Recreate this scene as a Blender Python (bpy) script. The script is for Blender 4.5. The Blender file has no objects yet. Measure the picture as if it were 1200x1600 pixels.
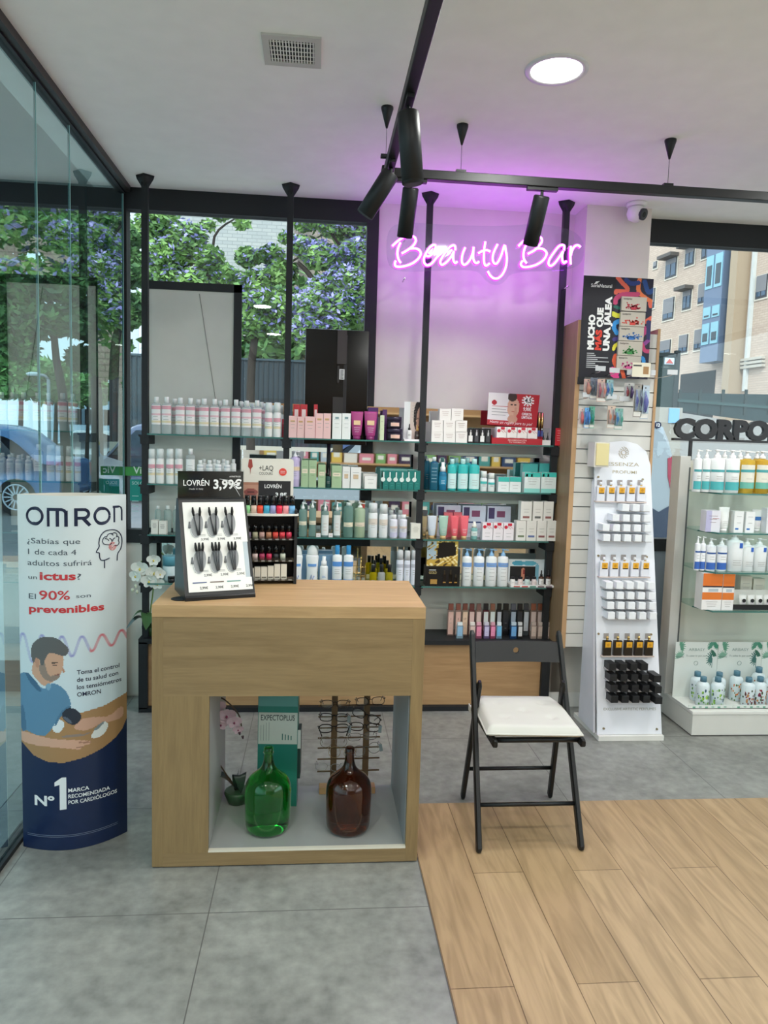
import bpy, bmesh, math, random
import numpy as np
from mathutils import Vector, Matrix
S = bpy.context.scene
COL = S.collection
random.seed(7)
R_ = math.radians

# ---------------------------------------------------------------- camera
F_PX = 1150.0
YAW, PITCH, ROLL = R_(5.42), R_(5.51), R_(1.72)
EYE = Vector((0, 0, 1.6))
_f = Vector((math.sin(YAW)*math.cos(PITCH), math.cos(YAW)*math.cos(PITCH), -math.sin(PITCH)))
_r0 = Vector((math.cos(YAW), -math.sin(YAW), 0)); _u0 = _r0.cross(_f)
_r = _r0*math.cos(ROLL) + _u0*math.sin(ROLL)
_u = -_r0*math.sin(ROLL) + _u0*math.cos(ROLL)
cd = bpy.data.cameras.new('camera'); cam = bpy.data.objects.new('camera', cd); COL.objects.link(cam)
cam.matrix_world = Matrix(((_r.x, _u.x, -_f.x, EYE.x), (_r.y, _u.y, -_f.y, EYE.y), (_r.z, _u.z, -_f.z, EYE.z), (0, 0, 0, 1)))
cd.sensor_fit = 'VERTICAL'; cd.sensor_height = 24; cd.lens = 24*F_PX/1600
cd.clip_start = 0.05; cd.clip_end = 400
S.camera = cam
S.view_settings.view_transform = 'Standard'; S.view_settings.look = 'None'
S.view_settings.gamma = 1; S.view_settings.use_curve_mapping = False
S.view_settings.exposure = -0.02

# ---------------------------------------------------------------- world and sun
w = bpy.data.worlds.new('sky'); S.world = w; w.use_nodes = True
bg = w.node_tree.nodes['Background']; bg.inputs[0].default_value = (0.80, 0.91, 1.0, 1); bg.inputs[1].default_value = 2.9
sd = bpy.data.lights.new('sun', 'SUN'); sd.energy = 2.6; sd.angle = R_(12); sd.color = (1, .95, .88)
sun = bpy.data.objects.new('sun', sd); COL.objects.link(sun)
sun.rotation_euler = (R_(48), 0, R_(-24))
K_DOWN = 15.0      # power of each recessed downlight
K_SPOT = 16.5      # power of each track spot
NEON = 12.0

# ---------------------------------------------------------------- projection helpers (photo pixel <-> place)
def ray(x, y): return _f + _r*((x-600)/F_PX) - _u*((y-800)/F_PX)
def at(x, y, ax, val):
    d = ray(x, y); k = 'xyz'.index(ax); t = (val-EYE[k])/d[k]; return EYE + d*t
def atp(x, y, O, n):
    d = ray(x, y); t = (O-EYE).dot(n)/d.dot(n); return EYE + d*t
def px(P):
    v = Vector(P)-EYE; d = v.dot(_f); return 600+F_PX*v.dot(_r)/d, 800-F_PX*v.dot(_u)/d

# ---------------------------------------------------------------- materials
MATS = {}
def P(name, col, rough=.5, metal=0, trans=0, ior=1.45, emit=0, alpha=1, coat=0):
    if name in MATS: return MATS[name]
    m = bpy.data.materials.new(name); m.use_nodes = True
    b = m.node_tree.nodes['Principled BSDF']
    b.inputs['Base Color'].default_value = (*col[:3], 1); b.inputs['Roughness'].default_value = rough
    b.inputs['Metallic'].default_value = metal; b.inputs['Transmission Weight'].default_value = trans
    b.inputs['IOR'].default_value = ior; b.inputs['Alpha'].default_value = alpha
    if coat: b.inputs['Coat Weight'].default_value = coat
    if emit:
        b.inputs['Emission Color'].default_value = (*col[:3], 1); b.inputs['Emission Strength'].default_value = emit
    # faint procedural variation so nothing is dead flat
    if not emit and not trans and not metal:
        nt = m.node_tree; tc = nt.nodes.new('ShaderNodeTexCoord'); n = nt.nodes.new('ShaderNodeTexNoise'); n.inputs['Scale'].default_value = 9
        mx = nt.nodes.new('ShaderNodeMix'); mx.data_type = 'RGBA'; mx.inputs[6].default_value = (*[c*.94 for c in col[:3]], 1); mx.inputs[7].default_value = (*[min(1, c*1.04) for c in col[:3]], 1)
        nt.links.new(tc.outputs['Object'], n.inputs['Vector']); nt.links.new(n.outputs['Fac'], mx.inputs[0]); nt.links.new(mx.outputs[2], b.inputs['Base Color'])
    MATS[name] = m; return m
def hx(h, k=1.0):
    c = [int(h[i:i+2], 16)/255 for i in (0, 2, 4)]
    return tuple(k*(v/12.92 if v <= .04045 else ((v+.055)/1.055)**2.4) for v in c)
def C(h, rough=.5, **kw): return P('paint_%s_%d' % (h, rough*100) + ''.join(k[0]+str(v) for k, v in kw.items()), hx(h), rough, **kw)
def nodes(m):
    nt = m.node_tree; return nt, nt.nodes, nt.links, nt.nodes['Principled BSDF']
def oak(name, c1, c2, axis='x', scale=1.0, rough=.5):
    m = bpy.data.materials.new(name); m.use_nodes = True; nt, N, L, b = nodes(m); MATS[name] = m
    tc = N.new('ShaderNodeTexCoord'); mp = N.new('ShaderNodeMapping')
    sc = {'x': (1.2, 14, 14), 'y': (14, 1.2, 14), 'z': (14, 14, 1.2)}[axis]; mp.inputs['Scale'].default_value = [s*scale for s in sc]
    n1 = N.new('ShaderNodeTexNoise'); n1.inputs['Scale'].default_value = 1.6; n1.inputs['Detail'].default_value = 8; n1.inputs['Distortion'].default_value = 1.2
    n2 = N.new('ShaderNodeTexNoise'); n2.inputs['Scale'].default_value = 9; n2.inputs['Detail'].default_value = 6
    r = N.new('ShaderNodeValToRGB'); r.color_ramp.elements[0].color = (*hx(c1), 1); r.color_ramp.elements[1].color = (*hx(c2), 1)
    r.color_ramp.elements[0].position = .3; r.color_ramp.elements[1].position = .68
    ad = N.new('ShaderNodeMix'); ad.inputs[0].default_value = .35
    L.new(tc.outputs['Object'], mp.inputs[0]); L.new(mp.outputs[0], n1.inputs['Vector']); L.new(mp.outputs[0], n2.inputs['Vector'])
    L.new(n1.outputs['Fac'], ad.inputs[2]); L.new(n2.outputs['Fac'], ad.inputs[3]); L.new(ad.outputs[0], r.inputs[0]); L.new(r.outputs[0], b.inputs['Base Color'])
    b.inputs['Roughness'].default_value = rough; return m
def glassy(name, tint, refl, rough=0.0):
    """thin pane: transparent body with a mirror share that grows at grazing angles"""
    m = bpy.data.materials.new(name); m.use_nodes = True; nt = m.node_tree; N, L = nt.nodes, nt.links; N.clear(); MATS[name] = m
    o = N.new('ShaderNodeOutputMaterial'); t = N.new('ShaderNodeBsdfTransparent'); t.inputs[0].default_value = (*tint, 1)
    g = N.new('ShaderNodeBsdfGlossy'); g.inputs['Roughness'].default_value = rough; g.inputs[0].default_value = (.92, .98, .97, 1)
    fr = N.new('ShaderNodeFresnel'); fr.inputs[0].default_value = 1.45
    a = N.new('ShaderNodeMath'); a.operation = 'MULTIPLY_ADD'; a.inputs[1].default_value = 1.0; a.inputs[2].default_value = refl; a.use_clamp = True
    mx = N.new('ShaderNodeMixShader'); L.new(fr.outputs[0], a.inputs[0]); ge = N.new('ShaderNodeNewGeometry'); iv = N.new('ShaderNodeMath'); iv.operation = 'SUBTRACT'; iv.inputs[0].default_value = 1; L.new(ge.outputs['Backfacing'], iv.inputs[1]); mu = N.new('ShaderNodeMath'); mu.operation = 'MULTIPLY'; L.new(a.outputs[0], mu.inputs[0]); L.new(iv.outputs[0], mu.inputs[1]); L.new(mu.outputs[0], mx.inputs[0]); L.new(t.outputs[0], mx.inputs[1]); L.new(g.outputs[0], mx.inputs[2]); L.new(mx.outputs[0], o.inputs[0])
    return m

oak_shaded = oak('oak_grain_shaded', '7f6846', '99805a', 'x')  # front oak darkened below the top's tone, its shade put into the colour
oak_shaded_v = oak('oak_grain_shaded_upright', '7f6846', '987f57', 'z')  # same shade in the colour of the upright panels
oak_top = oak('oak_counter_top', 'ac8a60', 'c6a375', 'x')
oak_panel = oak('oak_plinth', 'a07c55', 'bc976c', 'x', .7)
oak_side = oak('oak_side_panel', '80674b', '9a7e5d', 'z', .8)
black = C('141517', .45); black_gloss = C('060709', .12); black_sat = C('1b1d20', .6)
white = C('e8e6e0', .5); wall_white = C('dcd6cc', .8); ceil_m = C('f4f1ee', .9)
chrome = P('chrome', (.75, .75, .75), .15, 1); gold = P('gold', (.8, .55, .2), .25, 1)
mirror = P('mirror', (.82, .86, .85), .02, 1)
glass_win = glassy('window_glass', (.93, .96, .96), .03)
glass_left = glassy('partition_glass', (.60, .73, .74), .25)
glass_shelf = glassy('shelf_glass', (.80, .90, .88), .04)
glass_edge = P('glass_edge', (.05, .17, .15), .15)
acrylic = glassy('clear_acrylic', (.93, .95, .96), .05, .05)

# ---------------------------------------------------------------- mesh builder
_ts = bpy.data.scenes.new('text_bench'); _tcache = {}
def text_mesh(s, bold=0.0, shear=0.0, sp=1.0):
    k = (s, bold, shear, sp)
    if k in _tcache: return _tcache[k]
    cu = bpy.data.curves.new('t', 'FONT'); cu.body = s; cu.size = 1; cu.offset = bold; cu.shear = shear; cu.resolution_u = 3; cu.space_character = sp
    o = bpy.data.objects.new('t', cu); _ts.collection.objects.link(o)
    _ts.view_layers[0].update(); dg = _ts.view_layers[0].depsgraph
    me = bpy.data.meshes.new_from_object(o.evaluated_get(dg), depsgraph=dg)
    v = [(a.co.x, a.co.y) for a in me.vertices]; fcs = [tuple(p.vertices) for p in me.polygons]
    bpy.data.meshes.remove(me); bpy.data.objects.remove(o); bpy.data.curves.remove(cu)
    _tcache[k] = (v, fcs); return v, fcs
class MB:
    def __init__(s): s.v = []; s.f = []; s.m = []; s.mats = []; s.col = None; s.sm = []
    def mi(s, m):
        if m not in s.mats: s.mats.append(m)
        return s.mats.index(m)
    def add(s, vs, fs, m, smooth=False):
        b = len(s.v); s.v += [tuple(v) for v in vs]; i = s.mi(m)
        for f in fs: s.f.append(tuple(b+j for j in f)); s.m.append(i); s.sm.append(smooth)
        return s
    def box(s, x0, x1, y0, y1, z0, z1, m, bev=0):
        if x0 > x1: x0, x1 = x1, x0
        if bev <= 0:
            vs = [(x0,y0,z0),(x1,y0,z0),(x1,y1,z0),(x0,y1,z0),(x0,y0,z1),(x1,y0,z1),(x1,y1,z1),(x0,y1,z1)]
            return s.add(vs, [(0,3,2,1),(4,5,6,7),(0,1,5,4),(1,2,6,5),(2,3,7,6),(3,0,4,7)], m)
        bm = bmesh.new(); bmesh.ops.create_cube(bm, size=1)
        for v in bm.verts: v.co = ((x0+x1)/2+v.co.x*(x1-x0), (y0+y1)/2+v.co.y*(y1-y0), (z0+z1)/2+v.co.z*(z1-z0))
        bev = min(bev, .45*min(x1-x0, y1-y0, z1-z0))
        bmesh.ops.bevel(bm, geom=bm.edges[:], offset=bev, segments=2, affect='EDGES', profile=.5)
        s.add([v.co[:] for v in bm.verts], [[v.index for v in f.verts] for f in bm.faces], m); bm.free(); return s
    def prism(s, pts, axis, a0, a1, m):
        """polygon extruded along axis; pts are the two other coordinates in xyz order"""
        n = len(pts)
        def mk(p, a): return {'x': (a, p[0], p[1]), 'y': (p[0], a, p[1]), 'z': (p[0], p[1], a)}[axis]
        vs = [mk(p, a0) for p in pts]+[mk(p, a1) for p in pts]
        return s.add(vs, [tuple(range(n))[::-1], tuple(range(n, 2*n))]+[(i, (i+1) % n, n+(i+1) % n, n+i) for i in range(n)], m)
    def loft(s, secs, m, n=20, cx=0, cy=0, cap=True, a0=0, a1=2*math.pi, e=1.0):
        """secs: (z, rx, ry[, exponent[, material]]); closed round (or superelliptic) body"""
        full = abs(a1-a0-2*math.pi) < 1e-6; k = n if full else n+1; base = len(s.v)
        for q in secs:
            z, rx, ry = q[:3]; ex = q[3] if len(q) > 3 and q[3] else e
            for i in range(k):
                a = a0+(a1-a0)*i/n; c, d = math.cos(a), math.sin(a)
                s.v.append((cx+rx*math.copysign(abs(c)**ex, c), cy+ry*math.copysign(abs(d)**ex, d), z))
        for j in range(len(secs)-1):
            mm = secs[j][4] if len(secs[j]) > 4 and secs[j][4] else m; mi = s.mi(mm)
            for i in range(n):
                i2 = (i+1) % k
                s.f.append((base+j*k+i, base+j*k+i2, base+(j+1)*k+i2, base+(j+1)*k+i)); s.m.append(mi); s.sm.append(True)
        if cap and full:
            s.f.append(tuple(base+i for i in range(k))[::-1]); s.m.append(s.mi(m)); s.sm.append(False)
            s.f.append(tuple(base+(len(secs)-1)*k+i for i in range(k))); s.m.append(s.mi(m)); s.sm.append(False)
        return s
    def cyl(s, cx, cy, z0, z1, r, m, n=20): return s.loft([(z0, r, r), (z1, r, r)], m, n, cx, cy)
    def tube(s, pts, r, m, n=8, cap=True, closed=False):
        pts = [Vector(p) for p in pts]; N_ = len(pts); base = len(s.v); up = None
        rr = r if isinstance(r, (list, tuple)) else [r]*N_
        for i, p in enumerate(pts):
            if closed: t = pts[(i+1) % N_]-pts[i-1]
            else: t = pts[min(i+1, N_-1)]-pts[max(i-1, 0)]
            t.normalize()
            if up is None: up = Vector((0, 0, 1)) if abs(t.z) < .9 else Vector((1, 0, 0))
            a = t.cross(up)
            if a.length < 1e-5: a = t.orthogonal()
            a.normalize(); b = a.cross(t).normalized(); up = b
            for k in range(n):
                th = 2*math.pi*k/n; s.v.append(tuple(p+(a*math.cos(th)+b*math.sin(th))*rr[i]))
        mi = s.mi(m)
        for i in range(N_ if closed else N_-1):
            i2 = (i+1) % N_
            for k in range(n): s.f.append((base+i*n+k, base+i*n+(k+1) % n, base+i2*n+(k+1) % n, base+i2*n+k)); s.m.append(mi); s.sm.append(True)
        if cap and not closed:
            s.f.append(tuple(base+k for k in range(n))[::-1]); s.m.append(mi); s.sm.append(False)
            s.f.append(tuple(base+(N_-1)*n+k for k in range(n))); s.m.append(mi); s.sm.append(False)
        return s
    def bar(s, a, b, w_, h_, m, up=(0, 0, 1)):
        """rectangular bar from a to b"""
        a, b = Vector(a), Vector(b); t = (b-a).normalized(); u = Vector(up); x = t.cross(u)
        if x.length < 1e-4: x = t.orthogonal()
        x.normalize(); z = x.cross(t)
        vs = [p+x*sx*w_/2+z*sz*h_/2 for p in (a, b) for sx, sz in ((-1,-1),(1,-1),(1,1),(-1,1))]
        return s.add(vs, [(0,1,2,3),(7,6,5,4),(0,4,5,1),(1,5,6,2),(2,6,7,3),(3,7,4,0)], m)
    def flat(s, pts, m): return s.add(pts, [tuple(range(len(pts)))], m)
    def text(s, txt, fn, size, m, bold=0., align='l', width=None, shear=0., sp=1.0, sy=1.0):
        """fn maps text-plane (x,y) metres to a point; width fits the line to a width"""
        v, f = text_mesh(txt, bold, shear, sp)
        if not v: return s
        x0 = min(p[0] for p in v); x1 = max(p[0] for p in v); kx = size
        if width: kx = width/(x1-x0)
        off = {'l': -x0, 'c': -(x0+x1)/2, 'r': -x1}[align]
        return s.add([fn((p[0]+off)*kx, p[1]*size*sy) for p in v], f, m)
    def build(s, name, parent=None, loc=None, rz=0):
        me = bpy.data.meshes.new(name); me.from_pydata(s.v, [], s.f); me.update()
        for m in s.mats: me.materials.append(m)
        me.polygons.foreach_set('material_index', s.m); me.polygons.foreach_set('use_smooth', s.sm)
        if s.col is not None:
            at_ = me.color_attributes.new('print', 'FLOAT_COLOR', 'CORNER')
            buf = np.ones((len(me.loops), 4), 'f')
            for start, arr in s.col: buf[start:start+len(arr), :3] = arr
            at_.data.foreach_set('color', buf.ravel())
        o = bpy.data.objects.new(name, me); COL.objects.link(o)
        if parent: o.parent = parent
        if loc is not None: o.location = loc
        if rz: o.rotation_euler.z = rz
        return o
    def art(s, fn, W_, H_, nx, ny, colfn, m):
        """printed picture: a fine grid whose faces carry the print's own ink colours (linear)"""
        xs = np.linspace(0, 1, nx+1); ys = np.linspace(0, 1, ny+1)
        base = len(s.v); s.v += [tuple(fn(x*W_, y*H_)) for y in ys for x in xs]
        nl = sum(len(f) for f in s.f); mi = s.mi(m)
        cx, cy = np.meshgrid((xs[1:]+xs[:-1])/2, (ys[1:]+ys[:-1])/2); col = colfn(cx.ravel(), cy.ravel())
        for j in range(ny):
            for i in range(nx):
                a = base+j*(nx+1)+i; s.f.append((a, a+1, a+nx+2, a+nx+1)); s.m.append(mi); s.sm.append(False)
        if s.col is None: s.col = []
        s.col.append((nl, np.repeat(np.asarray(col, 'f'), 4, axis=0))); return s
def ink(name, rough=.35):
    m = bpy.data.materials.new(name); m.use_nodes = True; nt, N, L, b = nodes(m)
    a = N.new('ShaderNodeAttribute'); a.attribute_name = 'print'; L.new(a.outputs['Color'], b.inputs['Base Color']); b.inputs['Roughness'].default_value = rough; return m
ink_gloss = ink('printed_gloss', .3); ink_matt = ink('printed_matt', .55)
def inpoly(x, y, poly):
    c = np.zeros(len(x), bool); n = len(poly)
    for i in range(n):
        x0, y0 = poly[i]; x1, y1 = poly[(i+1) % n]
        if y0 == y1: continue
        c ^= ((y0 > y) != (y1 > y)) & (x < (x1-x0)*(y-y0)/(y1-y0)+x0)
    return c
def smooth_poly(p, it=2):
    for _ in range(it):
        q = []
        for i in range(len(p)):
            a, b = p[i], p[(i+1) % len(p)]
            q += [(a[0]*.75+b[0]*.25, a[1]*.75+b[1]*.25), (a[0]*.25+b[0]*.75, a[1]*.25+b[1]*.75)]
        p = q
    return p
def spline(p, k=6, closed=False):
    P_ = [Vector(q) for q in p]; n = len(P_); out = []
    for i in range(n if closed else n-1):
        a = P_[(i-1) % n] if closed or i > 0 else P_[0]; b = P_[i]; c = P_[(i+1) % n]; d = P_[(i+2) % n] if closed or i+2 < n else P_[-1]
        for j in range(k):
            t = j/k; out.append(.5*((2*b)+(c-a)*t+(2*a-5*b+4*c-d)*t*t+(3*b-a-3*c+d)*t**3))
    if not closed: out.append(P_[-1])
    return out

# ---------------------------------------------------------------- object helpers
def tag(o, label=None, cat=None, group=None, kind=None):
    if label: o['label'] = label
    if cat: o['category'] = cat
    if group: o['group'] = group
    if kind: o['kind'] = kind
    return o
def thing(name, label, cat, loc=(0, 0, 0), rz=0, group=None):
    o = bpy.data.objects.new(name, None); COL.objects.link(o); o.location = loc; o.rotation_euler = (0, 0, rz); o.empty_display_size = .05
    return tag(o, label, cat, group)
def struct(name, mb, label=None, parent=None):
    o = mb.build(name, parent)
    if not parent: o['kind'] = 'structure'; o['label'] = label or name.replace('_', ' '); o['category'] = name.split('_')[0]
    return o
CH = {}
def par(o, p): o.parent = p; CH.setdefault(p.name, []).append(o); return o
def copy_tree(o, parent=None):
    c = o.copy(); COL.objects.link(c)
    if parent: c.parent = parent
    for ch in list(o.children): copy_tree(ch, c)
    return c
NTH = ['leftmost', 'second from left', 'third from left', 'fourth from left', 'fifth from left', 'sixth from left', 'seventh from left', 'eighth from left', 'ninth from left', 'tenth from left', 'eleventh from left', 'twelfth from left', 'thirteenth from left', 'fourteenth from left', 'fifteenth from left', 'sixteenth from left']

# ================================================================ SETTING
YW, ZC, XG = 4.5, 3.0, -1.125        # back wall plane, ceiling height, left glass plane
def tile_mat():
    m = bpy.data.materials.new('grey_floor_tile'); m.use_nodes = True; nt, N, L, b = nodes(m)
    tc = N.new('ShaderNodeTexCoord'); n1 = N.new('ShaderNodeTexNoise'); n1.inputs['Scale'].default_value = 3; n1.inputs['Detail'].default_value = 9; n1.inputs['Roughness'].default_value = .65
    n2 = N.new('ShaderNodeTexNoise'); n2.inputs['Scale'].default_value = 22; n2.inputs['Detail'].default_value = 6
    mx = N.new('ShaderNodeMix'); mx.inputs[0].default_value = .4
    r = N.new('ShaderNodeValToRGB'); r.color_ramp.elements[0].color = (*hx('72736f'), 1); r.color_ramp.elements[1].color = (*hx('9c9d97'), 1); r.color_ramp.elements[0].position = .36; r.color_ramp.elements[1].position = .66
    L.new(tc.outputs['Object'], n1.inputs['Vector']); L.new(tc.outputs['Object'], n2.inputs['Vector']); L.new(n1.outputs[0], mx.inputs[2]); L.new(n2.outputs[0], mx.inputs[3]); L.new(mx.outputs[0], r.inputs[0])
    bt = N.new('ShaderNodeTexBrick'); bt.offset = 0; bt.squash = 1; bt.inputs['Scale'].default_value = 1; bt.inputs['Mortar Size'].default_value = .002; bt.inputs['Brick Width'].default_value = .75; bt.inputs['Row Height'].default_value = .72
    mp = N.new('ShaderNodeMapping'); mp.inputs['Location'].default_value = (.327+.75*4, -2.38+.72*8, 0); L.new(tc.outputs['Object'], mp.inputs[0]); L.new(mp.outputs[0], bt.inputs[0])
    m2 = N.new('ShaderNodeMix'); m2.data_type = 'RGBA'; L.new(bt.outputs['Fac'], m2.inputs[0]); L.new(r.outputs[0], m2.inputs[6]); m2.inputs[7].default_value = (*hx('5d5c5a'), 1); L.new(m2.outputs[2], b.inputs['Base Color'])
    b.inputs['Roughness'].default_value = .34; return m
def plank_mat():
    m = bpy.data.materials.new('oak_plank_floor'); m.use_nodes = True; nt, N, L, b = nodes(m)
    tc = N.new('ShaderNodeTexCoord'); mp = N.new('ShaderNodeMapping'); mp.inputs['Rotation'].default_value = (0, 0, R_(90)); mp.inputs['Location'].default_value = (-2.235+1.2*4, -.427+.192*20, 0)
    L.new(tc.outputs['Object'], mp.inputs[0])
    bt = N.new('ShaderNodeTexBrick'); bt.offset = .5; bt.inputs['Scale'].default_value = 1; bt.inputs['Mortar Size'].default_value = .0016; bt.inputs['Brick Width'].default_value = 1.15; bt.inputs['Row Height'].default_value = .192
    bt.inputs['Color1'].default_value = (*hx('aa8f6c'), 1); bt.inputs['Color2'].default_value = (*hx('ba9f7c'), 1); bt.inputs['Mortar'].default_value = (*hx('6e573d'), 1); bt.inputs['Bias'].default_value = 0
    L.new(mp.outputs[0], bt.inputs[0])
    g = N.new('ShaderNodeMapping'); g.inputs['Scale'].default_value = (9, .9, 1); L.new(tc.outputs['Object'], g.inputs[0])
    ng = N.new('ShaderNodeTexNoise'); ng.inputs['Scale'].default_value = 2.2; ng.inputs['Detail'].default_value = 9; ng.inputs['Distortion'].default_value = 1.6; L.new(g.outputs[0], ng.inputs['Vector'])
    # each plank gets its own stretch of grain
    sep = N.new('ShaderNodeMix'); sep.data_type = 'RGBA'; sep.blend_type = 'MULTIPLY'; sep.inputs[0].default_value = .8
    r = N.new('ShaderNodeValToRGB'); r.color_ramp.elements[0].color = (.66, .63, .58, 1); r.color_ramp.elements[1].color = (1.04, 1.02, 1, 1); r.color_ramp.elements[0].position = .32; r.color_ramp.elements[1].position = .62
    L.new(ng.outputs[0], r.inputs[0]); L.new(bt.outputs['Color'], sep.inputs[6]); L.new(r.outputs[0], sep.inputs[7]); L.new(sep.outputs[2], b.inputs['Base Color'])
    b.inputs['Roughness'].default_value = .38; return m
tile, plank = tile_mat(), plank_mat()
XR, YB = 4.2, -4.5
XWD, YWD = .425, 3.10
o = struct('floor', MB().box(-1.30, XR, YB, YW+.1, -.12, -.001, tile), 'grey stone-look tile floor of the shop')
o = MB().box(XWD, XR, YB, YWD, -.0009, .0012, plank).build('floor_planks'); tag(o, 'pale oak plank floor area beside the grey tiles', 'floor', kind='structure')
struct('ceiling', MB().box(-1.30, XR, YB, YW+.25, ZC, ZC+.15, ceil_m), 'flat off-white ceiling')
struct('ceiling_canopy', MB().box(-3.2, -1.301, YB, YW+.1, ZC, ZC+.15, C('a3a7a5', .9)), 'flat soffit over the forecourt outside the glass partition')
struct('trim_3', MB().box(-3.2, -1.16, YW+.02, YW+.1, ZC-.13, ZC, black_sat), 'black fascia beam of the forecourt soffit')
struct('wall_rear', MB().box(-1.3, XR, YB-.1, YB, 0, ZC, wall_white))
struct('wall_right', MB().box(XR, XR+.1, YB, YW+.1, 0, .9, wall_white).box(XR, XR+.1, YB, YW+.1, 2.8, ZC, wall_white).box(XR, XR+.1, YB, -3.2, .9, 2.8, wall_white).box(XR, XR+.1, 3.2, YW+.1, .9, 2.8, wall_white))
struct('window_added', MB().box(XR+.04, XR+.05, -3.2, 3.2, .9, 2.8, glass_win).box(XR, XR+.1, -.04, .04, .9, 2.8, black_sat).box(XR, XR+.1, -3.2, 3.2, .9, .95, black_sat).box(XR, XR+.1, -3.2, 3.2, 2.75, 2.8, black_sat), 'added unseen window in the right hand wall, bringing daylight to the ceiling')  # unseen window added to lift the ceiling with side daylight
struct('ground_right', MB().box(XR+.11, 30, YB-3, YW+.13, -.2, -.02, C('a9aaa6', .9)), 'unseen paving outside the added right hand window')
# back wall: white part between window and pillar, low walls under the sills, pillar
XW0 = .345
struct('wall_back', MB().box(XW0, 1.56, YW, YW+.12, 0, ZC, wall_white), 'white wall behind the right half of the shelves')
struct('wall_back_sill_left', MB().box(-1.12, XW0, YW, YW+.12, 0, .95, wall_white), 'low white wall under the left shop window')
struct('wall_back_sill_right', MB().box(1.93, XR, YW, YW+.12, 0, .95, C('8f9aa4', .7)), 'low grey wall under the right shop window')
struct('wall_pillar', MB().box(1.54, 1.93, 4.30, YW+.12, 0, ZC, wall_white, ), 'white pillar between the two shop windows')
struct('baseboard_back', MB().box(1.405, 1.93, 4.285, 4.299, 0, .09, white), 'white skirting at the pillar foot')
# window 1 (left, behind shelves) and window 2 (right of the pillar)
def frame_window(name, x0, x1, mull, label, top=.12):
    m = MB(); y0, y1 = YW-.02, YW+.06
    m.box(x0, x1, y0, y1, ZC-top, ZC, black_sat); m.box(x0, x1, y0, y1, .95, 1.03, black_sat)
    for a, b in mull: m.box(a, b, y0, y1, 1.03, ZC-top, black_sat)
    o = struct(name, m, label)
    g = MB().box(x0+.01, x1-.01, YW+.015, YW+.025, 1.03, ZC-top, glass_win).build('pane', o); return o
frame_window('window_1', -1.12, XW0, [(-1.12, -1.108), (XW0-.07, XW0)], 'wide black framed shop window behind the left shelves')
frame_window('window_2', 1.93, XR, [(1.93, 1.97)], 'black framed shop window beside the white pillar', .14)
# wedge shaped dark awning side seen in the right window
# left glass partition: track, head beam, four frameless sliding panels
struct('trim_1', MB().box(-1.16, -1.108, YB, YW-.04, 0, .018, black_sat), 'black floor track of the glass partition')
struct('trim_2', MB().box(-1.155, -1.080, YB, YW-.04, ZC-.036, ZC-.001, C('2b2726', .4)).box(-1.142, -1.108, YB, YW-.04, ZC-.045, ZC-.036, black), 'dark beam over the glass partition')
edges = [-2.6, -.9, .8, 2.05, 3.14, 3.54, YW-.04]
def glass_panel(y0, y1, x):
    m = MB(); m.box(x-.004, x+.004, y0+.001, y1-.001, .018, ZC-.045, glass_left)
    o = m.build('pane'); return o
for i in range(len(edges)-1):
    x = XG
    r = thing('door_%d' % (i+1), '', 'door'); pass
    r['kind'] = 'structure'; r['label'] = 'frameless sliding glass panel of the left partition, number %s from the shop window' % ['six', 'five', 'four', 'three', 'two', 'one'][i]; r['category'] = 'glass door'
    p = glass_panel(edges[i], edges[i+1], x); p.parent = r
    q = MB().box(x-.0045, x+.0055, edges[i+1]-.0008, edges[i+1]+.0008, .018, ZC-.045, C('9fc6c4', .2)).build('edge_seal', r)
struct('wall_corner', MB().box(-1.15, -1.120, YW-.035, YW+.12, 0, ZC, black_sat), 'black corner post where glass partition meets the window')
# air vent
t = thing('air_vent', 'white square ceiling air vent with dark vertical slots', 'vent', (-.115, 2.84, ZC))
m = MB()
for a in (0, 1, 2, 3):
    s_ = [(-.105, .105, -.105, -.075), (-.105, .105, .075, .105), (-.105, -.08, -.075, .075), (.08, .105, -.075, .075)][a]
    m.box(*s_, -.008, 0, C('c2beb8', .5))
m.build('frame', t)
m = MB().box(-.08, .08, -.075, .075, -.0015, -.0005, black); m.build('duct_opening', t)
m = MB()
for i in range(15): m.box(-.077+i*.0108, -.073+i*.0108, -.075, .075, -.007, -.002, white)
for j in range(5): m.box(-.08, .08, -.06+j*.03-.001, -.06+j*.03+.001, -.006, -.003, white)
m.build('louvre', t)
# recessed downlights
lamp_face = P('lamp_face', (1, .97, .93), .5, emit=14)
def downlight(x, y, lab):
    t = thing('ceiling_light', lab, 'ceiling light', (x, y, ZC), 0, None)
    m = MB().loft([(0, .118, .118), (-.006, .116, .116), (-.007, .098, .098), (-.003, .094, .094)], C('d8d6dc', .3), 36, cap=False); m.build('trim_ring', t)
    MB().loft([(-.0035, .096, .096), (-.0034, .001, .001)], lamp_face, 36, cap=False).build('diffuser', t)
    ld = bpy.data.lights.new('downlight', 'AREA'); ld.shape = 'DISK'; ld.size = .18; ld.energy = K_DOWN; ld.color = (.98, 1, .955)
    lo = bpy.data.objects.new('downlight_bulb', ld); COL.objects.link(lo); lo.location = (0, 0, -.012); lo.parent = t
    return t
downlight(.866, 2.83, 'lit round recessed ceiling light near the black track')
for x, y, l in [(2.6, 2.83, 'outside the frame on the right'), (.87, .9, 'above the viewer'), (-.6, .9, 'near the glass partition'), (2.6, .9, 'right of the viewer'), (.87, -1.2, 'behind the viewer'), (2.6, -1.2, 'far behind on the right'), (-.6, -1.2, 'far behind on the left'), (.87, -3.2, 'at the rear wall'), (2.6, -3.2, 'at the rear wall on the right')]:
    downlight(x, y, 'lit round recessed ceiling light ' + l)
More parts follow.
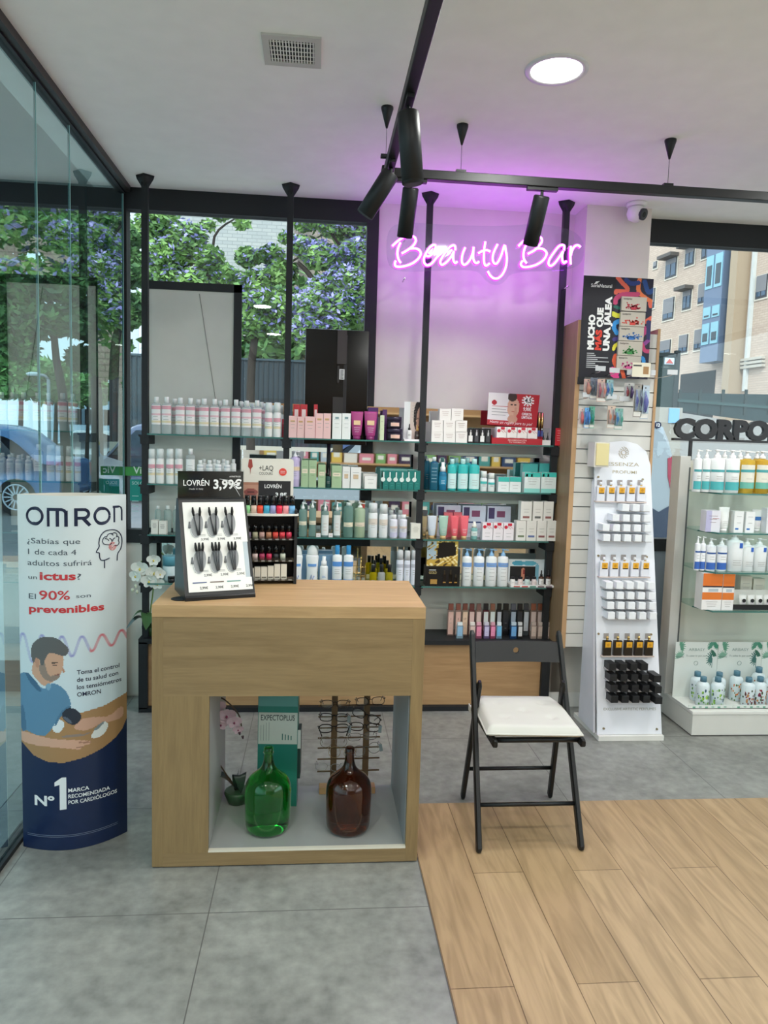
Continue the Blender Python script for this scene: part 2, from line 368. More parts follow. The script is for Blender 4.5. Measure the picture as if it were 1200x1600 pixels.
# lighting track and its spots
ZT = 2.775
tk = thing('lighting_track', 'black L-shaped suspended lighting track running toward the purple wall', 'light track', (.29, 3.36, ZT))
m = MB().box(-.02, .02, -6.5, .02, -.02, .02, black, .003).box(.02, 3.6, -.02, .02, -.02, .02, black, .003); m.build('rail', tk)
MB().box(-.028, .028, -.03, .028, -.024, .024, black, .004).build('corner_joint', tk)
for x, y, lx, ly in [(.616, 3.36, None, 0), (1.575, 3.36, None, 0), (.27, 3.24, None, 0), (2.5, 3.36, 0, 0)]:
    h = MB().loft([(ZC, .026, .026), (ZC-.008, .026, .026), (ZC-.085, .004, .004)], black, 16); o = h.build('suspension_cone'); o.location = (x-.29, y-3.36, -ZT); o.location = Vector((x, y, 0))-Vector((.29, 3.36, ZT)); o.parent = tk
    MB().tube([(x-.29, y-3.36, ZC-.08-ZT), (x-.29, y-3.36, .02)], .0012, C('4a4448'), 6).box(x-.29-.022, x-.29+.022, y-3.36-.012, y-3.36+.012, .02, .032, black).build('suspension_wire', tk)
def spot(loc, d, lab, L_=.215, r=.036, face=False, power=K_SPOT, size=85, rail='x'):
    """cylindrical head hanging under the track; d = pointing direction"""
    t = thing('track_spotlight', lab, 'spotlight', loc, 0, 'black track spotlights'); del t['group']
    d = Vector(d).normalized(); a = MB()
    if rail == 'x': a.box(-.07, .07, -.012, .012, -.034, -.02, black)
    else: a.box(-.012, .012, -.07, .07, -.034, -.02, black)
    a.build('adapter', t); top = Vector((0, 0, -.055))
    MB().tube([(0, 0, -.03), top, top+d*.01], .007, black_sat, 8).build('swivel', t)
    c0 = top; c1 = top+d*L_
    MB().tube([c0, c0+d*.002, c0+d*.006, c1-d*.004, c1, c1-d*.01, c1-d*.012], [r*.86, r*.96, r, r, r*.97, r*.88, r*.86], black, 28, cap=False).tube([c0-d*.0005, c0], r*.86, black, 28).build('housing', t)
    MB().tube([c1-d*.016, c1-d*.012], r*.85, lamp_face if face else P('lens', (1, .95, .85), .3, emit=6), 24).build('lens', t)
    ld = bpy.data.lights.new('spot', 'SPOT'); ld.energy = power; ld.spot_size = R_(size); ld.spot_blend = .7; ld.shadow_soft_size = .03; ld.color = (1, .99, .94)
    lo = bpy.data.objects.new('spot_bulb', ld); COL.objects.link(lo); lo.location = c1+d*.004; lo.rotation_euler = d.to_track_quat('-Z', 'Y').to_euler(); lo.parent = t
    return t
spot((.29, 2.62, ZT), (.10, -.02, -1), 'largest black track spotlight with glowing face, nearest the viewer', .235, .038, True, rail='y', power=30, size=110)
spot((.29, 3.20, ZT), (-.62, .15, -1), 'black track spotlight tilted to the left at the track corner', .20, .038, rail='y')
spot((.395, 3.36, ZT), (-.06, .40, -1), 'black track spotlight just left of the neon word Beauty', .21, .036)
spot((.99, 3.36, ZT), (-.10, .42, -1), 'black track spotlight hanging over the neon word Bar', .215, .036)
spot((2.3, 3.36, ZT), (-.3, .25, -1), 'added black track spotlight out of frame, brightening the perfume stand', .21, .036, power=10, size=80)  # unseen head added to light the perfume stand
spot((2.62, 3.30, ZT), (-.05, .28, -1), 'added black track spotlight out of frame, brightening the white display', .21, .036, power=16, size=100)  # extra head beyond view, put in to brighten the white display
spot((.29, 1.5, ZT), (-.35, .5, -1), 'added unseen track spotlight above the viewer, fill light for the oak counter', .21, .036, rail='y', power=5, size=90)  # unseen lamp added as fill on the counter
spot((.29, .9, ZT), (.35, .75, -1), 'added unseen track spotlight above the viewer, fill light for the chair', .21, .036, rail='y', power=8, size=80)  # another added lamp out of view, filling the chair
# dome camera on the pillar
t = thing('security_camera', 'small white dome security camera under the ceiling on the pillar', 'camera', (1.80, 4.22, 0))
MB().loft([(ZC-.001, .055, .055), (ZC-.02, .055, .055), (ZC-.022, .045, .045)], white, 24).build('mount', t)
b = MB(); c = Vector((0, 0, ZC-.055)); dd = Vector((.55, -.75, -.35)).normalized()
b.loft([(ZC-.02, .03, .03), (ZC-.03, .045, .045), (ZC-.06, .052, .052), (ZC-.09, .042, .042), (ZC-.105, .018, .018)], white, 24); b.build('housing', t)
MB().tube([c+dd*.035, c+dd*.056], .032, C('3a3c42', .3), 24).tube([c+dd*.056, c+dd*.058], .014, black_gloss, 16).build('lens', t)

# ================================================================ OUTSIDE
asphalt = C('6f7276', .9); pave = C('a9aaa6', .9)
GZ = .18
struct('ground_street', MB().box(-45, 60, YW+.14, 110, GZ-.3, GZ-.004, asphalt), 'asphalt street outside the shop')
struct('ground_pavement', MB().box(-14, 14, YW+.14, 8.2, GZ-.003, GZ, pave), 'pale pavement outside the shop window')
struct('ground_left', MB().box(-30, -1.32, YB, YW+.14, -.2, -.02, pave), 'paved forecourt left of the glass partition')
def leaf_mat(name, c1, c2):
    m = bpy.data.materials.new(name); m.use_nodes = True; nt, N, L, b = nodes(m)
    tc = N.new('ShaderNodeTexCoord'); n = N.new('ShaderNodeTexNoise'); n.inputs['Scale'].default_value = 3.5; n.inputs['Detail'].default_value = 6
    r = N.new('ShaderNodeValToRGB'); r.color_ramp.elements[0].color = (*hx(c1), 1); r.color_ramp.elements[1].color = (*hx(c2), 1); r.color_ramp.elements[0].position = .35; r.color_ramp.elements[1].position = .65
    L.new(tc.outputs['Object'], n.inputs['Vector']); L.new(n.outputs[0], r.inputs[0]); L.new(r.outputs[0], b.inputs['Base Color']); b.inputs['Roughness'].default_value = .6
    b.inputs['Subsurface Weight'].default_value = 0; return m
leaf_a, leaf_b, leaf_c = leaf_mat('leaf_dark', '2f5a33', '6f9c55'), leaf_mat('leaf_mid', '426b38', '8db565'), leaf_mat('leaf_bright', '5c9150', '9cca7c')
purple = leaf_mat('jacaranda_blossom', '7f80c4', 'b3b0e6'); bark = C('2a241f', .9)
rng = np.random.default_rng(5)
def leaves(name, clumps, n, size, mat, parent, flat=.5):
    """leaf cards scattered through round clumps (x, y, z, r)"""
    cl = np.array(clumps, float); w_ = cl[:, 3]**2; idx = rng.choice(len(cl), n, p=w_/w_.sum())
    d = rng.normal(size=(n, 3)); d /= np.linalg.norm(d, axis=1)[:, None]; r = cl[idx, 3]*rng.random(n)**.45
    c = cl[idx, :3]+d*r[:, None]*np.array([1, 1, .75])
    a = rng.normal(size=(n, 3)); a[:, 2] *= flat; a /= np.linalg.norm(a, axis=1)[:, None]
    b = np.cross(a, rng.normal(size=(n, 3))); b /= np.linalg.norm(b, axis=1)[:, None]
    s = (size*(.6+.8*rng.random(n)))[:, None]
    v = np.stack([c-a*s, c+b*s*.45, c+a*s, c-b*s*.45], 1).reshape(-1, 3)
    me = bpy.data.meshes.new(name); me.vertices.add(4*n); me.vertices.foreach_set('co', v.ravel().astype('f'))
    me.loops.add(4*n); me.loops.foreach_set('vertex_index', np.arange(4*n, dtype='i')); me.polygons.add(n); me.polygons.foreach_set('loop_start', np.arange(0, 4*n, 4, dtype='i'))
    me.update(calc_edges=True); me.materials.append(mat); o = bpy.data.objects.new(name, me); COL.objects.link(o); o.parent = parent; return o
def tree(lab, base, limbs, clumps, n, size, mat, n2=0, trunk_r=.12, group='street trees'):
    t = thing('street_tree', lab, 'tree', base, 0)
    m = MB()
    for l, r in limbs:
        pts = spline([Vector(p)-Vector(base) for p in l], 4); k = len(pts)
        m.tube(pts, [.62*r*(1-.72*i/k) for i in range(k)], bark, 7)
    m.build('trunk', t)
    cl = [(c[0]-base[0], c[1]-base[1], c[2]-base[2], c[3]) for c in clumps]
    leaves('foliage', cl, n, size, mat, t)
    if n2: leaves('blossom', [(c[0], c[1], c[2]+c[3]*.1, c[3]*1.03) for c in cl], n2, size*.7, purple, t)
    return t
def pc(x, y, Y, r):  # clump centred on a photo pixel at distance Y, r in pixels
    p = at(x, y, 'y', Y); return (p.x, p.y, p.z, r*Y/1165)
def pp(x, y, Y): return tuple(at(x, y, 'y', Y))
# jacaranda behind the white board and one behind the screen
Y1 = 10.
tree('green jacaranda with some lilac blossom behind the left shop window', (at(395, 700, 'y', Y1).x, Y1, GZ-.1),
     [([(at(395, 700, 'y', Y1).x, Y1, GZ-.1), pp(392, 600, Y1), pp(400, 510, Y1), pp(395, 450, Y1), pp(440, 400, Y1)], .11), ([pp(400, 500, Y1), pp(340, 440, Y1), pp(285, 415, Y1), pp(255, 380, Y1)], .06), ([pp(336, 440, Y1), pp(335, 370, Y1), pp(370, 340, Y1)], .04), ([pp(400, 470, Y1), pp(425, 430, Y1), pp(470, 400, Y1)], .05), ([pp(400, 520, Y1), pp(470, 480, Y1), pp(520, 470, Y1)], .05)],
     [pc(248, 350, Y1, 34), pc(290, 375, Y1, 34), pc(325, 405, Y1, 26), pc(262, 400, Y1, 36), pc(345, 335, Y1, 13), pc(378, 350, Y1, 12), pc(325, 352, Y1, 11), pc(388, 402, Y1, 20), pc(424, 398, Y1, 20), pc(448, 372, Y1, 12), pc(440, 425, Y1, 26), pc(400, 440, Y1, 24), pc(260, 440, Y1, 30), pc(300, 440, Y1, 26), pc(350, 430, Y1, 20), pc(410, 475, Y1, 34), pc(450, 480, Y1, 36), pc(400, 510, Y1, 28), pc(440, 520, Y1, 26), pc(470, 350, Y1, 10)], 15000, .052, leaf_b, 4500)
Y2 = 9.5
tree('jacaranda covered in lilac blossom behind the black screen', (at(530, 700, 'y', Y2).x, Y2, GZ-.1),
     [([(at(530, 700, 'y', Y2).x, Y2, GZ-.1), pp(528, 600, Y2), pp(520, 520, Y2), pp(490, 440, Y2), pp(465, 410, Y2)], .12), ([pp(522, 500, Y2), pp(545, 420, Y2), pp(515, 360, Y2), pp(500, 335, Y2)], .05), ([pp(524, 520, Y2), pp(580, 460, Y2), pp(600, 400, Y2)], .05)],
     [pc(480, 345, Y2, 22), pc(520, 345, Y2, 30), pc(560, 350, Y2, 34), pc(500, 400, Y2, 28), pc(560, 400, Y2, 34), pc(540, 440, Y2, 34), pc(500, 450, Y2, 22), pc(575, 450, Y2, 30), pc(490, 480, Y2, 32), pc(535, 480, Y2, 34), pc(575, 490, Y2, 26), pc(480, 515, Y2, 30), pc(520, 510, Y2, 26), pc(470, 385, Y2, 20), pc(600, 400, Y2, 30)], 14000, .05, leaf_b, 13000)
Y3 = 12.
tree('tall dark green street tree beyond the glass partition', (at(150, 690, 'y', Y3).x, Y3, GZ-.1),
     [([(at(152, 720, 'y', Y3).x, Y3, GZ-.1), pp(152, 640, Y3), pp(146, 540, Y3), pp(140, 440, Y3), pp(130, 350, Y3)], .17), ([pp(145, 500, Y3), pp(190, 450, Y3), pp(205, 400, Y3)], .06)],
     [pc(150, 350, Y3, 50), pc(190, 400, Y3, 30), pc(160, 430, Y3, 46), pc(205, 430, Y3, 26), pc(150, 500, Y3, 46), pc(190, 490, Y3, 34), pc(175, 540, Y3, 30), pc(120, 390, Y3, 45), pc(215, 370, Y3, 20), pc(130, 330, Y3, 40), pc(205, 480, Y3, 26), pc(165, 570, Y3, 30), pc(130, 560, Y3, 26)], 17000, .07, leaf_a)
tree('broad dark green street tree at the far left edge', (at(105, 690, 'y', 11), 11, GZ-.1) if 0 else (at(105, 700, 'y', 11).x, 11, GZ-.1),
     [([(at(105, 700, 'y', 11).x, 11, GZ-.1), pp(100, 640, 11), pp(88, 560, 11), pp(80, 480, 11), pp(60, 400, 11)], .13), ([pp(84, 520, 11), pp(40, 450, 11), pp(10, 400, 11)], .07)],
     [pc(20, 350, 11, 55), pc(80, 360, 11, 50), pc(30, 440, 11, 50), pc(90, 440, 11, 44), pc(60, 500, 11, 40), pc(100, 500, 11, 34), pc(10, 500, 11, 36), pc(30, 540, 11, 30), pc(-40, 380, 11, 60), pc(-40, 470, 11, 50), pc(115, 400, 11, 30), pc(60, 320, 11, 40)], 17000, .07, leaf_a)
Y5 = 10.2
tree('jacaranda hidden behind the white wall, seen only as a reflection', (2.2, Y5, GZ-.1), [([(2.2, Y5, GZ-.1), (2.2, Y5, 2.5), (2.4, Y5, 4.5)], .12)],
     [(x_, Y5, z_, .75) for x_ in (.6, 1.5, 2.4, 3.2) for z_ in (3.3, 4.4, 5.4)], 7000, .085, leaf_b, 3000)
for i, (x, y, Y, r, lab) in enumerate([(30, 585, 26, 50, 'bright green tree farthest left down the street'), (85, 598, 30, 42, 'bright green tree behind the street lamp'), (135, 610, 34, 34, 'small bright green tree beyond the parked cars')]):
    b_ = at(x, 689, 'y', Y); cs = [pc(x+dx*r, y+dy*r, Y, r*.6) for dx, dy in ((-.6, 0), (0, -.4), (.6, 0), (0, .1), (-.3, .3), (.35, .3))]
    tree(lab, (b_.x, Y, GZ-.1), [([(b_.x, Y, GZ-.1), (b_.x+.1, Y, 3), pp(x, y, Y)], .16)], cs, 2600, .22, leaf_c)
# hedge and dark fence across the street
def block(name, lab, cat, x0, x1, yt, yb, Y, dep, m, zb=None):
    a = at(x0, yt, 'y', Y); b = at(x1, yb, 'y', Y); z0 = b.z if zb is None else zb
    return tag(MB().box(a.x, b.x, Y, Y+dep, z0, a.z, m).build(name), lab, cat)
YF = 19.
fz = at(400, 560, 'y', YF).z
t = thing('street_fence', 'dark blue-green metal fence across the street behind the trees', 'fence', (0, YF, GZ))
m = MB(); x0, x1 = at(172, 600, 'y', YF).x, at(640, 600, 'y', YF).x
m.box(x0, x1, .02, .05, 1.2, fz-GZ, C('22343d', .6)); m.build('fence_panel', t)
m = MB(); k = 60
for i in range(k+1):
    x = x0+(x1-x0)*i/k; m.box(x-.02, x+.02, -.01, .02, 1.2, fz-GZ, C('1a272e', .5))
m.build('bars', t)
MB().box(x0, x1, -.03, .07, fz-GZ-.05, fz-GZ, C('2c4048', .5)).build('top_rail', t)
MB().box(x0, x1, -.1, .2, 0, 1.2, C('b9b5a8', .9)).build('plinth_wall', t)
t = thing('hedge', 'dark green hedge behind the street fence', 'hedge', (0, YF+1.6, GZ)); 
leaves('foliage', [(x0+(x1-x0)*(i+.5)/16, 0, zz, 1.3) for i in range(3, 16) for zz in (2.6, 3.9, 5.0)], 6500, .2, leaf_a, t)
# pale brick building behind the jacarandas
def brick(name, c1, c2, c3, sc=1.0):
    m = bpy.data.materials.new(name); m.use_nodes = True; nt, N, L, b = nodes(m)
    tc = N.new('ShaderNodeTexCoord'); mp = N.new('ShaderNodeMapping'); mp.inputs['Rotation'].default_value = (R_(90), 0, 0)
    sp = N.new('ShaderNodeSeparateXYZ'); cb = N.new('ShaderNodeCombineXYZ'); ad = N.new('ShaderNodeMath'); ad.operation = 'ADD'
    L.new(tc.outputs['Object'], sp.inputs[0]); L.new(sp.outputs[0], ad.inputs[0]); L.new(sp.outputs[1], ad.inputs[1]); L.new(ad.outputs[0], cb.inputs[0]); L.new(sp.outputs[2], cb.inputs[1])
    bt = N.new('ShaderNodeTexBrick'); bt.inputs['Scale'].default_value = 1; bt.inputs['Brick Width'].default_value = .55*sc; bt.inputs['Row Height'].default_value = .2*sc; bt.inputs['Mortar Size'].default_value = .02*sc
    for k_, c_ in zip(('Color1', 'Color2', 'Mortar'), (c1, c2, c3)): bt.inputs[k_].default_value = (*hx(c_), 1)
    L.new(cb.outputs[0], bt.inputs[0]); L.new(bt.outputs['Color'], b.inputs['Base Color']); b.inputs['Roughness'].default_value = .9; return m
brick_w, brick_b = brick('pale_brick', '989d9b', 'a5a8a4', '858a89', .55), brick('sand_brick', 'b9a595', 'c4b1a0', 'ab998a', .7)
YB2 = 24.
a0 = at(262, 300, 'y', YB2); a1 = at(462, 300, 'y', YB2); a2 = at(640, 300, 'y', YB2)
t = thing('brick_building', 'pale brick building behind the lilac jacarandas', 'building', (0, YB2, GZ))
MB().box(a0.x, a1.x, 0, 8, 0, 13, brick_w).build('wall', t)
MB().box(a1.x, 11, .9, 8, 0, 13, brick('tan_brick', '8e8579', '9a9085', '7c746a')).build('side_wall', t)
MB().box(a1.x-.02, a1.x+.1, -.1, .9, 0, 13, C('77706a', .8)).build('corner_pipe', t)
# pale far buildings at the left, seen under the crowns
t = thing('far_building', 'pale blue-white low building far down the street', 'building', (0, 60, GZ))
a, b = at(75, 612, 'y', 60), at(180, 612, 'y', 60); MB().box(a.x, b.x, 0, 6, 0, a.z-GZ, C('b7cfe0', .8)).build('wall', t)
mm = MB()
for i in range(7): mm.box(a.x+.6+i*(b.x-a.x)/7, a.x+1.8+i*(b.x-a.x)/7, -.05, .02, 2.0, 3.2, C('5d7484', .3))
mm.build('window_band', t)
t = thing('white_tower', 'narrow white high building between the trees and the shelf post', 'building', (0, 40, GZ))
a, b = at(198, 305, 'y', 40), at(222, 305, 'y', 40); MB().box(a.x, b.x, 0, 4, 0, 18, C('d5dde6', .8)).build('wall', t)
MB().box(a.x+.2, b.x-.2, -.03, .03, 3, 17, C('b9c6d4', .5)).build('window_band', t)
# street lamp
t = thing('street_lamp', 'thin grey street lamp under the tree crowns', 'street lamp', (*at(77, 689, 'y', 22).xy, GZ-.004))
zt_ = at(77, 587, 'y', 22).z-GZ
MB().tube([(0, 0, 0), (0, 0, zt_-.1)], .05, C('8d979c'), 8).build('pole', t)
MB().tube([(0, 0, zt_-.1), (-.1, 0, zt_), (-.25, 0, zt_+.02)], .04, C('8d979c'), 8).build('arm', t)
MB().loft([(zt_-.02, .18, .1), (zt_+.05, .22, .12), (zt_+.09, .1, .06)], C('cfdde2'), 14, -.4, 0).build('lamp_head', t)
# parked cars
def car(lab, x, y, rz, body, L_=4.2, H_=1.45, W_=1.75, z=GZ-.004, boxy=0):
    t = thing('parked_car', lab, 'car', (x, y, z), rz)
    h = L_/2
    prof = [(-h, .35), (-h+.05, .75), (-h+.9, .92), (-h+1.45, H_-.06), (-h+2.0, H_), (h-1.0, H_-.03), (h-.35, 1.0), (h-.02, .9), (h, .35)]
    if boxy: prof = [(-h, .35), (-h+.03, .95), (-h+.45, 1.15), (-h+.8, H_-.05), (-h+1.2, H_), (h-.28, H_), (h-.10, H_-.2), (h-.01, .95), (h, .35)]
    sp_ = spline([(a, 0, b) for a, b in prof], 5)
    bm_ = MB(); secs = [(-W_/2, .86), (-W_/2+.06, .95), (-W_/2+.3, 1.0), (W_/2-.3, 1.0), (W_/2-.06, .95), (W_/2, .86)]
    n = len(sp_); vs = []
    for yy, k in secs:
        for p in sp_: vs.append((p.x*(.97 if abs(yy) > W_/2-.1 else 1), yy*(1 if p.z < 1.0 else 1-.28*(p.z-1.0)/(H_-1.0)), .3+(p.z-.3)*k if p.z > .9 else p.z))
    fs = []
    for j in range(len(secs)-1):
        for i in range(n-1): fs.append((j*n+i, j*n+i+1, (j+1)*n+i+1, (j+1)*n+i))
    fs.append(tuple(range(n))); fs.append(tuple(range((len(secs)-1)*n, len(secs)*n))[::-1]); fs.append(tuple(j*n for j in range(len(secs))) + tuple(j*n+n-1 for j in reversed(range(len(secs)))))
    bm_.add(vs, fs, body, True); bm_.build('car_body', t)
    gl = MB()
    for sgn in (-1, 1):
        yy = sgn*(W_/2-.13); y2 = sgn*(W_/2-.005)
        if boxy: win = [[(-h+.75, 1.0), (-h+1.0, H_-.12), (-h+2.0, H_-.1), (-h+2.0, 1.0)], [(-h+2.08, 1.0), (-h+2.08, H_-.1), (h-.5, H_-.1), (h-.3, 1.0)]]
        else: win = [[(-h+1.15, .98), (-h+1.6, H_-.13), (-h+2.3, H_-.1), (-h+2.3, .98)], [(-h+2.38, .98), (-h+2.38, H_-.1), (h-1.15, H_-.14), (h-.75, .98)]]
        for q in win:
            gl.flat([(p[0], (y2 if p[1] < 1.05 else yy+sgn*.012), p[1]) for p in q][::sgn], C('7d9ab0' if boxy else '1d2a38', .1))
    gl.build('side_windows', t)
    for sx in (-h+.8, h-.75):
        for sgn in (-1, 1):
            w_ = MB(); yy = sgn*(W_/2-.08)
            w_.tube([(sx, yy-.1, .31), (sx, yy+.1, .31)], .31, C('16181b', .8), 24); wo = w_.build('wheel', t)
            hc = MB(); y3 = yy+sgn*.105
            for k in range(14):
                a = 2*math.pi*k/14; hc.bar((sx+.05*math.cos(a), y3, .31+.05*math.sin(a)), (sx+.2*math.cos(a), y3, .31+.2*math.sin(a)), .02, .02, C('b9c6d6', .3), (0, 1, 0))
            hc.tube([(sx+.21*math.cos(2*math.pi*k/24), y3, .31+.21*math.sin(2*math.pi*k/24)) for k in range(24)], .014, C('b9c6d6', .3), 6, closed=True); hc.build('hubcap', wo)
    lt = MB()
    for sgn in (-1, 1):
        lt.box(-h-.01, -h+.06, sgn*.65-.15, sgn*.65+.15, .62, .76, C('e3eaf0', .1)); lt.box(h-.06, h+.005, sgn*.68-.1, sgn*.68+.1, .62, .86, C('a01c22', .2))
    lt.build('lights', t); return t
c = at(236, 700, 'y', 15); car('dark slate blue hatchback parked behind the left window', c.x, 16.2, 0, C('3c4c66', .25), 4.0, 1.62)
c = at(600, 700, 'y', 15); car('deep blue car parked behind the middle shelves', c.x, 16.3, 0, C('24406b', .22), 4.4, 1.5)
c = at(30, 700, 'y', 13); car('mid blue car parked at the far left', c.x-1.2, 13.6, 0, C('4a73a6', .22), 4.0, 1.5)
c = at(90, 650, 'y', 33); car('white car far down the street', c.x, 37.5, 0, C('d8dde2', .3), 4.2, 1.5)
c = at(30, 650, 'y', 36); car('red car far down the street', c.x-2, 40, 0, C('a8524c', .3), 4.2, 1.5)
# light blue van behind the perfume stand (its tail end seen at the right)
VY = 7.43
def vp(x, y): q = at(x, y, 'y', VY); return (q.x-vx, q.z-GZ)
vx = at(1064, 740, 'y', VY).x-4.3
t = thing('parked_van', 'light blue van with round 12 badge and red tail light behind the perfume stand', 'van', (vx, VY, GZ))
H_ = vp(1028, 657)[1]
prof = [(4.28, .32)]+[vp(*q) for q in [(1064, 800), (1064, 760), (1061, 735), (1056, 712), (1050, 688), (1042, 668), (1030, 658)]]+[(3.4, H_), (1.6, H_), (1.25, H_-.05), (.75, 1.15), (.15, .98), (.0, .7), (.0, .32)]
m = MB(); n = len(prof); secs = [(0, .985, .94), (.08, 1, 1), (1.62, 1, 1), (1.7, .985, .94)]; vs = []
for yy, kx, kz in secs: vs += [(2.15+(p[0]-2.15)*kx, yy, .32+(p[1]-.32)*kz) for p in prof]
m.add(vs, [tuple(range(n)), tuple(range(3*n, 4*n))[::-1]]+[(j*n+i, j*n+(i+1) % n, (j+1)*n+(i+1) % n, (j+1)*n+i) for j in range(3) for i in range(n)], C('8a959c', .3)); m.build('van_body', t)
MB().prism([(1.35, 1.05), (1.62, H_-.16), (2.5, H_-.14), (2.5, 1.05)], 'y', -.006, 0, C('4f6a80', .1)).prism([(2.6, 1.05), (2.6, H_-.14), (3.5, H_-.14), (3.6, 1.05)], 'y', -.006, 0, C('4f6a80', .1)).build('side_windows', t)
MB().prism([vp(*q) for q in [(1043, 716), (1052, 713), (1057, 735), (1055, 768), (1049, 774), (1043, 745)]], 'y', -.012, .02, C('8e1f3c', .2)).build('rear_light', t)
MB().prism([vp(*q) for q in [(985, 792), (1012, 790), (1029, 800), (1046, 790), (1063, 786)]]+[(4.27, .34), (2.2, .34), (2.2, vp(985, 792)[1])], 'y', -.012, .004, C('1d2c44', .3)).build('dark_cladding', t)
bx_, bz_ = vp(1028, 664)
MB().tube([(bx_, .02, bz_), (bx_, -.008, bz_)], .034, C('1b2440', .4), 24).text('12', lambda x, y: (bx_+x, -.0095, bz_-.016+y), .045, C('f0f0f0'), .02, 'c').build('badge', t)
for sx in (.85, 3.5):
    for yy in (.1, 1.6): MB().tube([(sx, yy-.12, .32), (sx, yy+.1, .32)], .32, C('16181b', .8), 24).tube([(sx, yy-.125, .32), (sx, yy-.12, .32)], .18, C('aab4bd', .3), 20).build('wheel', t)
# low pale wall, gate and green fence across the street on the right
YR = 15.
def zpx(x, y, Y): return at(x, y, 'y', Y).z
t = thing('retaining_wall', 'pale concrete wall below the dark green fence', 'wall', (0, YR, GZ))
p0, p1, p2, p3 = at(1005, 635, 'y', YR), at(1067, 637, 'y', YR), at(1067, 645, 'y', YR), at(1230, 660, 'y', YR)
MB().box(p0.x-6, p1.x, 0, .4, -.2, p0.z-GZ, C('9a968c', .9)).prism([(p1.x, -.2), (p3.x+6, -.2), (p3.x+6, p3.z-GZ-.9), (p1.x, p2.z-GZ)], 'y', 0, .4, C('908e8a', .9)).build('wall_body', t)
MB().box(at(1045, 650, 'y', YR-.02).x, at(1061, 650, 'y', YR-.02).x, -.03, -.005, zpx(1050, 661, YR)-GZ, zpx(1050, 638, YR)-GZ, C('6fa3cf', .5)).build('blue_sign', t)
t = thing('green_gate', 'dark green sheet metal gate with small warning sign', 'gate', (0, YR+.1, GZ))
g0, g1 = at(1010, 555, 'y', YR), at(1062, 555, 'y', YR); zt_, zb_ = zpx(1030, 553, YR)-GZ, p0.z-GZ
MB().box(g0.x, g1.x, 0, .05, zb_, zt_, C('122826', .8)).build('sheet', t)
MB().box(g1.x-.04, g1.x+.06, -.02, .08, zb_, zt_+.1, C('0f1e20', .7)).box(g0.x, g1.x, -.02, .06, zt_-.04, zt_+.04, C('0f1e20', .7)).build('frame', t)
s0, s1 = at(1042, 558, 'y', YR), at(1056, 569, 'y', YR)
MB().box(s0.x, s1.x, -.02, 0, s1.z-GZ, s0.z-GZ, C('b8cbd8')).prism([(s0.x+.02, s1.z-GZ+.02), (s1.x-.02, s1.z-GZ+.02), ((s0.x+s1.x)/2, s0.z-GZ-.02)], 'y', -.03, -.02, C('b0483e')).build('warning_sign', t)
t = thing('green_fence', 'dark green fence panels between posts below the apartment block', 'fence', (0, YR+.15, GZ))
f0, f1, f2, f3 = at(1064, 613, 'y', YR), at(1230, 612, 'y', YR), at(1230, 660, 'y', YR), at(1064, 637, 'y', YR)
MB().prism([(f0.x, f3.z-GZ-.05), (f2.x, f2.z-GZ-.05), (f2.x+3, f2.z-GZ-.3), (f1.x+3, f1.z-GZ), (f0.x, f0.z-GZ)], 'y', 0, .03, C('132a2c', .8)).build('fence_sheet', t)
for x in (1068, 1100, 1136, 1172, 1210):
    a, b = at(x, 608, 'y', YR), at(x, 648, 'y', YR); MB().box(a.x-.03, a.x+.03, -.03, 0, b.z-GZ, a.z-GZ, C('0f2221', .7)).build('post', t)
MB().bar((f0.x, -.02, (f0.z+f3.z)/2-GZ), (f1.x+2, -.02, (f1.z+f2.z)/2-GZ-.1), .03, .06, C('22403f', .7)).build('rail', t)
# apartment block on the right, its long face running away down the street
th = R_(-7.6); dB = Vector((math.sin(th), math.cos(th), 0)); nB = Vector((-math.cos(th), math.sin(th), 0)); OB = Vector((25, 46, 0))
def ub(x, y):      # pixel -> (distance along face, height)
    p = atp(x, y, OB, nB); return (p-OB).dot(dB), p.z
t = thing('apartment_block', 'sand brick apartment block with dark windows and glazed bay on the right', 'building', (25, 46, 0), 0)
t.rotation_euler = (0, 0, -th+math.pi/2)     # local x runs down the street, local y = away from the face on the far side
def lb(u, z, out=0): return (u, -(-out), z)
# in local axes: x=+dB, y=z^x = nB direction
def fbox(name, u0, u1, z0, z1, o0, o1, m, parent):
    return MB().box(u0, u1, o0, o1, z0, z1, m).build(name, parent)
uL = ub(1017, 420)[0]; uR = ub(1163, 420)[0]
fbox('wall', uR, uL+6, GZ+2.4, 24, -12, 0, brick_b, t)
# face in shade right of the bay turned toward the street
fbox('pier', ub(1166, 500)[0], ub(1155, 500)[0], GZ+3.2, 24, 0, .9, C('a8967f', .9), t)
fbox('wing', uR-14, uR, GZ, 24, -11, 0, brick_b, t)
fbox('drainpipe', ub(1176, 500)[0], ub(1172, 500)[0], 5.2, 24, 0, .2, C('c9cdca', .6), t)
for zz in (560, 566, 572):
    u, z = ub(1180, zz); fbox('louvre', ub(1196, zz)[0], ub(1162, zz)[0], z-.1, z+.05, 0, .25, C('b9b3a6', .7), t)
u0, z0 = ub(1064, 590); fbox('garage_opening', ub(1118, 590)[0], ub(1064, 590)[0], GZ, z0+.2, -.05, .03, C('15171a', .8), t)
Z8 = lambda X, Y: (960+X/4, 260+Y/4)
wins = [(327, 392, 590, 705, 1), (450, 503, 520, 628, 1), (553, 607, 480, 580, 1), (312, 375, 835, 965, 0), (434, 483, 785, 900, 1), (532, 585, 740, 860, 0), (230, 256, 768, 890, 0),
        (290, 355, 1095, 1180, 0), (410, 462, 1060, 1170, 0), (507, 563, 1025, 1150, 0), (895, 960, 690, 830, 0), (905, 965, 435, 490, 0), (248, 270, 600, 640, 0)]
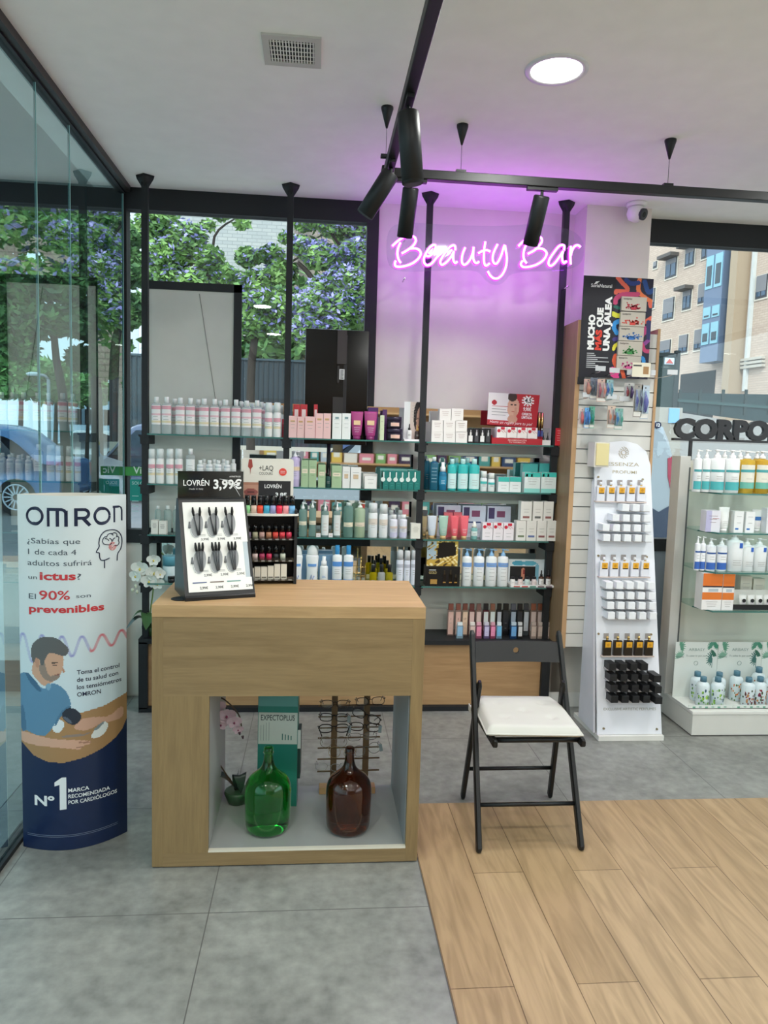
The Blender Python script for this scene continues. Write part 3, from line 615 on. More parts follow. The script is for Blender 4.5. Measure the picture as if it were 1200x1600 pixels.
wframe, wglass, wshut = C('35393f', .5), C('39536a', .06), C('79797c', .6)
for (X0, X1, T, B_, awn) in wins:
    u0, zt0 = ub(*Z8(X0, T)); _, zb0 = ub(*Z8(X0, B_)); u1, _ = ub(*Z8(X1, (T+B_)/2))
    ua, ub_ = min(u0, u1), max(u0, u1)
    wf = MB().box(ua-.08, ub_+.08, 0, .05, zb0-.1, zt0+.05, C('cfc7b8', .8)).box(ua, ub_, .03, .07, zb0, zt0, wframe).build('window', t)
    MB().box(ua+.12, (ua+ub_)/2-.05, .07, .09, zb0+.12, zt0-.12, wglass).box((ua+ub_)/2+.05, ub_-.12, .07, .09, zb0+.12, zt0-.12, wglass).box(ua+.05, ub_-.05, .09, .1, zb0+(zt0-zb0)*(.72 if awn else .3), zt0, wshut).build('pane', wf)
    if awn: MB().box(ua-.15, ub_+.15, .05, .7, zt0+.02, zt0+.25, C('54504d', .7)).build('awning', wf)
# glazed bay
b0, zt0 = ub(*Z8(655, 430)); b1, _ = ub(*Z8(775, 470)); _, zb0 = ub(*Z8(612, 1235)); bl = ub(*Z8(632, 900))[0]; br = ub(*Z8(745, 880))[0]
ua, ub2 = min(bl, br), max(bl, br); bay = fbox('bay', ua, ub2, zb0, 24, 0, .9, C('5d6f88', .4), t)
mm = MB(); H8 = [(470, 430, 1), (750, 570, 1), (940, 900, 1), (1110, 980, 1)]
for T, B_, k in [(425, 480, 0), (580, 780, 1), (890, 960, 1), (990, 1120, 1)]:
    _, za = ub(*Z8(650, T)); _, zb = ub(*Z8(650, B_)); w2 = (ub2-ua)/2
    for q in range(2): mm.box(ua+q*w2+.08, ua+(q+1)*w2-.08, .9, .94, zb, za, C('7fb0bd', .1)); mm.box(ua+q*w2+.2, ua+(q+1)*w2-.2, .94, .96, zb+.2, za-.6, C('2c3c46', .1))
mm.build('bay_glazing', bay)

# ================================================================ SHELVING
SY0, SYP = 4.22, 4.27
SZ = {1: 1.603, 2: 1.323, 3: 1.036, 4: .757, 5: .433}
PX_ = [-.956, -.168, .614, 1.406]
rack = thing('shelving_unit', 'black framed wall shelving with glass shelves, mirror strips and oak plinth', 'shelving', (0, 4.3, 0))
def rb(name, m): o = m.build(name, rack); o.location = (0, -4.3, 0); return o
for i, x in enumerate(PX_):
    m = MB(); z0 = 0 if i in (0, 3) else .42
    m.box(x-.017, x+.017, SYP-.017, SYP+.017, z0, ZC-.04, black_sat).loft([(ZC-.06, .02, .02), (ZC-.02, .045, .035), (ZC-.001, .05, .04)], black_sat, 4, x, SYP)
    p = rb('post', m)
    for k in (1, 2, 3, 4):
        b = MB(); b.box(x-.024, x+.024, SYP-.024, SYP+.13, SZ[k]-.06, SZ[k]-.009, black_sat).box(x-.034, x+.034, SYP-.02, SYP+.02, SZ[k]-.02, SZ[k]-.009, black_sat)
        b.build('shelf_bracket', p)
for b in range(3):
    x0, x1 = PX_[b]+.02, PX_[b+1]-.02
    for k in (1, 2, 3, 4):
        m = MB().box(x0, x1, SY0+.0015, YW-.06, SZ[k]-.008, SZ[k], glass_shelf).box(x0, x1, SY0, SY0+.0014, SZ[k]-.008, SZ[k], glass_edge).box(x0, x1, YW-.0599, YW-.0585, SZ[k]-.008, SZ[k], glass_edge)
        rb('glass_shelf', m)
        rb('mirror_strip', MB().box(x0+.005, x1-.005, YW-.058, YW-.052, SZ[k]-.008, SZ[k]+.20, mirror).box(x0+.005, x1-.005, YW-.0519, YW-.050, SZ[k]-.008, SZ[k]+.20, C('58524a')))
    # oak plinth
    pl = MB().box(x0-.02, x1+.02, SY0+.03, YW-.02, .03, SZ[5]-.03, oak_panel); rb('plinth_panel', pl)
m = MB().box(PX_[0]-.03, PX_[3]+.024, SY0, YW-.02, SZ[5]-.028, SZ[5], black_sat).box(PX_[0]-.03, PX_[3]+.024, SY0, SY0+.05, 0, .028, black_sat)
for x in (PX_[0]-.03, PX_[3]-.02): m.box(x, x+.05, SY0, SY0+.04, .02, SZ[5]-.02, black_sat)
m.box(.60, .628, SY0, SY0+.04, .02, SZ[5]-.02, black_sat); m.box(-.18, -.155, SY0, SY0+.04, .02, SZ[5]-.02, black_sat)
rb('plinth_frame', m)
# white board behind the shelf (back of a window poster) and black screen
a, b = at(229, 438, 'y', 4.42), at(378, 443, 'y', 4.42); zb = 1.60
t = thing('poster_panel', 'tall white board in a black frame standing behind the top left shelf', 'display board', ((a.x+b.x)/2, 4.43, 1.31))
w2 = (b.x-a.x)/2; h = a.z-1.31
m = MB().box(-w2, w2, -.012, .012, h-.045, h, black_sat).box(-w2, w2, -.012, .012, -1.3+1.0, -.26, black_sat)
m.box(-w2, -w2+.004, -.012, .012, -.3, h, black_sat).box(w2-.045, w2, -.012, .012, -.3, h, black_sat); m.build('frame', t)
m = MB().box(-w2+.004, w2-.045, -.004, .006, -.26, h-.045, C('cfcdc5', .7)); m.tube([(w2*.1, -.006, h-.06), (w2*.55, -.006, .35)], .0016, C('8c8a84'), 5); m.build('board', t)
a, b = at(478, 513, 'y', 4.42), at(577, 521, 'y', 4.42)
t = thing('display_screen', 'black flat screen seen from behind with barcode label, in the window', 'screen', ((a.x+b.x)/2, 4.43, 1.55))
w2 = (b.x-a.x)/2; h = a.z-1.55
MB().box(-w2, w2, -.012, .012, .02, h, black_gloss, .003).build('screen_back', t)
MB().box(.0, .055, -.03, -.012, h-.2, h-.005, C('3a3432', .5)).box(-.02, .04, -.03, -.012, .14, .30, C('2c2826', .5)).box(.04, .06, -.02, -.012, .14, h-.03, C('1d1b1c')).build('mounting_bracket', t)
m = MB().box(.015, .045, -.0325, -.03, h-.29, h-.23, C('e8e8e4'))
for i in range(7): m.box(.02, .040, -.0332, -.0325, h-.285+i*.0075, h-.281+i*.0075, black)
m.box(.003, .0145, -.0325, -.012, h-.31, h-.21, C('2c2826')); m.build('barcode_label', t)
MB().tube([(-w2*.2, 0, .02), (-w2*.2, 0, -.20)], .012, black, 10).box(-.12, .12, -.05, .03, -.225, -.20, black).build('stand', t)
# stickers and posters on the window glass, left bay
def sticker(name, lab, cat, x0, x1, y0, y1, m, Y=YW-.03, extra=None, dep=.001):
    a, b = at(x0, y0, 'y', Y), at(x1, y1, 'y', Y); q = MB().box(a.x, b.x, Y, Y+dep, b.z, a.z, m)
    if extra: extra(q, a, b, Y-.0008)
    return tag(q.build(name), lab, cat)
def leafy(q, a, b, Y):
    cx, cz = (a.x+b.x)/2, (a.z+b.z)/2; r = (b.x-a.x)*.42; d = C('123a26')
    q.tube([(cx+r*math.cos(2*math.pi*k/24), Y-.001, cz+r*.55*math.sin(2*math.pi*k/24)) for k in range(24)], .0022, d, 5, closed=True)
    for k in range(7):
        an = math.pi*k/7+.2; q.tube([(cx, Y-.001, cz), (cx+r*.8*math.cos(an), Y-.001, cz+r*.45*math.sin(an)), ], .0016, d, 5)
        q.tube([(cx, Y-.001, cz), (cx-r*.8*math.cos(an), Y-.001, cz-r*.45*math.sin(an)), ], .0016, d, 5)
sticker('window_sticker', 'green sticker with a dark tree emblem on the window, left of the shelves', 'sticker', 243, 290, 693, 718, C('4fae6c', .4), extra=leafy)
sticker('window_banner', 'green band reading Vic on the left window', 'sticker', 186, 232, 729, 744, C('3f9a45', .4), extra=lambda q, a, b, Y: q.text('Vic', lambda x, y: (b.x-.088+x, Y, b.z+.014+y), .058, C('e6f2e6'), .02))
def solo(q, a, b, Y):
    q.text('SOLO', lambda x, y: (a.x+.012+x, Y, a.z-.03+y), .026, C('c8efe9'), .01)
    for i in range(4): q.box(a.x+.012, a.x+.05, Y-.0002, Y, a.z-.10-i*.03, a.z-.096-i*.03, C('c8efe9'))
    q.loft([(0, 0, 0)], C('c8efe9')) if 0 else q.tube([(b.x-.035, Y-.0003, (a.z+b.z)/2-.03), (b.x-.035, Y, (a.z+b.z)/2-.03)], .025, C('b6e4de'), 16)
sticker('window_poster', 'teal poster headed SOLO on the window beside the left post', 'poster', 203, 246, 749, 783, C('149a8c', .4), extra=solo)
sticker('window_card', 'pale blue and yellow card on the window beside the left post', 'poster', 233, 247, 692, 716, C('b8d4ea', .4), extra=lambda q, a, b, Y: q.box(a.x, b.x, Y-.0003, Y, a.z-.02, a.z, C('e6d578')))
# oak side panel + slatwall with skirt
xs = 1.455
t = thing('slatwall_unit', 'white slatwall panel with oak side standing right of the shelves', 'slatwall', (xs, 4.05, .44))
MB().box(-.022, 0, 0, .24, 0, 1.86, oak_side).build('side_panel', t)
MB().box(-.022, .004, -.006, 0, 0, 1.86, C('c09a72', .5)).build('edge_trim', t)
m = MB(); n = 22
for i in range(n): m.box(.004, .44, 0, .018, i*1.80/n+.006, (i+1)*1.80/n, C('d7d5cf', .45))
m.box(.004, .44, .012, .03, 0, 1.80, C('8a8a88', .5)); m.build('slat_panel', t)
MB().box(.44, .455, -.006, .24, 0, 1.83, C('c09a72', .5)).build('side_panel', t)

# ================================================================ COUNTER
CX0, CX1, CY0, CY1, CZ = -.572, .418, 2.65, 3.16, .993
ct = thing('display_counter', 'oak display counter with open see-through lower niche', 'counter', (0, CY0, 0))
def cb(name, m): o = m.build(name, ct); o.location = (0, -CY0, 0); return o
OX0, OX1, OZ0, OZ1 = -.368, .368, .062, .655
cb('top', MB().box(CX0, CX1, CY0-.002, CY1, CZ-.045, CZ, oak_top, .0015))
cb('front_panel', MB().box(CX0+.04, CX1-.046, CY0, CY0+.02, OZ1, CZ-.045, oak_shaded))
cb('left_panel', MB().box(CX0+.04, OX0, CY0+.0005, CY0+.02, OZ0-.006, OZ1, oak_shaded_v).box(OX0-.02, OX0, CY0+.02, CY1, .0, OZ1, C('a9a9a5', .4)))
cb('bottom_rail', MB().box(CX0+.04, CX1-.046, CY0, CY0+.02, .004, OZ0-.006, oak_shaded).box(OX0, CX1-.046, CY0, CY0+.02, OZ0-.006, OZ0, C('e2dccb', .4)))
cb('side_panel', MB().box(CX0, CX0+.04, CY0, CY1, .004, CZ-.045, oak_shaded_v, .001))
cb('side_panel', MB().box(CX1-.046, CX1, CY0, CY1, .004, CZ-.045, oak_shaded_v, .001).box(CX1-.05, CX1-.046, CY0+.02, CY1, OZ0, OZ1, C('8f9192', .4)))
cb('niche_floor', MB().box(OX0, CX1-.05, CY0+.02, CY1, .03, OZ0, C('a5a7a4', .18)))
cb('niche_ceiling', MB().box(OX0, CX1-.05, CY0+.02, CY1, OZ1, OZ1+.02, C('a5a7a4', .4)))
# dark cable grommet disc on the counter
g = at(282, 936, 'z', CZ)
tag(MB().loft([(CZ, .034, .034), (CZ+.003, .034, .034), (CZ+.004, .03, .03)], black_sat, 28, g.x, g.y).build('cable_grommet'), 'flat black disc on the counter beside the brush display', 'disc')

# demijohn bottles
def demijohn(name, lab, x, y, col, dark):
    t = thing(name, lab, 'bottle', (x, y, OZ0))
    g = bpy.data.materials.new(name+'_glass'); g.use_nodes = True; b = g.node_tree.nodes['Principled BSDF']
    b.inputs['Base Color'].default_value = (*col, 1); b.inputs['Transmission Weight'].default_value = 1; b.inputs['Roughness'].default_value = .02; b.inputs['IOR'].default_value = 1.18
    b.inputs['Coat Weight'].default_value = 1.0; b.inputs['Coat Roughness'].default_value = .03
    pr = [(0, .01), (.0, .06), (.006, .075), (.02, .085), (.05, .0885), (.12, .09), (.165, .09), (.195, .084), (.215, .071), (.232, .051), (.247, .034), (.265, .0235), (.29, .0185), (.32, .0165), (.33, .0165)]
    sp_ = spline([(r, 0, z) for z, r in pr[1:]], 4)
    m = MB().loft([(0, .001, .001)]+[(p.z, p.x, p.x) for p in sp_], g, 48, cap=False)
    m.loft([(.006, .001, .001)]+[(max(p.z, .006)+(.002 if p.z < .05 else 0), p.x-.004, p.x-.004) for p in sp_[3:]], g, 48, cap=False); m.build('bottle_body', t)
    MB().tube([(.0175*math.cos(2*math.pi*k/24), .0175*math.sin(2*math.pi*k/24), .314) for k in range(24)], .0035, g, 8, closed=True).loft([(.318, .0185, .0185), (.332, .0185, .0185), (.336, .015, .015), (.334, .0125, .0125), (.318, .0125, .0125)], g, 24, cap=False).build('bottle_lip', t)
    return t
demijohn('green_demijohn', 'large green glass demijohn in the counter niche', -.159, 2.80, (.12, .72, .22), 0)
demijohn('brown_demijohn', 'large dark brown glass demijohn in the counter niche', .158, 2.79, (.38, .13, .035), 0)

# tall teal carton
E0 = at(395, 1255, 'z', OZ0)
t = thing('medicine_display_box', 'tall teal carton reading EXPECTOPLUS behind the green demijohn', 'box', (-.215, 2.985, OZ0), R_(-3))
bw, bh = .165, .44; tq = C('2a7f74', .35)
m = MB().box(0, bw, 0, .07, 0, .52, tq).box(0.002, bw-.002, -.0006, 0, .27, .405, C('c9d3cb', .4))
m.box(.002, bw-.002, -.0008, 0, .432, .52, C('5d9c96', .35))
m.text('EXPECTOPLUS', lambda x, y: (.012+x, -.0015, .372+y), .033, C('3a4a4a'), .012, 'l', .14)
for i in range(4): m.box(.012+i*.011, .0135+i*.011, -.0012, -.0006, .285, .35-.004*(i % 2)+.006*i, C('6a7f7c'))
for i in range(4): m.box(.10+i*.012, .104+i*.012, -.0012, -.0006, .288, .315-.003*i, C('2f7068'))
m.build('carton', t); MB().box(bw*.9, bw+.012, .004, .075, .12, .33, C('1f3c3a', .4)).box(bw*.95, bw+.013, .003, .004, .25, .33, C('cfd6d0')).build('side_flap', t)

# spectacle rack: two wooden posts with cross bars
rk = thing('spectacle_rack', 'wooden spectacle rack with two posts behind the brown demijohn', 'rack', (.17, 3.10, OZ0))
wd, wl = C('7a5f42', .6), C('c69d6c', .5)
MB().box(-.125, .12, -.025, .025, 0, .03, wl, .003).build('base', rk)
for x in (-.065, .075): MB().box(x-.013, x+.013, -.010, .010, .03, .52, wd).build('post', rk)
zs = [.10, .155, .205, .25, .295, .345, .395, .445]
for i, z in enumerate(zs[:7]): MB().tube([(-.135, -.014, z), (.135, -.014, z+.004)], .0035, wd, 8).build('cross_bar', rk)
def specs(lab, x, z, col, rz=0, tilt=0, round_=0, y=3.055, w_=.125, thick=.0016, tag_=False, fold=1):
    t = thing('spectacles', lab, 'glasses', (x, y, z)); t.rotation_euler = (0, R_(tilt), R_(rz))
    m = MB(); lw = w_*.42; lh = lw*(.98 if round_ else .66); ms = C(col, .3)
    for s_ in (-1, 1):
        cx = s_*(lw*.5+.008); pts = []
        for k in range(22):
            a = 2*math.pi*k/22; e = 1.0 if round_ else .72
            pts.append((cx+lw*.5*math.copysign(abs(math.cos(a))**e, math.cos(a)), 0, lh*.5*math.copysign(abs(math.sin(a))**e, math.sin(a))))
        m.tube(pts, thick, ms, 6, closed=True)
    m.tube([(-.008, 0, lh*.22), (0, -.002, lh*.3), (.008, 0, lh*.22)], thick, ms, 6); m.build('frame_front', t)
    g = MB()
    for s_ in (-1, 1):
        cx = s_*(lw*.5+.008); g.flat([(cx+lw*.47*math.cos(2*math.pi*k/16), .0003, lh*.47*math.sin(2*math.pi*k/16)) for k in range(16)], acrylic)
    g.build('lenses', t)
    for s_ in (-1, 1):
        x0 = s_*(lw+.009)
        MB().tube([(x0, 0, lh*.25), (x0+s_*.004, .006, lh*.25), (x0-s_*.004, -.03 if fold < 0 else .045, lh*.1), (x0-s_*.012, -.035 if fold < 0 else .055, -lh*.55)], thick*1.1, ms, 6).build('temple', t)
    if tag_: MB().box(lw+.004, lw+.018, -.004, -.003, -.02, .012, C('97a2a4', .5)).build('price_tag', t)
    return t
bk, br_, mt, dk = '17171a', '4b2a1c', '8a7d6e', '241c22'
RX = .17
for args in [('dark square spectacles highest on the left post', RX-.065, .475, '3c2c24', 0, 0, 0), ('brown spectacles highest on the right post', RX+.085, .487, '2d211d', 0, -3, 0),
             ('black square spectacles with grey tag on the left post', RX-.068, .418, bk, 0, 2, 0, 3.05, .125, .002, True), ('dark spectacles hanging crooked on the right post', RX+.07, .422, '20181c', 0, 24, 0, 3.05, .13, .002),
             ('black spectacles with arms forward on the left post', RX-.068, .372, '1c1517', 0, -1, 0, 3.045, .13, .0022, True, -1), ('dark brown spectacles with grey tag on the right post', RX+.065, .375, '2c1c1c', 0, 4, 0, 3.05, .13, .002, True),
             ('thin round wire spectacles on the left post', RX-.068, .31, mt, 0, 0, 1, 3.05, .118, .0011), ('thin oval wire spectacles on the right post', RX+.055, .335, '6b6662', 0, -4, 0, 3.045, .125, .0011),
             ('fine gold spectacles behind the neck of the brown demijohn', RX-.03, .262, 'a58a54', 0, 3, 1, 3.05, .12, .001), ('thin grey spectacles low on the right post', RX+.075, .275, '77726e', 0, -12, 1, 3.05, .12, .0012, True),
             ('clear thin spectacles lowest on the left post', RX-.085, .20, 'a7a9a4', 0, 6, 0, 3.045, .118, .0011)]:
    a_ = list(args); lab, x_, z_ = a_[0], a_[1], a_[2]; specs(lab, x_, z_+.0, *a_[3:])

# ================================================================ ORCHIDS
leafm = C('3c5f35', .35); leafd = C('2c3a33', .35)
def petal_flower(name, parent, c, r, m, mc, face=Vector((0, -1, 0)), k=5):
    o = MB(); up = Vector((0, 0, 1)); f = face.normalized(); a = f.cross(up).normalized(); b = a.cross(f)
    for i in range(k):
        an = 2*math.pi*i/k+math.pi/2; d = a*math.cos(an)+b*math.sin(an); s_ = d.cross(f)
        rr = r*(1.0 if i in (0, 2, 3) else 1.18); ww = r*(.42 if i in (0, 2, 3) else .62)
        pts = []
        for q in range(12):
            t_ = 2*math.pi*q/12; pts.append(c+d*(rr*.52+rr*.48*math.cos(t_))+s_*ww*math.sin(t_)+f*(r*.18*(math.cos(t_)+.2)))
        ctr = c+d*rr*.52+f*(r*-.02); b0 = len(o.v)
        o.add([ctr]+pts, [(0, j+1, (j+1) % 12+1) for j in range(12)], m, True)
    fo = o.build(name, parent)
    q = MB(); cc = c+f*r*.12
    q.tube([cc-b*r*.22, cc-b*r*.05+f*r*.12, cc+b*r*.08], [r*.12, r*.16, r*.05], mc, 8); q.build('flower_lip', fo); return fo
def leaf_blade(o, base, tip, w_, m, lift=.05):
    base, tip = Vector(base), Vector(tip); d = tip-base; s_ = d.cross(Vector((0, 0, 1))).normalized(); n = 10; vs = []
    for i in range(n+1):
        t_ = i/n; p = base+d*t_+Vector((0, 0, lift*math.sin(math.pi*t_))); ww = w_*math.sin(math.pi*min(1, t_*.92+.08))**.7
        vs += [p-s_*ww+Vector((0, 0, ww*.3)), p, p+s_*ww+Vector((0, 0, ww*.3))]
    fs = []
    for i in range(n):
        for j in range(2): a = i*3+j; fs.append((a, a+1, a+4, a+3))
    o.add(vs, fs, m, True)
# white orchid on the plinth left of the counter
ob = at(233, 998, 'y', 4.1)
t = thing('white_orchid', 'white artificial orchid on the plinth between banner and counter', 'orchid', (-.93, 4.33, SZ[5]))
B0 = Vector((-.93, 4.33, SZ[5]))
MB().loft([(0, .05, .05), (.004, .055, .055), (.05, .062, .062), (.055, .058, .058)], leafm, 20).build('pot', t)
m = MB()
def L_(x, y, Y): return Vector(at(x, y, 'y', Y))-B0
leaf_blade(m, (0, 0, .05), L_(196, 985, 4.25), .03, leafd, .06); leaf_blade(m, (0, 0, .05), L_(205, 968, 4.3), .03, leafm, .06); leaf_blade(m, (0, 0, .06), L_(246, 992, 4.15), .045, leafm, .09)
leaf_blade(m, (0, 0, .06), L_(262, 960, 4.3), .035, leafm, .05); leaf_blade(m, (0, 0, .05), L_(228, 985, 4.1), .045, leafm, .08); m.build('leaves', t)
MB().tube(spline([(0, 0, .05), L_(234, 965, 4.3), L_(239, 925, 4.28), L_(240, 890, 4.27), L_(225, 875, 4.27), L_(208, 895, 4.26)], 5), .004, C('7d9a52', .5), 8).build('stem', t)
wp, yl = C('eceee6', .5), C('dfc95a', .5)
for (x, y, r, fx) in [(240, 875, .034, .1), (219, 888, .044, -.1), (241, 895, .044, .2), (233, 908, .04, 0), (246, 912, .034, .3), (212, 900, .034, -.4), (250, 897, .028, .5), (226, 900, .03, .1)]:
    petal_flower('flower', t, L_(x, y, 4.235+.01*random.random()), r, wp, yl, Vector((fx, -1, -.15)))
for (x, y) in [(212, 916), (207, 922), (214, 925)]: MB().loft([(-.012, .003, .003), (-.004, .009, .009), (.006, .008, .008), (.012, .002, .002)], C('c6cbb4', .5), 10, *L_(x, y, 4.24).xy).build('bud', t).location.z = L_(x, y, 4.24).z
# pink orchid in the niche
t = thing('pink_orchid', 'pink and white orchid in the counter niche behind the left panel', 'orchid', (-.43, 2.95, 0)); 
PB = Vector((-.405, 3.0, OZ0)); t.location = PB
def L2(x, y, Y=3.0): return Vector(at(x, y, 'y', Y))-PB
px0 = -.305-PB.x
t.location = (-.30, 3.02, OZ0); PB = Vector(t.location)
MB().loft([(0, .032, .032), (.003, .038, .038), (.045, .055, .055), (.055, .05, .05)], C('38553c', .3), 20).build('pot', t)
m = MB(); leaf_blade(m, (0, 0, .05), L2(377, 1240, 2.97), .03, leafd, .075); leaf_blade(m, (0, 0, .05), L2(372, 1218, 3.02), .028, leafd, .05); leaf_blade(m, (0, 0, .05), L2(318, 1225, 3.0), .03, leafd, .05); m.build('leaves', t)
MB().tube(spline([(0, 0, .05), L2(325, 1160), L2(322, 1095), L2(345, 1090), L2(372, 1115), L2(378, 1142)], 5), .003, C('5c4a3a', .5), 8).build('stem', t)
pk, pd = C('d6bcc6', .5), C('8f3a5e', .5)
for (x, y, r) in [(340, 1104, .03), (354, 1118, .034), (366, 1128, .028), (334, 1122, .03), (345, 1132, .026), (372, 1140, .02), (330, 1140, .02)]: petal_flower('flower', t, L2(x, y, 2.97), r, pk, pd, Vector((.2, -1, -.2)))
for (x, y) in [(379, 1150), (374, 1144), (331, 1152)]:
    c = L2(x, y, 2.97); MB().tube([c, c+Vector((.002, 0, -.012))], [.006, .003], C('4a2c38'), 8).build('bud', t)

# ================================================================ CHAIR
t = thing('folding_chair', 'black folding wooden chair with white cushion facing the viewer', 'chair', (.88, 2.9, 0)); CO = Vector((.88, 2.9, 0))
kb = C('131517', .42)
def K(*p): return Vector(p)-CO
LT, RT = K(.700, 3.12, .782), K(1.09, 3.12, .782); LF, RF = K(.671, 2.70, .002), K(1.086, 2.70, .002)
def rail(name, a, b, w_, h_):
    m = MB(); d = (b-a).normalized(); sd_ = Vector((1, 0, 0)); n = d.cross(sd_).normalized(); vs = []
    secs = []; L = (b-a).length
    for s_, k in ((0, .7), (.012, 1), (L-.02, 1), (L, .6)): secs.append([a+d*s_+sd_*x*w_/2*k+n*y*h_/2*k for x, y in ((-.6,-1),(.6,-1),(1,-.6),(1,.6),(.6,1),(-.6,1),(-1,.6),(-1,-.6))])
    for s_ in secs: vs += s_
    fs = [tuple(range(8))[::-1], tuple(range(24, 32))]
    for j in range(3):
        for i in range(8): fs.append((j*8+i, j*8+(i+1) % 8, (j+1)*8+(i+1) % 8, (j+1)*8+i))
    m.add(vs, fs, kb); return m.build(name, t)
rail('leg', LF, LT, .022, .036); rail('leg', RF, RT, .022, .036)
rail('leg', K(.693+.002, 3.145, .002), K(.712, 2.98, .60), .020, .032); rail('leg', K(1.100, 3.145, .002), K(1.075, 2.98, .60), .020, .032)
# stretchers
def on(a, b, z): k = (z-a.z)/(b.z-a.z); return a+(b-a)*k
MB().tube([on(LF, LT, .155), on(RF, RT, .155)], .0085, kb, 12).build('stretcher', t)
a, b = K(.697, 3.11, .155), K(1.098, 3.11, .155); MB().tube([a, b], .0085, kb, 12).build('stretcher', t)
# back slat with oval hole, slightly curved
m = MB(); A = on(LF, LT, .70); B = on(RF, RT, .70); W2 = (B-A).length; nx = 24; H2 = .045; up = (LT-LF).normalized()
def SP(u, v, d): 
    y = .016*math.sin(math.pi*u); return A+(B-A)*u+up*v+Vector((0, y+d-.008, 0))
hole = (.5, .018, .0105, .0115)
for d, fl in ((0, 0), (.014, 1)):
    pass
ring = []
for q in range(24):
    an = 2*math.pi*q/24; ring.append((.5+.034*math.cos(an), .004+.0135*math.sin(an)))
outer = []
for q in range(24):   # square patch ring round the hole
    an = 2*math.pi*q/24; c_, s_ = math.cos(an), math.sin(an); k = 1/max(abs(c_), abs(s_)); outer.append((.5+.12*c_*k, H2*s_*k))
for d, rev in ((0, False), (.014, True)):
    b0 = [SP(u, v, d) for u, v in ring]+[SP(u, v, d) for u, v in outer]
    fs = [(i, (i+1) % 24, 24+(i+1) % 24, 24+i) for i in range(24)]; m.add(b0, fs, kb)
    for (ua, ub_) in ((0, .38), (.62, 1)):
        n = 8; vs = []; 
        for i in range(n+1):
            u = ua+(ub_-ua)*i/n; vs += [SP(u, -H2, d), SP(u, H2, d)]
        m.add(vs, [(2*i, 2*i+2, 2*i+3, 2*i+1) for i in range(n)], kb, True)
m.add([SP(u, v, 0) for u, v in ring]+[SP(u, v, .014) for u, v in ring], [(i, (i+1) % 24, 24+(i+1) % 24, 24+i) for i in range(24)], kb, True)
for v in (-H2, H2):
    n = 24; vs = []
    for i in range(n+1): vs += [SP(i/n, v, 0), SP(i/n, v, .014)]
    m.add(vs, [(2*i, 2*i+1, 2*i+3, 2*i+2) for i in range(n)], kb)
m.build('backrest', t)
# seat: two side rails, slats, front cross rail
for x in (.728, 1.085): rail('seat_rail', K(x, 2.735, .425), K(x-.01, 3.12, .435), .022, .034)
m = MB()
for i in range(5): y = 2.80+i*.07; m.box(.735-.88, 1.08-.88, y-2.9, y+.055-2.9, .438, .448, kb)
m.build('seat_slats', t)
MB().tube([K(.728, 2.775, .428), K(1.085, 2.775, .428)], .011, kb, 12).build('seat_crossbar', t)
# cushion, a thing that lies on the seat
cu = thing('seat_cushion', 'thin white padded cushion tied on the black folding chair', 'cushion', (.895, 2.93, .449), R_(-3))
m = MB(); nx, ny = 30, 30; vs = []; Wc, Dc, Hc = .385, .385, .038
def outline(u, v):
    x = (u-.5)*Wc; y = (v-.5)*Dc; 
    k = 1-.14*max(0, v-.75)/.25*1.0; return x*(k if v > .75 else 1), y
def cz(u, v):
    e = min(u, 1-u, v, 1-v); z = Hc*min(1, (e/.06))**.45 if e > 0 else 0
    for (a_, b_) in ((.25, .3), (.75, .3), (.5, .5), (.25, .72), (.75, .72)): z -= .015*math.exp(-((u-a_)**2+(v-b_)**2)/.0016)
    return z+.002*math.sin(7*u+3*v)*min(1, e*8)
cw = C('cfcec6', .8)
for s_ in (1, 0):
    vs = []
    for j in range(ny+1):
        for i in range(nx+1):
            u, v = i/nx, j/ny; x, y = outline(u, v); vs.append((x, y, .014+cz(u, v)*.8 if s_ else .0+.014*(1-min(1, min(u, 1-u, v, 1-v)/.04))))
    m.add(vs, [(j*(nx+1)+i, j*(nx+1)+i+1, (j+1)*(nx+1)+i+1, (j+1)*(nx+1)+i)[::1 if s_ else -1] for j in range(ny) for i in range(nx)], cw, True)
m.build('cushion_body', cu)
m = MB()
edge = [(0, 0), (1, 0), (1, .75), (.95, 1), (.05, 1), (0, .75)]
pts = []
for i in range(len(edge)):
    a_, b_ = edge[i], edge[(i+1) % len(edge)]
    for k in range(8): u = a_[0]+(b_[0]-a_[0])*k/8; v = a_[1]+(b_[1]-a_[1])*k/8; x, y = outline(u, v) if v <= .75 else ((u-.5)*Wc*(1-.14*(v-.75)/.25), (v-.5)*Dc); pts.append((x, y, .0145))
m.tube(pts, .0035, cw, 6, closed=True); m.build('piping', cu)
m = MB()
for s_ in (-1, 1): m.box(s_*.175-(.035 if s_ < 0 else -.0), s_*.175+(.0 if s_ < 0 else .035), .12, .145, .004, .008, C('dcdad0', .8)); m.box(s_*.21-.002, s_*.21+.002, .10, .145, -.012, .016, C('dcdad0', .8))
m.build('strap', cu)

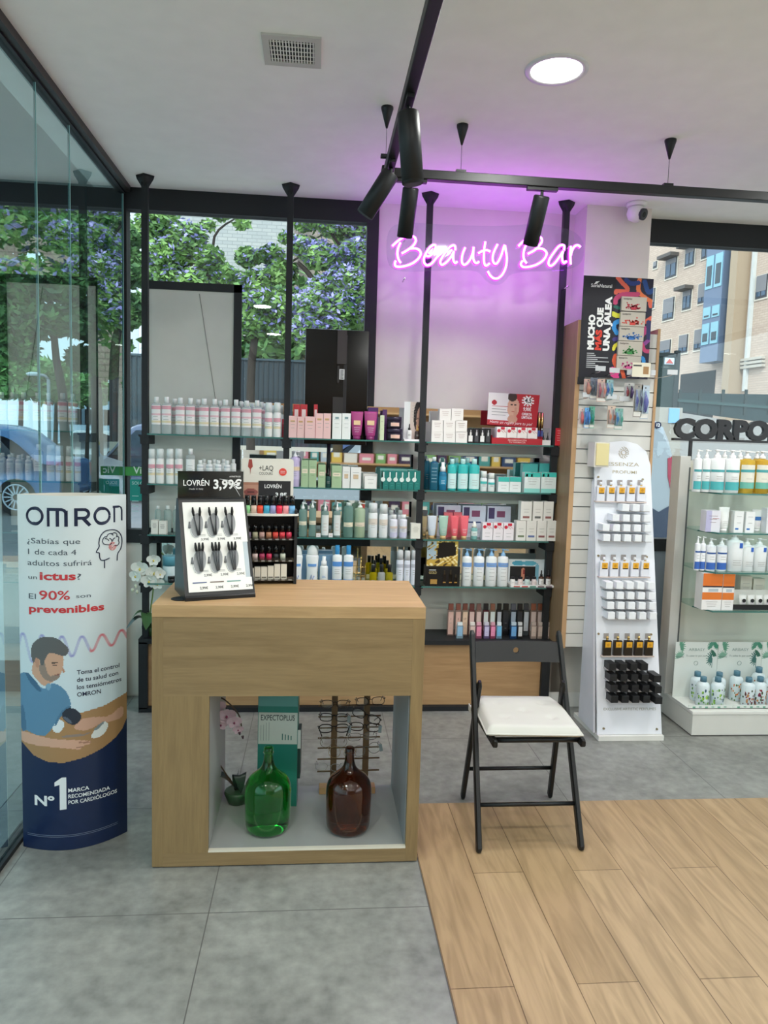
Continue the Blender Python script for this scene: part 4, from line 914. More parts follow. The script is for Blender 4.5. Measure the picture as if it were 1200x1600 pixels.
# ================================================================ NEON SIGN
SC = 7.0588
NY = 4.12
def na(X, Y_): return (600+X/SC, 350+Y_/SC)
def nb(X, Y_): return (760+X/SC, 350+Y_/SC)
strokes = [(na, [(90,245),(150,190),(220,145),(285,130),(335,145),(350,185),(325,235),(285,270),(240,300),(195,325)]),
 (na, [(285,272),(345,270),(390,290),(405,330),(380,380),(320,430),(240,462),(170,472),(128,465),(120,435),(130,405)]),
 (na, [(180,205),(155,270),(148,330),(160,390),(185,430)]),
 (na, [(455,340),(490,357),(530,330),(565,270),(570,240),(545,232),(505,260),(465,320),(440,380),(445,430),(475,455),(520,440),(560,395),(595,350)]),
 (na, [(785,290),(785,250),(765,235),(725,255),(680,310),(640,370),(620,420),(640,450),(690,420),(740,360),(770,300)]),
 (na, [(770,300),(763,350),(765,400),(785,430),(808,415)]),
 (na, [(895,260),(870,320),(858,380),(862,430),(885,450),(920,430),(955,380),(980,310),(988,255)]),
 (na, [(988,255),(984,320),(985,380),(1000,420),(1025,430),(1048,415)]),
 (na, [(1118,195),(1105,280),(1100,370),(1105,430),(1125,460),(1165,435)]), (na, [(1038,325),(1080,300),(1130,288),(1172,305)]),
 (nb, [(122,225),(90,290),(70,350),(72,410),(100,440),(130,415),(165,340),(200,235),(215,300),(225,380),(215,470),(180,550),(130,597),(80,598),(40,565),(15,520)]),
 (nb, [(352,245),(410,190),(490,150),(560,140),(600,150),(612,190),(580,240),(530,290),(455,330)]),
 (nb, [(535,277),(580,270),(630,280),(662,315),(658,350),(625,400),(560,445),(480,470),(410,475),(380,450),(385,425),(400,405)]),
 (nb, [(445,210),(415,290),(408,360),(425,410),(445,432)]),
 (nb, [(855,290),(860,245),(835,232),(795,250),(740,320),(695,390),(685,440),(710,462),(750,435),(800,370),(845,300)]),
 (nb, [(845,300),(835,350),(838,400),(855,428),(885,410)]),
 (nb, [(932,245),(925,330),(930,445)]), (nb, [(930,350),(945,290),(975,245),(1010,235),(1038,255)])]
ns = thing('neon_sign', 'glowing pink neon sign reading Beauty Bar hung before the wall', 'neon sign', (.93, NY, 2.6))
NO = Vector((.93, NY, 2.6))
neon_m = P('neon_light', (.72, .10, 1.0), .5, emit=NEON)
sleeve = P('neon_sleeve', (.85, .12, .9), .5)
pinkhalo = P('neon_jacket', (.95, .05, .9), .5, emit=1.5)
for f_, pts in strokes:
    P3 = spline([Vector(at(*f_(*p), 'y', NY))-NO for p in pts], 5)
    MB().tube(P3, .0062, neon_m, 8).build('neon_tube', ns)
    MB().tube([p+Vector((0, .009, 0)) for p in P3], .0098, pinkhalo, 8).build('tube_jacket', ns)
# clear acrylic backing cut to a wavy outline
ol = [(606,352),(640,345),(700,350),(790,352),(850,346),(912,362),(916,405),(895,420),(862,422),(800,424),(790,440),(775,446),(758,436),(748,420),(690,421),(640,424),(612,420),(604,400)]
ol = smooth_poly(ol, 2); P3 = [Vector(at(x, y, 'y', NY))-NO for x, y in ol]
m = MB(); n = len(P3); m.add([p+Vector((0, .020, 0)) for p in P3]+[p+Vector((0, .024, 0)) for p in P3], [tuple(range(n)), tuple(range(n, 2*n))[::-1]]+[(i, (i+1) % n, n+(i+1) % n, n+i) for i in range(n)], acrylic); m.build('acrylic_backing', ns)
for x in (.47, 1.40):
    for z in (2.5, 2.72): MB().tube([(x-.93, .024, z-2.6), (x-.93, .13, z-2.6)], .004, chrome, 8).build('standoff', ns)
for x in (.55, .95, 1.35):
    ld = bpy.data.lights.new('neon_glow', 'POINT'); ld.energy = 2.3; ld.color = (.50, .055, 1.0); ld.shadow_soft_size = .1
    lo = bpy.data.objects.new('neon_glow', ld); COL.objects.link(lo); lo.parent = ns; lo.location = Vector((x, NY+.06, 2.62))-NO

# ================================================================ BRUSH DISPLAY (counter top, left)
bd = thing('brush_display', 'tilted black and white makeup brush display with LOVRÉN 3,99€ header on the counter', 'display', (-.462, 2.70, CZ), R_(20))
DW = .262; sl = R_(24); fh = .375      # width, lean from vertical, front length
fy = lambda v: .012+v*math.sin(sl); fz = lambda v: .018+v*math.cos(sl)
dep = .235
m = MB(); blk = C('17181a', .35)
prof = [(.004, 0), (dep, 0), (dep, .05), (fy(fh)+.05, fz(fh)-.03), (fy(fh)+.035, fz(fh)+.004), (fy(fh), fz(fh)+.001), (fy(0), fz(0)), (.004, .012)]
m.prism(prof, 'x', 0, DW, blk)
m.build('display_body', bd)
def FP(x, v, o=0): return (x, fy(v)-o*math.cos(sl), fz(v)+o*math.sin(sl))
m = MB(); wh = C('e9e8e2', .4)
def fquad(x0, x1, v0, v1, o, mm): m.flat([FP(x0, v0, o), FP(x1, v0, o), FP(x1, v1, o), FP(x0, v1, o)], mm)
fquad(.014, DW-.03, .012, fh-.012, .004, wh); fquad(DW-.0305, DW-.01, .20, fh-.012, .004, wh); fquad(DW-.0305, DW-.008, .012, .06, .004, wh)
fquad(DW-.0302, DW-.012, .06, .20, .003, C('b4bfc6', .2))
cols_ = [.062, .124, .186]
for i, x in enumerate(cols_):
    for j, v0 in enumerate((.265, .125)):
        m.text('3,99€' if j == 0 else '2,99€', lambda a, b, x=x, v0=v0: FP(x+.012+a, v0-.055+b, .0052), .013, C('5b5b5b'), .008)
        for q in range(2): m.flat([FP(x-.02, v0-.038+.005*q, .005), FP(x+.03, v0-.038+.005*q, .005), FP(x+.03, v0-.0365+.005*q, .005), FP(x-.02, v0-.0365+.005*q, .005)], C('9a9a98'))
        m.tube([FP(x-.028, v0-.006, .005), FP(x-.026, v0+.02, .005)], [.006, .003], C('77787a', .4), 6)
for i, c_ in enumerate(('3e4c7e', '6d5a4f', '5c9189')): m.flat([FP(.03+i*.064, .045, .0052), FP(.082+i*.064, .045, .0052), FP(.082+i*.064, .049, .0052), FP(.03+i*.064, .049, .0052)], C(c_))
for i in range(4): m.text('2,99€', lambda a, b, i=i: FP(.055+i*.058+a, .022+b, .0052), .013, C('333333'), .01)
m.build('front_panel', bd)
for j, v0 in enumerate((.235, .095)):
    for i, x in enumerate(cols_):
        m = MB(); pts = [FP(x+.024*math.sin(2*math.pi*k/24)+.006*math.cos(2*math.pi*k/24), v0+.035+.048*math.cos(2*math.pi*k/24), .0056) for k in range(24)]
        m.flat(pts, C('8d9092', .35)); 
        m.tube(pts, .0015, C('d5d7d8', .2), 5, closed=True); m.build('brush_pocket', bd)
        for q in range(2 if j == 0 else 3):
            ox = (-.008, .008, .0)[q]; b = MB()
            b.tube([FP(x+ox*.3+.004, v0-.005, .010), FP(x+ox*1.4, v0+.07, .016)], [.0035, .0025], C('3a3b3e' if j == 0 else '55575a', .3), 8)
            b.tube([FP(x+ox*1.4, v0+.07, .016), FP(x+ox*1.6, v0+.085, .017), FP(x+ox*1.7, v0+.103, .018)], [.004, .0055, .003], C('141414', .7), 8)
            tag(b.build('makeup_brush'), 'makeup brush with %s handle in the %s pocket of the %s row, %s' % ('black' if j == 0 else 'grey', ['left', 'middle', 'right'][i], ['upper', 'lower'][j], ['left one', 'right one', 'middle one'][q]), 'brush', 'makeup brushes in the counter display')
            bo = COL.objects[-1]; bo.matrix_world = Matrix.Translation(bd.location) @ Matrix.Rotation(bd.rotation_euler.z, 4, 'Z')
hd = MB(); hz = fz(fh)-.02; hy = fy(fh)+.04
hd.box(.006, DW-.0, hy, hy+.003, hz, hz+.128, C('1c1c1e', .35)).box(.004, DW+.003, hy-.002, hy, hz, hz+.135, acrylic)
hd.text('LOVRÉN', lambda x, y: (.026+x, hy-.003, hz+.072+y), .031, C('f4f4f2'), .012, 'l', .10)
hd.text('3,99€', lambda x, y: (.142+x, hy-.003, hz+.060+y), .050, C('f4f4f2'), .03, 'l', .112)
hd.text('made in Italy', lambda x, y: (.048+x, hy-.003, hz+.056+y), .010, C('cfcfcc'), 0, 'l', .055); hd.text('A PARTIR DE', lambda x, y: (.205+x, hy-.003, hz+.105+y), .008, C('f4f4f2'), .01, 'l', .045)
hd.tube([(.165, hy-.005, hz+.098), (.20, hy-.006, hz+.093), (.23, hy-.006, hz+.06), (.248, hy-.006, hz+.03)], .0012, C('e8e8e8', .1), 6)
hd.build('header_card', bd)

# ================================================================ NAIL POLISH STAND
nz = CZ; NS = thing('polish_stand', 'black and white tiered nail polish stand with +LAQ COLOURS sign on the counter', 'display stand', (-.318, 3.03, nz), R_(6))
NW, ND, NH = .25, .105, .355
lv = [0.02, .10, .19, .295]
m = MB(); m.box(NW-.012, NW, 0, ND, 0, NH-.045, black_sat).box(0, .008, 0, ND, 0, NH-.045, black_sat).box(.008, NW-.012, ND-.006, ND, 0, NH-.045, C('111317', .4)); m.build('side_panel', NS)
for k, z in enumerate(lv[:3]):
    q = MB().box(.008, NW-.012, .0, ND-.006, z-.004, z, black_sat).box(.008, NW-.012, -.003, 0, z-.006, z+.012, acrylic)
    for i in range(8): q.box(.02+i*.028, .034+i*.028, -.0036, -.003, z-.004, z+.002, C('8c8a86'))
    q.build('tier', NS)
q = MB(); arc = [(0.0-.004, ND)]+[(NW*i/16-.004+.008*i/16, -.022+.022*abs(i-8)**2/64) for i in range(17)]+[(NW+.004, ND)]
q.prism(arc, 'z', lv[3]-.008, lv[3], C('dedcd4', .4)); q.build('top_tier', NS)
# sign card on top
q = MB(); sx0, sx1, sz0, sz1 = .02, .235, NH-.03, NH+.165
rc = []
for (cx, cz_, a0) in ((sx1-.012, sz1-.012, 0), (sx0+.012, sz1-.012, 90), (sx0+.002, sz0+.002, 180), (sx1-.002, sz0+.002, 270)):
    r = .012 if a0 < 180 else .002
    for k in range(5): an = R_(a0+90*k/4); rc.append((cx+r*math.cos(an), cz_+r*math.sin(an)))
q.prism(rc, 'y', .06, .063, C('ddd9cf', .45))
f2 = lambda x0, z0: (lambda x, y: (x0+x, .0593, z0+y))
q.text('+LAQ', f2(.092, sz1-.05), .03, C('3a3a3a'), .004, 'l', .058); q.text('COLOURS', f2(.092, sz1-.068), .016, C('4a4a4a'), 0, 'l', .056)
q.tube([(.19, .0594, sz1-.055), (.19, .0588, sz1-.055)], .016, C('d8463c'), 20); q.flat([(.05, .0592, sz1-.005), (.062, .0592, sz1-.005), (.066, .0592, sz1-.035), (.058, .0592, sz1-.045), (.056, .0592, sz1-.07), (.054, .0592, sz1-.045), (.046, .0592, sz1-.035)], C('9d4640', .3))
for i in range(3): q.box(.180, .200, .0582, .0586, sz1-.06+i*.004, sz1-.0588+i*.004, C('f0d8d4'))
def lips(u, v):
    c = np.tile(np.array(hx('b98a75')), (len(u), 1)); x = (u-.5)*2; y = (v-.45)*2
    c[(np.abs(y) < .45*(1-x*x*1.2))] = hx('8c4a44'); c[(np.abs(y) < .06*(1-x*x))] = hx('5a2a28'); c[v > .85] = hx('a87560'); return c
q.art(lambda x, y: (sx0+.004+x, .0592, sz0+.02+y), .07, .075, 24, 20, lips, ink_matt)
q.box(sx0+.07, sx1-.012, .0585, .0592, sz0, sz0+.102, C('262629', .4)); q.text('LOVRÉN', lambda x, y: (sx0+.095+x, .058, sz0+.072+y), .022, C('f0f0f0'), .012, 'l', .07)
q.text('3,95', lambda x, y: (sx0+.14+x, .058, sz0+.036+y), .024, C('f0f0f0'), .03, 'l', .048)
q.build('sign_card', NS)
MB().box(.012, NW-.016, .0, .0015, lv[3]+.072, lv[3]+.075, acrylic).box(.012, NW-.016, .0, .05, lv[3]+.074, lv[3]+.0755, acrylic).build('clear_cover', NS)
NM = Matrix.Translation(NS.location) @ Matrix.Rotation(NS.rotation_euler.z, 4, 'Z')
def polish(col, x, y, z, lab, grp, h=.062, capc=black_gloss, r=.0115):
    p = NM @ Vector((x, y, z)); t = thing('nail_polish', lab, 'nail polish', p, R_(6), grp)
    MB().loft([(0, r, r, .6), (h*.42, r, r, .6), (h*.46, r*.6, r*.6, 1)], C(col, .15), 16).build('bottle', t)
    MB().loft([(h*.46, r*.86, r*.86), (h, r*.80, r*.80)], capc, 16).build('cap', t); return t
for i, c_ in enumerate(['9fb9c2', '8fce90', 'd2b8a8', 'd9482f', '3f9fc0', '8d8fb8', 'd92545', 'e28f94', '6fa5cf']):
    polish(c_, .018+i*.0262, .018, lv[3], '%s nail polish with black cap, %s on the top tier' % (['grey blue', 'light green', 'beige', 'orange red', 'turquoise', 'lavender', 'crimson', 'salmon pink', 'sky blue'][i], NTH[i]), 'nail polishes on the top tier', .074, r=.0125)
for i, c_ in enumerate(['c7b9c2', '7b6a80', 'a8a488', 'b9968e', 'b07a5c', 'd4493f', 'c93a45', 'c02d49']):
    polish(c_, .022+i*.0278, .016, lv[2], '%s nail polish with black cap, %s on the second tier' % (['pale lilac', 'dusky plum', 'khaki', 'rosy beige', 'tan', 'tomato red', 'coral red', 'raspberry'][i], NTH[i]), 'nail polishes on the second tier')
for i, c_ in enumerate(['d8cdbf', 'c9b2ae', '94304f', 'b5234a', '24262a', 'b9bfae']):
    polish(c_, .05+i*.0285, .016, lv[1], '%s nail polish with black cap, %s on the third tier' % (['cream', 'nude pink', 'wine red', 'magenta red', 'black', 'pale grey green'][i], NTH[i]), 'nail polishes on the third tier')
for i in range(6):
    a_ = .05+i*.027; h = [.046, .052, .052, .056, .064, .064][i]; p = NM @ Vector((a_, .004, lv[0]))
    o = MB().box(0, .0245, 0, .024, 0, h, C('dcd8cb', .45), .001).box(.003, .0215, -.0004, 0, .006, .012, C('6d6a62')).build('polish_carton')
    o.location = p; o.rotation_euler.z = R_(6); tag(o, 'small cream nail care carton, %s on the lowest tier' % NTH[i], 'box', 'small cartons on the lowest tier')

# ================================================================ CURVED TOTEM BANNER
PL, PR = Vector((-1.093, 2.82, 0)), Vector((-.726, 2.915, 0)); ch = PR-PL; TW = ch.length; nrm = Vector((ch.y, -ch.x, 0)).normalized()
TH = 1.365; SAG = .078
tt = thing('totem_banner', 'tall curved cardboard totem reading OMRON with a man measuring blood pressure', 'banner stand', PL)
def TS(u, z, off=0.0005, s_=1):
    v = ch*u+nrm*(s_*SAG*4*u*(1-u)+off); return (v.x, v.y, z)
YT, YBm = 775., 1325.
def tp(x, y): return ((x-34.5)/163., 1-(y-YT)/(YBm-YT))     # measured pixel -> u, v (0..1)
Z3 = lambda X, Y_: tp(X/4.573, 1000+Y_/4.573); Z2 = lambda X, Y_: tp(X/5.16, 750+Y_/5.16)
def PZ(pts, f_=Z3, it=2): return smooth_poly([f_(*p) for p in pts], it)
layers = [
 (PZ([(120,470),(300,490),(560,495),(740,470),(930,410),(930,900),(100,900)], it=0), 'a5825a'),   # wooden table
 (PZ([(370,600),(420,520),(480,560),(420,640)]), 'd9e3e6'),
 (PZ([(255,90),(250,150),(235,210),(330,310),(400,250),(440,215),(455,180),(470,90),(440,60),(330,60)]), 'c79f86'),   # face
 (PZ([(290,140),(300,210),(340,255),(400,260),(440,225),(435,200),(400,212),(370,225),(345,190),(335,120)]), '8f7f74'), # beard
 (PZ([(240,100),(235,40),(260,-20),(330,-60),(420,-50),(480,0),(505,40),(480,80),(440,75),(370,50),(340,90),(325,150),(305,150),(300,100),(262,110),(258,150)]), '5d5f60'), # hair
 (PZ([(262,105),(280,95),(298,115),(295,165),(272,168)]), 'b98b74'),
 (PZ([(385,140),(415,138),(420,148),(390,150)]), '3f3330'), (PZ([(375,125),(425,118),(430,128),(380,134)]), '5a4a42'), (PZ([(455,150),(478,195),(452,200)]), 'b58a72'), (PZ([(400,208),(438,205),(436,214),(402,216)]), '8a5a50'),
 (PZ([(130,240),(190,205),(225,215),(320,330),(370,270),(430,280),(490,340),(520,450),(430,490),(400,560),(340,650),(280,655),(130,600)]), '5b88a8'), # shirt
 (PZ([(185,205),(225,210),(300,300),(312,350),(240,300)]), '3f6787'), (PZ([(350,270),(385,280),(360,330),(335,300)]), '7aa3bd'), (PZ([(160,420),(185,470),(200,640),(150,630)]), '47708f'), (PZ([(440,470),(500,430),(520,450),(440,500),(400,590),(395,560)]), '4a7594'),
 (PZ([(150,630),(220,640),(380,670),(500,680),(580,690),(650,710),(640,730),(590,735),(570,760),(500,745),(400,730),(200,720),(150,700)]), 'cfa58e'), # near arm+hand
 (PZ([(560,700),(650,712),(645,722),(560,712)]), 'a47a66'), (PZ([(540,735),(600,738),(590,745),(540,742)]), '96705e'),
 (PZ([(520,590),(590,530),(680,540),(780,560),(850,510),(880,520),(880,570),(860,600),(780,600),(720,590),(640,625),(560,620)]), 'c9a08a'), # far arm
 (PZ([(425,500),(510,432),(600,520),(530,595)]), '2b3340'), # cuff
 (PZ([(450,520),(470,505),(520,555),(510,570)]), '596474'),
 (PZ([(640,665),(740,575),(775,620),(740,685),(660,700)]), 'dfe6e4'), (PZ([(660,630),(735,580),(745,595),(680,645)]), '7d8b90'),
 (PZ([(440,650),(520,640),(600,650),(640,640),(640,650),(600,662),(520,662),(450,664)]), '8d8078'),
]
def arcpoly():   # navy lower field, its upper edge a bowl
    up_ = [(148,700),(185,740),(250,800),(340,835),(450,845),(600,820),(730,780),(820,730),(870,680),(900,620),(920,590)]
    return [Z3(*p) for p in [(100, 690)]+up_+[(950, 580), (950, 1600), (100, 1600)]]
layers.append((arcpoly(), '14264a'))
def totem_col(u, v):
    c = np.zeros((len(u), 3)); a = np.array(hx('d3dcdd')); b = np.array(hx('c4dbe6'))
    k = np.clip((v-.3)/.5, 0, 1)[:, None]; c[:] = a*k+b*(1-k)
    # ribbon wave lilac -> red
    x = u*163+34.5; y = (1-v)*(YBm-YT)+YT
    for ph in np.linspace(0, 1.6, 7):
        wy = 1004-(16+6*np.sin(x*.02+1))*np.sin((x-34)*.21+ph*.5)-(x-100)*.06
        d = np.abs(y-wy); wgt = np.clip(1-d/2.2, 0, 1)[:, None]*.5
        cc = np.where((x > 140)[:, None], np.array(hx('c9606e')), np.array(hx('8c90c8'))); c[:] = c*(1-wgt)+cc*wgt
    for poly, col in layers: c[inpoly(u, v, poly)] = hx(col)
    m_ = inpoly(u, v, arcpoly()); return c
m = MB(); NXT, NYT = 120, 400
m.art(lambda x, y: TS(x/TW, y), TW, TH, NXT, NYT, totem_col, ink_gloss)
def TT(px0, py0):   # text plane anchored at photo pixel; x along the chord, y up
    u0, v0 = tp(px0, py0)
    return lambda x, y: TS(u0+x/TW, v0*TH+y, -.0 + .0016)
navy, rdm, gry, wht = C('16203c', .4), C('c8383e', .4), C('4a5560', .4), C('e6ecee', .4)
KX = TW/163.     # metres per photo pixel on the print
def tx(s_, x0, y0, x1, h, mm, b=0.0, **k): m.text(s_, TT(x0, y0), h*KX*1.38, mm, b, 'l', (x1-x0)*KX, **k)
# big logo letters drawn as strokes
def stroke(pts, r):
    q_ = []
    for (ax, ay), (bx_, by_) in zip(pts[:-1], pts[1:]):
        n_ = max(1, int(math.hypot(bx_-ax, by_-ay)/2.5)); q_ += [(ax+(bx_-ax)*k/n_, ay+(by_-ay)*k/n_) for k in range(n_)]
    pts = q_+[pts[-1]]
    m_pts = [Vector(TT(x, y)(0, 0)) for x, y in pts]; w_ = r*KX; vs = []
    up = Vector((0, 0, 1)); n = len(m_pts)
    for i, p in enumerate(m_pts):
        t_ = (m_pts[min(i+1, n-1)]-m_pts[max(i-1, 0)]).normalized(); s_ = t_.cross(nrm).normalized(); vs += [p-s_*w_, p+s_*w_]
    m.add(vs, [(2*i, 2*i+1, 2*i+3, 2*i+2) for i in range(n-1)], navy)
def circ(cx, cy, rx, ry, r, a0=0, a1=360, n=28): stroke([(cx+rx*math.cos(R_(a0+(a1-a0)*k/n)), cy-ry*math.sin(R_(a0+(a1-a0)*k/n))) for k in range(n+1)], r)
circ(62, 806, 11.5, 11.5, 2.7); circ(160, 806, 11.0, 11.5, 2.7)
for x in (82, 95, 107.5): stroke([(x, 821), (x, 797)], 2.6)
stroke([(79.5, 795.5), (101, 795.5), (105, 797), (107.5, 800.5), (107.5, 804)], 2.4)
stroke([(122, 820.5), (122, 793.5)], 2.6); circ(134, 802, 6.5, 6.4, 2.5, -90, 90, 12); stroke([(120, 795.6), (134, 795.6)], 2.3); stroke([(122, 808.4), (134, 808.4)], 2.3); stroke([(132, 808), (142.5, 820)], 2.8)
stroke([(178.5, 817), (178.5, 792)], 2.0); stroke([(176.8, 793.3), (186, 793.3), (189, 795), (190, 799), (190, 815)], 1.9)
tx('¿Sabías que', 49, 847, 128, 9, gry); tx('1 de cada 4', 50, 863.5, 122, 9, gry); tx('adultos sufrirá', 49, 880, 145, 9, gry)
tx('un', 50, 901, 63, 7, gry); tx('ictus', 67, 901, 121, 13, rdm, .03); tx('?', 123, 901, 129, 10, gry)
tx('El', 50, 931, 61, 9, gry); tx('90%', 66, 931, 112, 15, rdm, .012); tx('son', 121, 929, 143, 6.5, gry); tx('prevenibles', 50, 951, 163, 12, rdm, .03)
yb0 = 1047; 
for i, (s_, x1) in enumerate([('Toma el control', 186), ('de tu salud con', 184), ('los tensiómetros', 189), ('OMRON', 157)]): tx(s_, 121, yb0+i*11.6, x1, 7.4, navy, .012)
tx('Nº', 54, 1253, 85, 17, wht, .03); m.flat([TS(*(lambda u, v: (u, v*TH, .0016))(*Z3(X, Y_))) for X, Y_ in [(390, 985), (440, 950), (472, 950), (472, 1183), (425, 1187), (425, 1003), (390, 1014)]][::-1], wht)
for i, (s_, x1) in enumerate([('MARCA', 138), ('RECOMENDADA', 170), ('POR CARDIÓLOGOS', 181)]): tx(s_, 106, 1232+i*9.5, x1, 6.6, wht, .02)
for y in (1301, 1303.5): 
    m.add([TT(42+i*7, y)(0, 0) for i in range(21)]+[TT(42+i*7, y-.5)(0, 0) for i in range(21)], [(i, i+1, 22+i, 21+i) for i in range(20)], C('8a97b0'))
# head outline with brain
def ln(pts, r, mm, f_=Z2):
    q = []; 
    for X, Y_ in pts:
        u, v = f_(X, Y_); q.append(Vector(TS(u, v*TH, .0018)))
    m.tube(spline(q, 4), r, mm, 5)
ln([(945,655),(950,600),(975,560),(985,500),(975,450),(945,415),(905,403),(850,412),(815,450),(803,500),(805,530),(783,572),(805,580),(808,615),(820,638),(850,640),(885,628)], .0021, navy)
ln([(846,645),(846,705)], .0021, navy)
for q in ([(870,520),(840,510),(832,480),(850,455),(862,460)], [(862,460),(875,438),(900,432),(915,450)], [(900,440),(925,428),(945,445),(940,465)], [(940,455),(960,470),(955,495)], [(955,490),(962,515),(945,535),(925,530)], [(885,470),(900,480),(905,500)], [(850,470),(870,475),(880,490)], [(930,470),(915,480),(910,495)], [(870,520),(895,520),(900,505)]): ln(q, .0016, navy)
for rr in (10, 20, 28): ln([(910+rr*math.cos(R_(a)), 535+rr*1.1*math.sin(R_(a))) for a in range(-20, 330, 30)], .0011, C('e2736c'))
m.build('printed_front', tt)
m = MB(); NB = 24
fr = [TS(i/NB, 0, -.0015) for i in range(NB+1)]; bk_ = [TS(i/NB, 0, 0, -1) for i in range(NB+1)]
def wall_strip(pts, z0, z1, mm):
    n = len(pts); m.add([(p[0], p[1], z0) for p in pts]+[(p[0], p[1], z1) for p in pts], [(i, i+1, n+i+1, n+i) for i in range(n-1)], mm, True)
crd = C('e3dfd2', .6)
wall_strip(bk_, 0, TH, crd); wall_strip(fr, 0, TH, crd)
m.build('cardboard_shell', tt)

# ================================================================ PERFUME STAND
ES = thing('perfume_stand', 'white sloping perfume floor stand reading ESSENZA PROFUMI', 'display stand', (1.573, 3.76, 0))
es = C('e9ebf2', .3); esw = C('e2e2ea', .35)
def EY(z): return .02+.22*(z-.03)/1.41
m = MB().prism([(0, 0), (.372, 0), (.372, .36), (-.012, .36)], 'z', 0, .028, white); m.build('base', ES)
# front board outline (x, z)
fo = [(0, .03), (.367, .03), (.355, .40), (.335, .90), (.318, 1.40)]+[(.318-.008*k, 1.44+.028*k-.0015*k*k) for k in range(1, 8)]
fo = [(0.0, .03), (.369, .03), (.315, 1.43), (.312, 1.51), (.288, 1.585), (.235, 1.625), (.16, 1.642), (.08, 1.632), (.02, 1.60), (-.012, 1.54), (-.015, 1.43)]
m = MB(); n = len(fo)
vs = [(x, EY(z), z) for x, z in fo]+[(x, EY(z)+.012, z) for x, z in fo]
m.add(vs, [tuple(range(n)), tuple(range(n, 2*n))[::-1]]+[(i, (i+1) % n, n+(i+1) % n, n+i) for i in range(n)], es)
EF = lambda x, z, o=.0012: (x, EY(z)-o, z)
gd2 = C('b9a77a', .35)
m.text('ESSENZA', lambda a, b: EF(.152+a, 1.500+b), .028, C('b5ab8e', .4), 0, 'c', .185); m.text('PROFUMI', lambda a, b: EF(.160+a, 1.458+b), .024, C('b5ab8e', .4), .004, 'c', .14)
m.text('EXCLUSIVE ARTISTIC PERFUMES', lambda a, b: EF(.185+a, .16+b), .02, C('9b9b8b', .4), 0, 'c', .30)
for k in range(12):
    an = 2*math.pi*k/12; cx_, cz_ = .155, 1.575
    m.tube([EF(cx_+.016*math.cos(an), cz_+.016*math.sin(an)), EF(cx_+.03*math.cos(an+.2), cz_+.028*math.sin(an+.2)), EF(cx_+.026*math.cos(an+.5), cz_+.034*math.sin(an+.5))], .0012, gd2, 5)
m.tube([EF(.155+.014*math.cos(2*math.pi*k/16), 1.575+.012*math.sin(2*math.pi*k/16)) for k in range(16)], .0014, gd2, 5, closed=True)
m.build('front_board', ES)
m = MB(); m.prism([(.05, .028), (.283, .028), (.283, 1.40), (.27, 1.42), (.262, 1.42)], 'x', -.012, .0, esw).prism([(.04, .028), (.283, .028), (.283, 1.36), (.27, 1.38), (.256, 1.30)], 'x', .30, .312, esw).box(0, .30, .275, .283, .028, 1.36, esw); m.build('side_panel', ES)
def esz(x, y):   # pixel on sloped front -> local x, z
    Yv = 3.78
    for _ in range(6): p = at(x, y, 'y', Yv); Yv = 3.76+EY(p.z)
    return p.x-1.573, p.z
m = MB()
for (x, y) in [(925, 745), (1004, 749), (930, 868), (1010, 870), (935, 990), (1017, 991), (943, 1138), (1026, 1139)]:
    X, Z = esz(x, y); X = min(max(X, .006), .36); MB().tube([EF(X, Z, 0), EF(X, Z, .006)], .006, P('brass', (.45, .38, .25), .3, 1), 14).build('screw_cap', ES)

# gold box at the top left
X, Z = esz(931, 710)
g = thing('gold_gift_box', 'gold fronted box standing out at the top left of the perfume stand', 'box', (1.573+X-.005, 3.76+EY(Z)-.10, Z))
MB().box(-.042, .042, 0, .10, -.068, .068, C('d9d4cc', .4)).build('box_body', g); MB().box(-.033, .037, -.006, 0, -.058, .062, P('gold_foil', (.85, .72, .38), .38, 1)).build('gold_front', g)
# ledges, testers and boxes
def tester(X, Z, dark, lab, grp):
    t = thing('perfume_tester', lab, 'perfume', (1.573+X, 3.76+EY(Z)-.022, Z), 0, grp)
    bc = C('1d1712', .12) if dark else C('dfe0e8', .25)
    MB().box(-.0235, .0235, 0, .02, 0, .085, bc, .002).build('bottle', t)
    q = MB().box(-.013, .019, -.0012, 0, .045, .078, C('e0a62e', .35)).tube([(.003, -.0012, .062), (.003, -.0018, .062)], .008, C('c58a1e', .3), 14).box(-.012, .018, -.0016, -.001, .043, .048, C('3a2a12')); q.build('gold_label', t)
    MB().cyl(0, .01, .085, .092, .006, gold, 12).loft([(.092, .0075, .0075), (.108, .0065, .0065)], C('e6e6ea', .25) if not dark else gold, 12, 0, .01).build('atomizer', t)
    return t
rows_t = [([936,951.7,967.5,983,999], 783, 0, 'upper'), ([941,957,973,989,1005], 900, 0, 'middle'), ([946,962.5,979,995,1011], 1023, 1, 'lower')]
for xs_, yb_, dk_, nm in rows_t:
    pl = []
    for i, x in enumerate(xs_):
        X, Z = esz(x, yb_); pl.append((X, Z))
        tester(X, Z, dk_, '%s perfume tester with gold label, %s of the %s row' % ('black' if dk_ else 'white', NTH[i], nm), 'perfume testers on the stand')
    Z = pl[2][1]; q = MB().box(pl[0][0]-.03, pl[-1][0]+.03, EY(Z)-.026, EY(Z), Z-.006, Z, C('cdbcb4', .4)); q.build('ledge', ES)
    for X, zz in pl: MB().box(X-.011, X+.017, EY(zz+.088)-.0012, EY(zz+.088)+.0002, zz+.088, zz+.118, C('a59d9a', .4)).build('window_slot', ES)
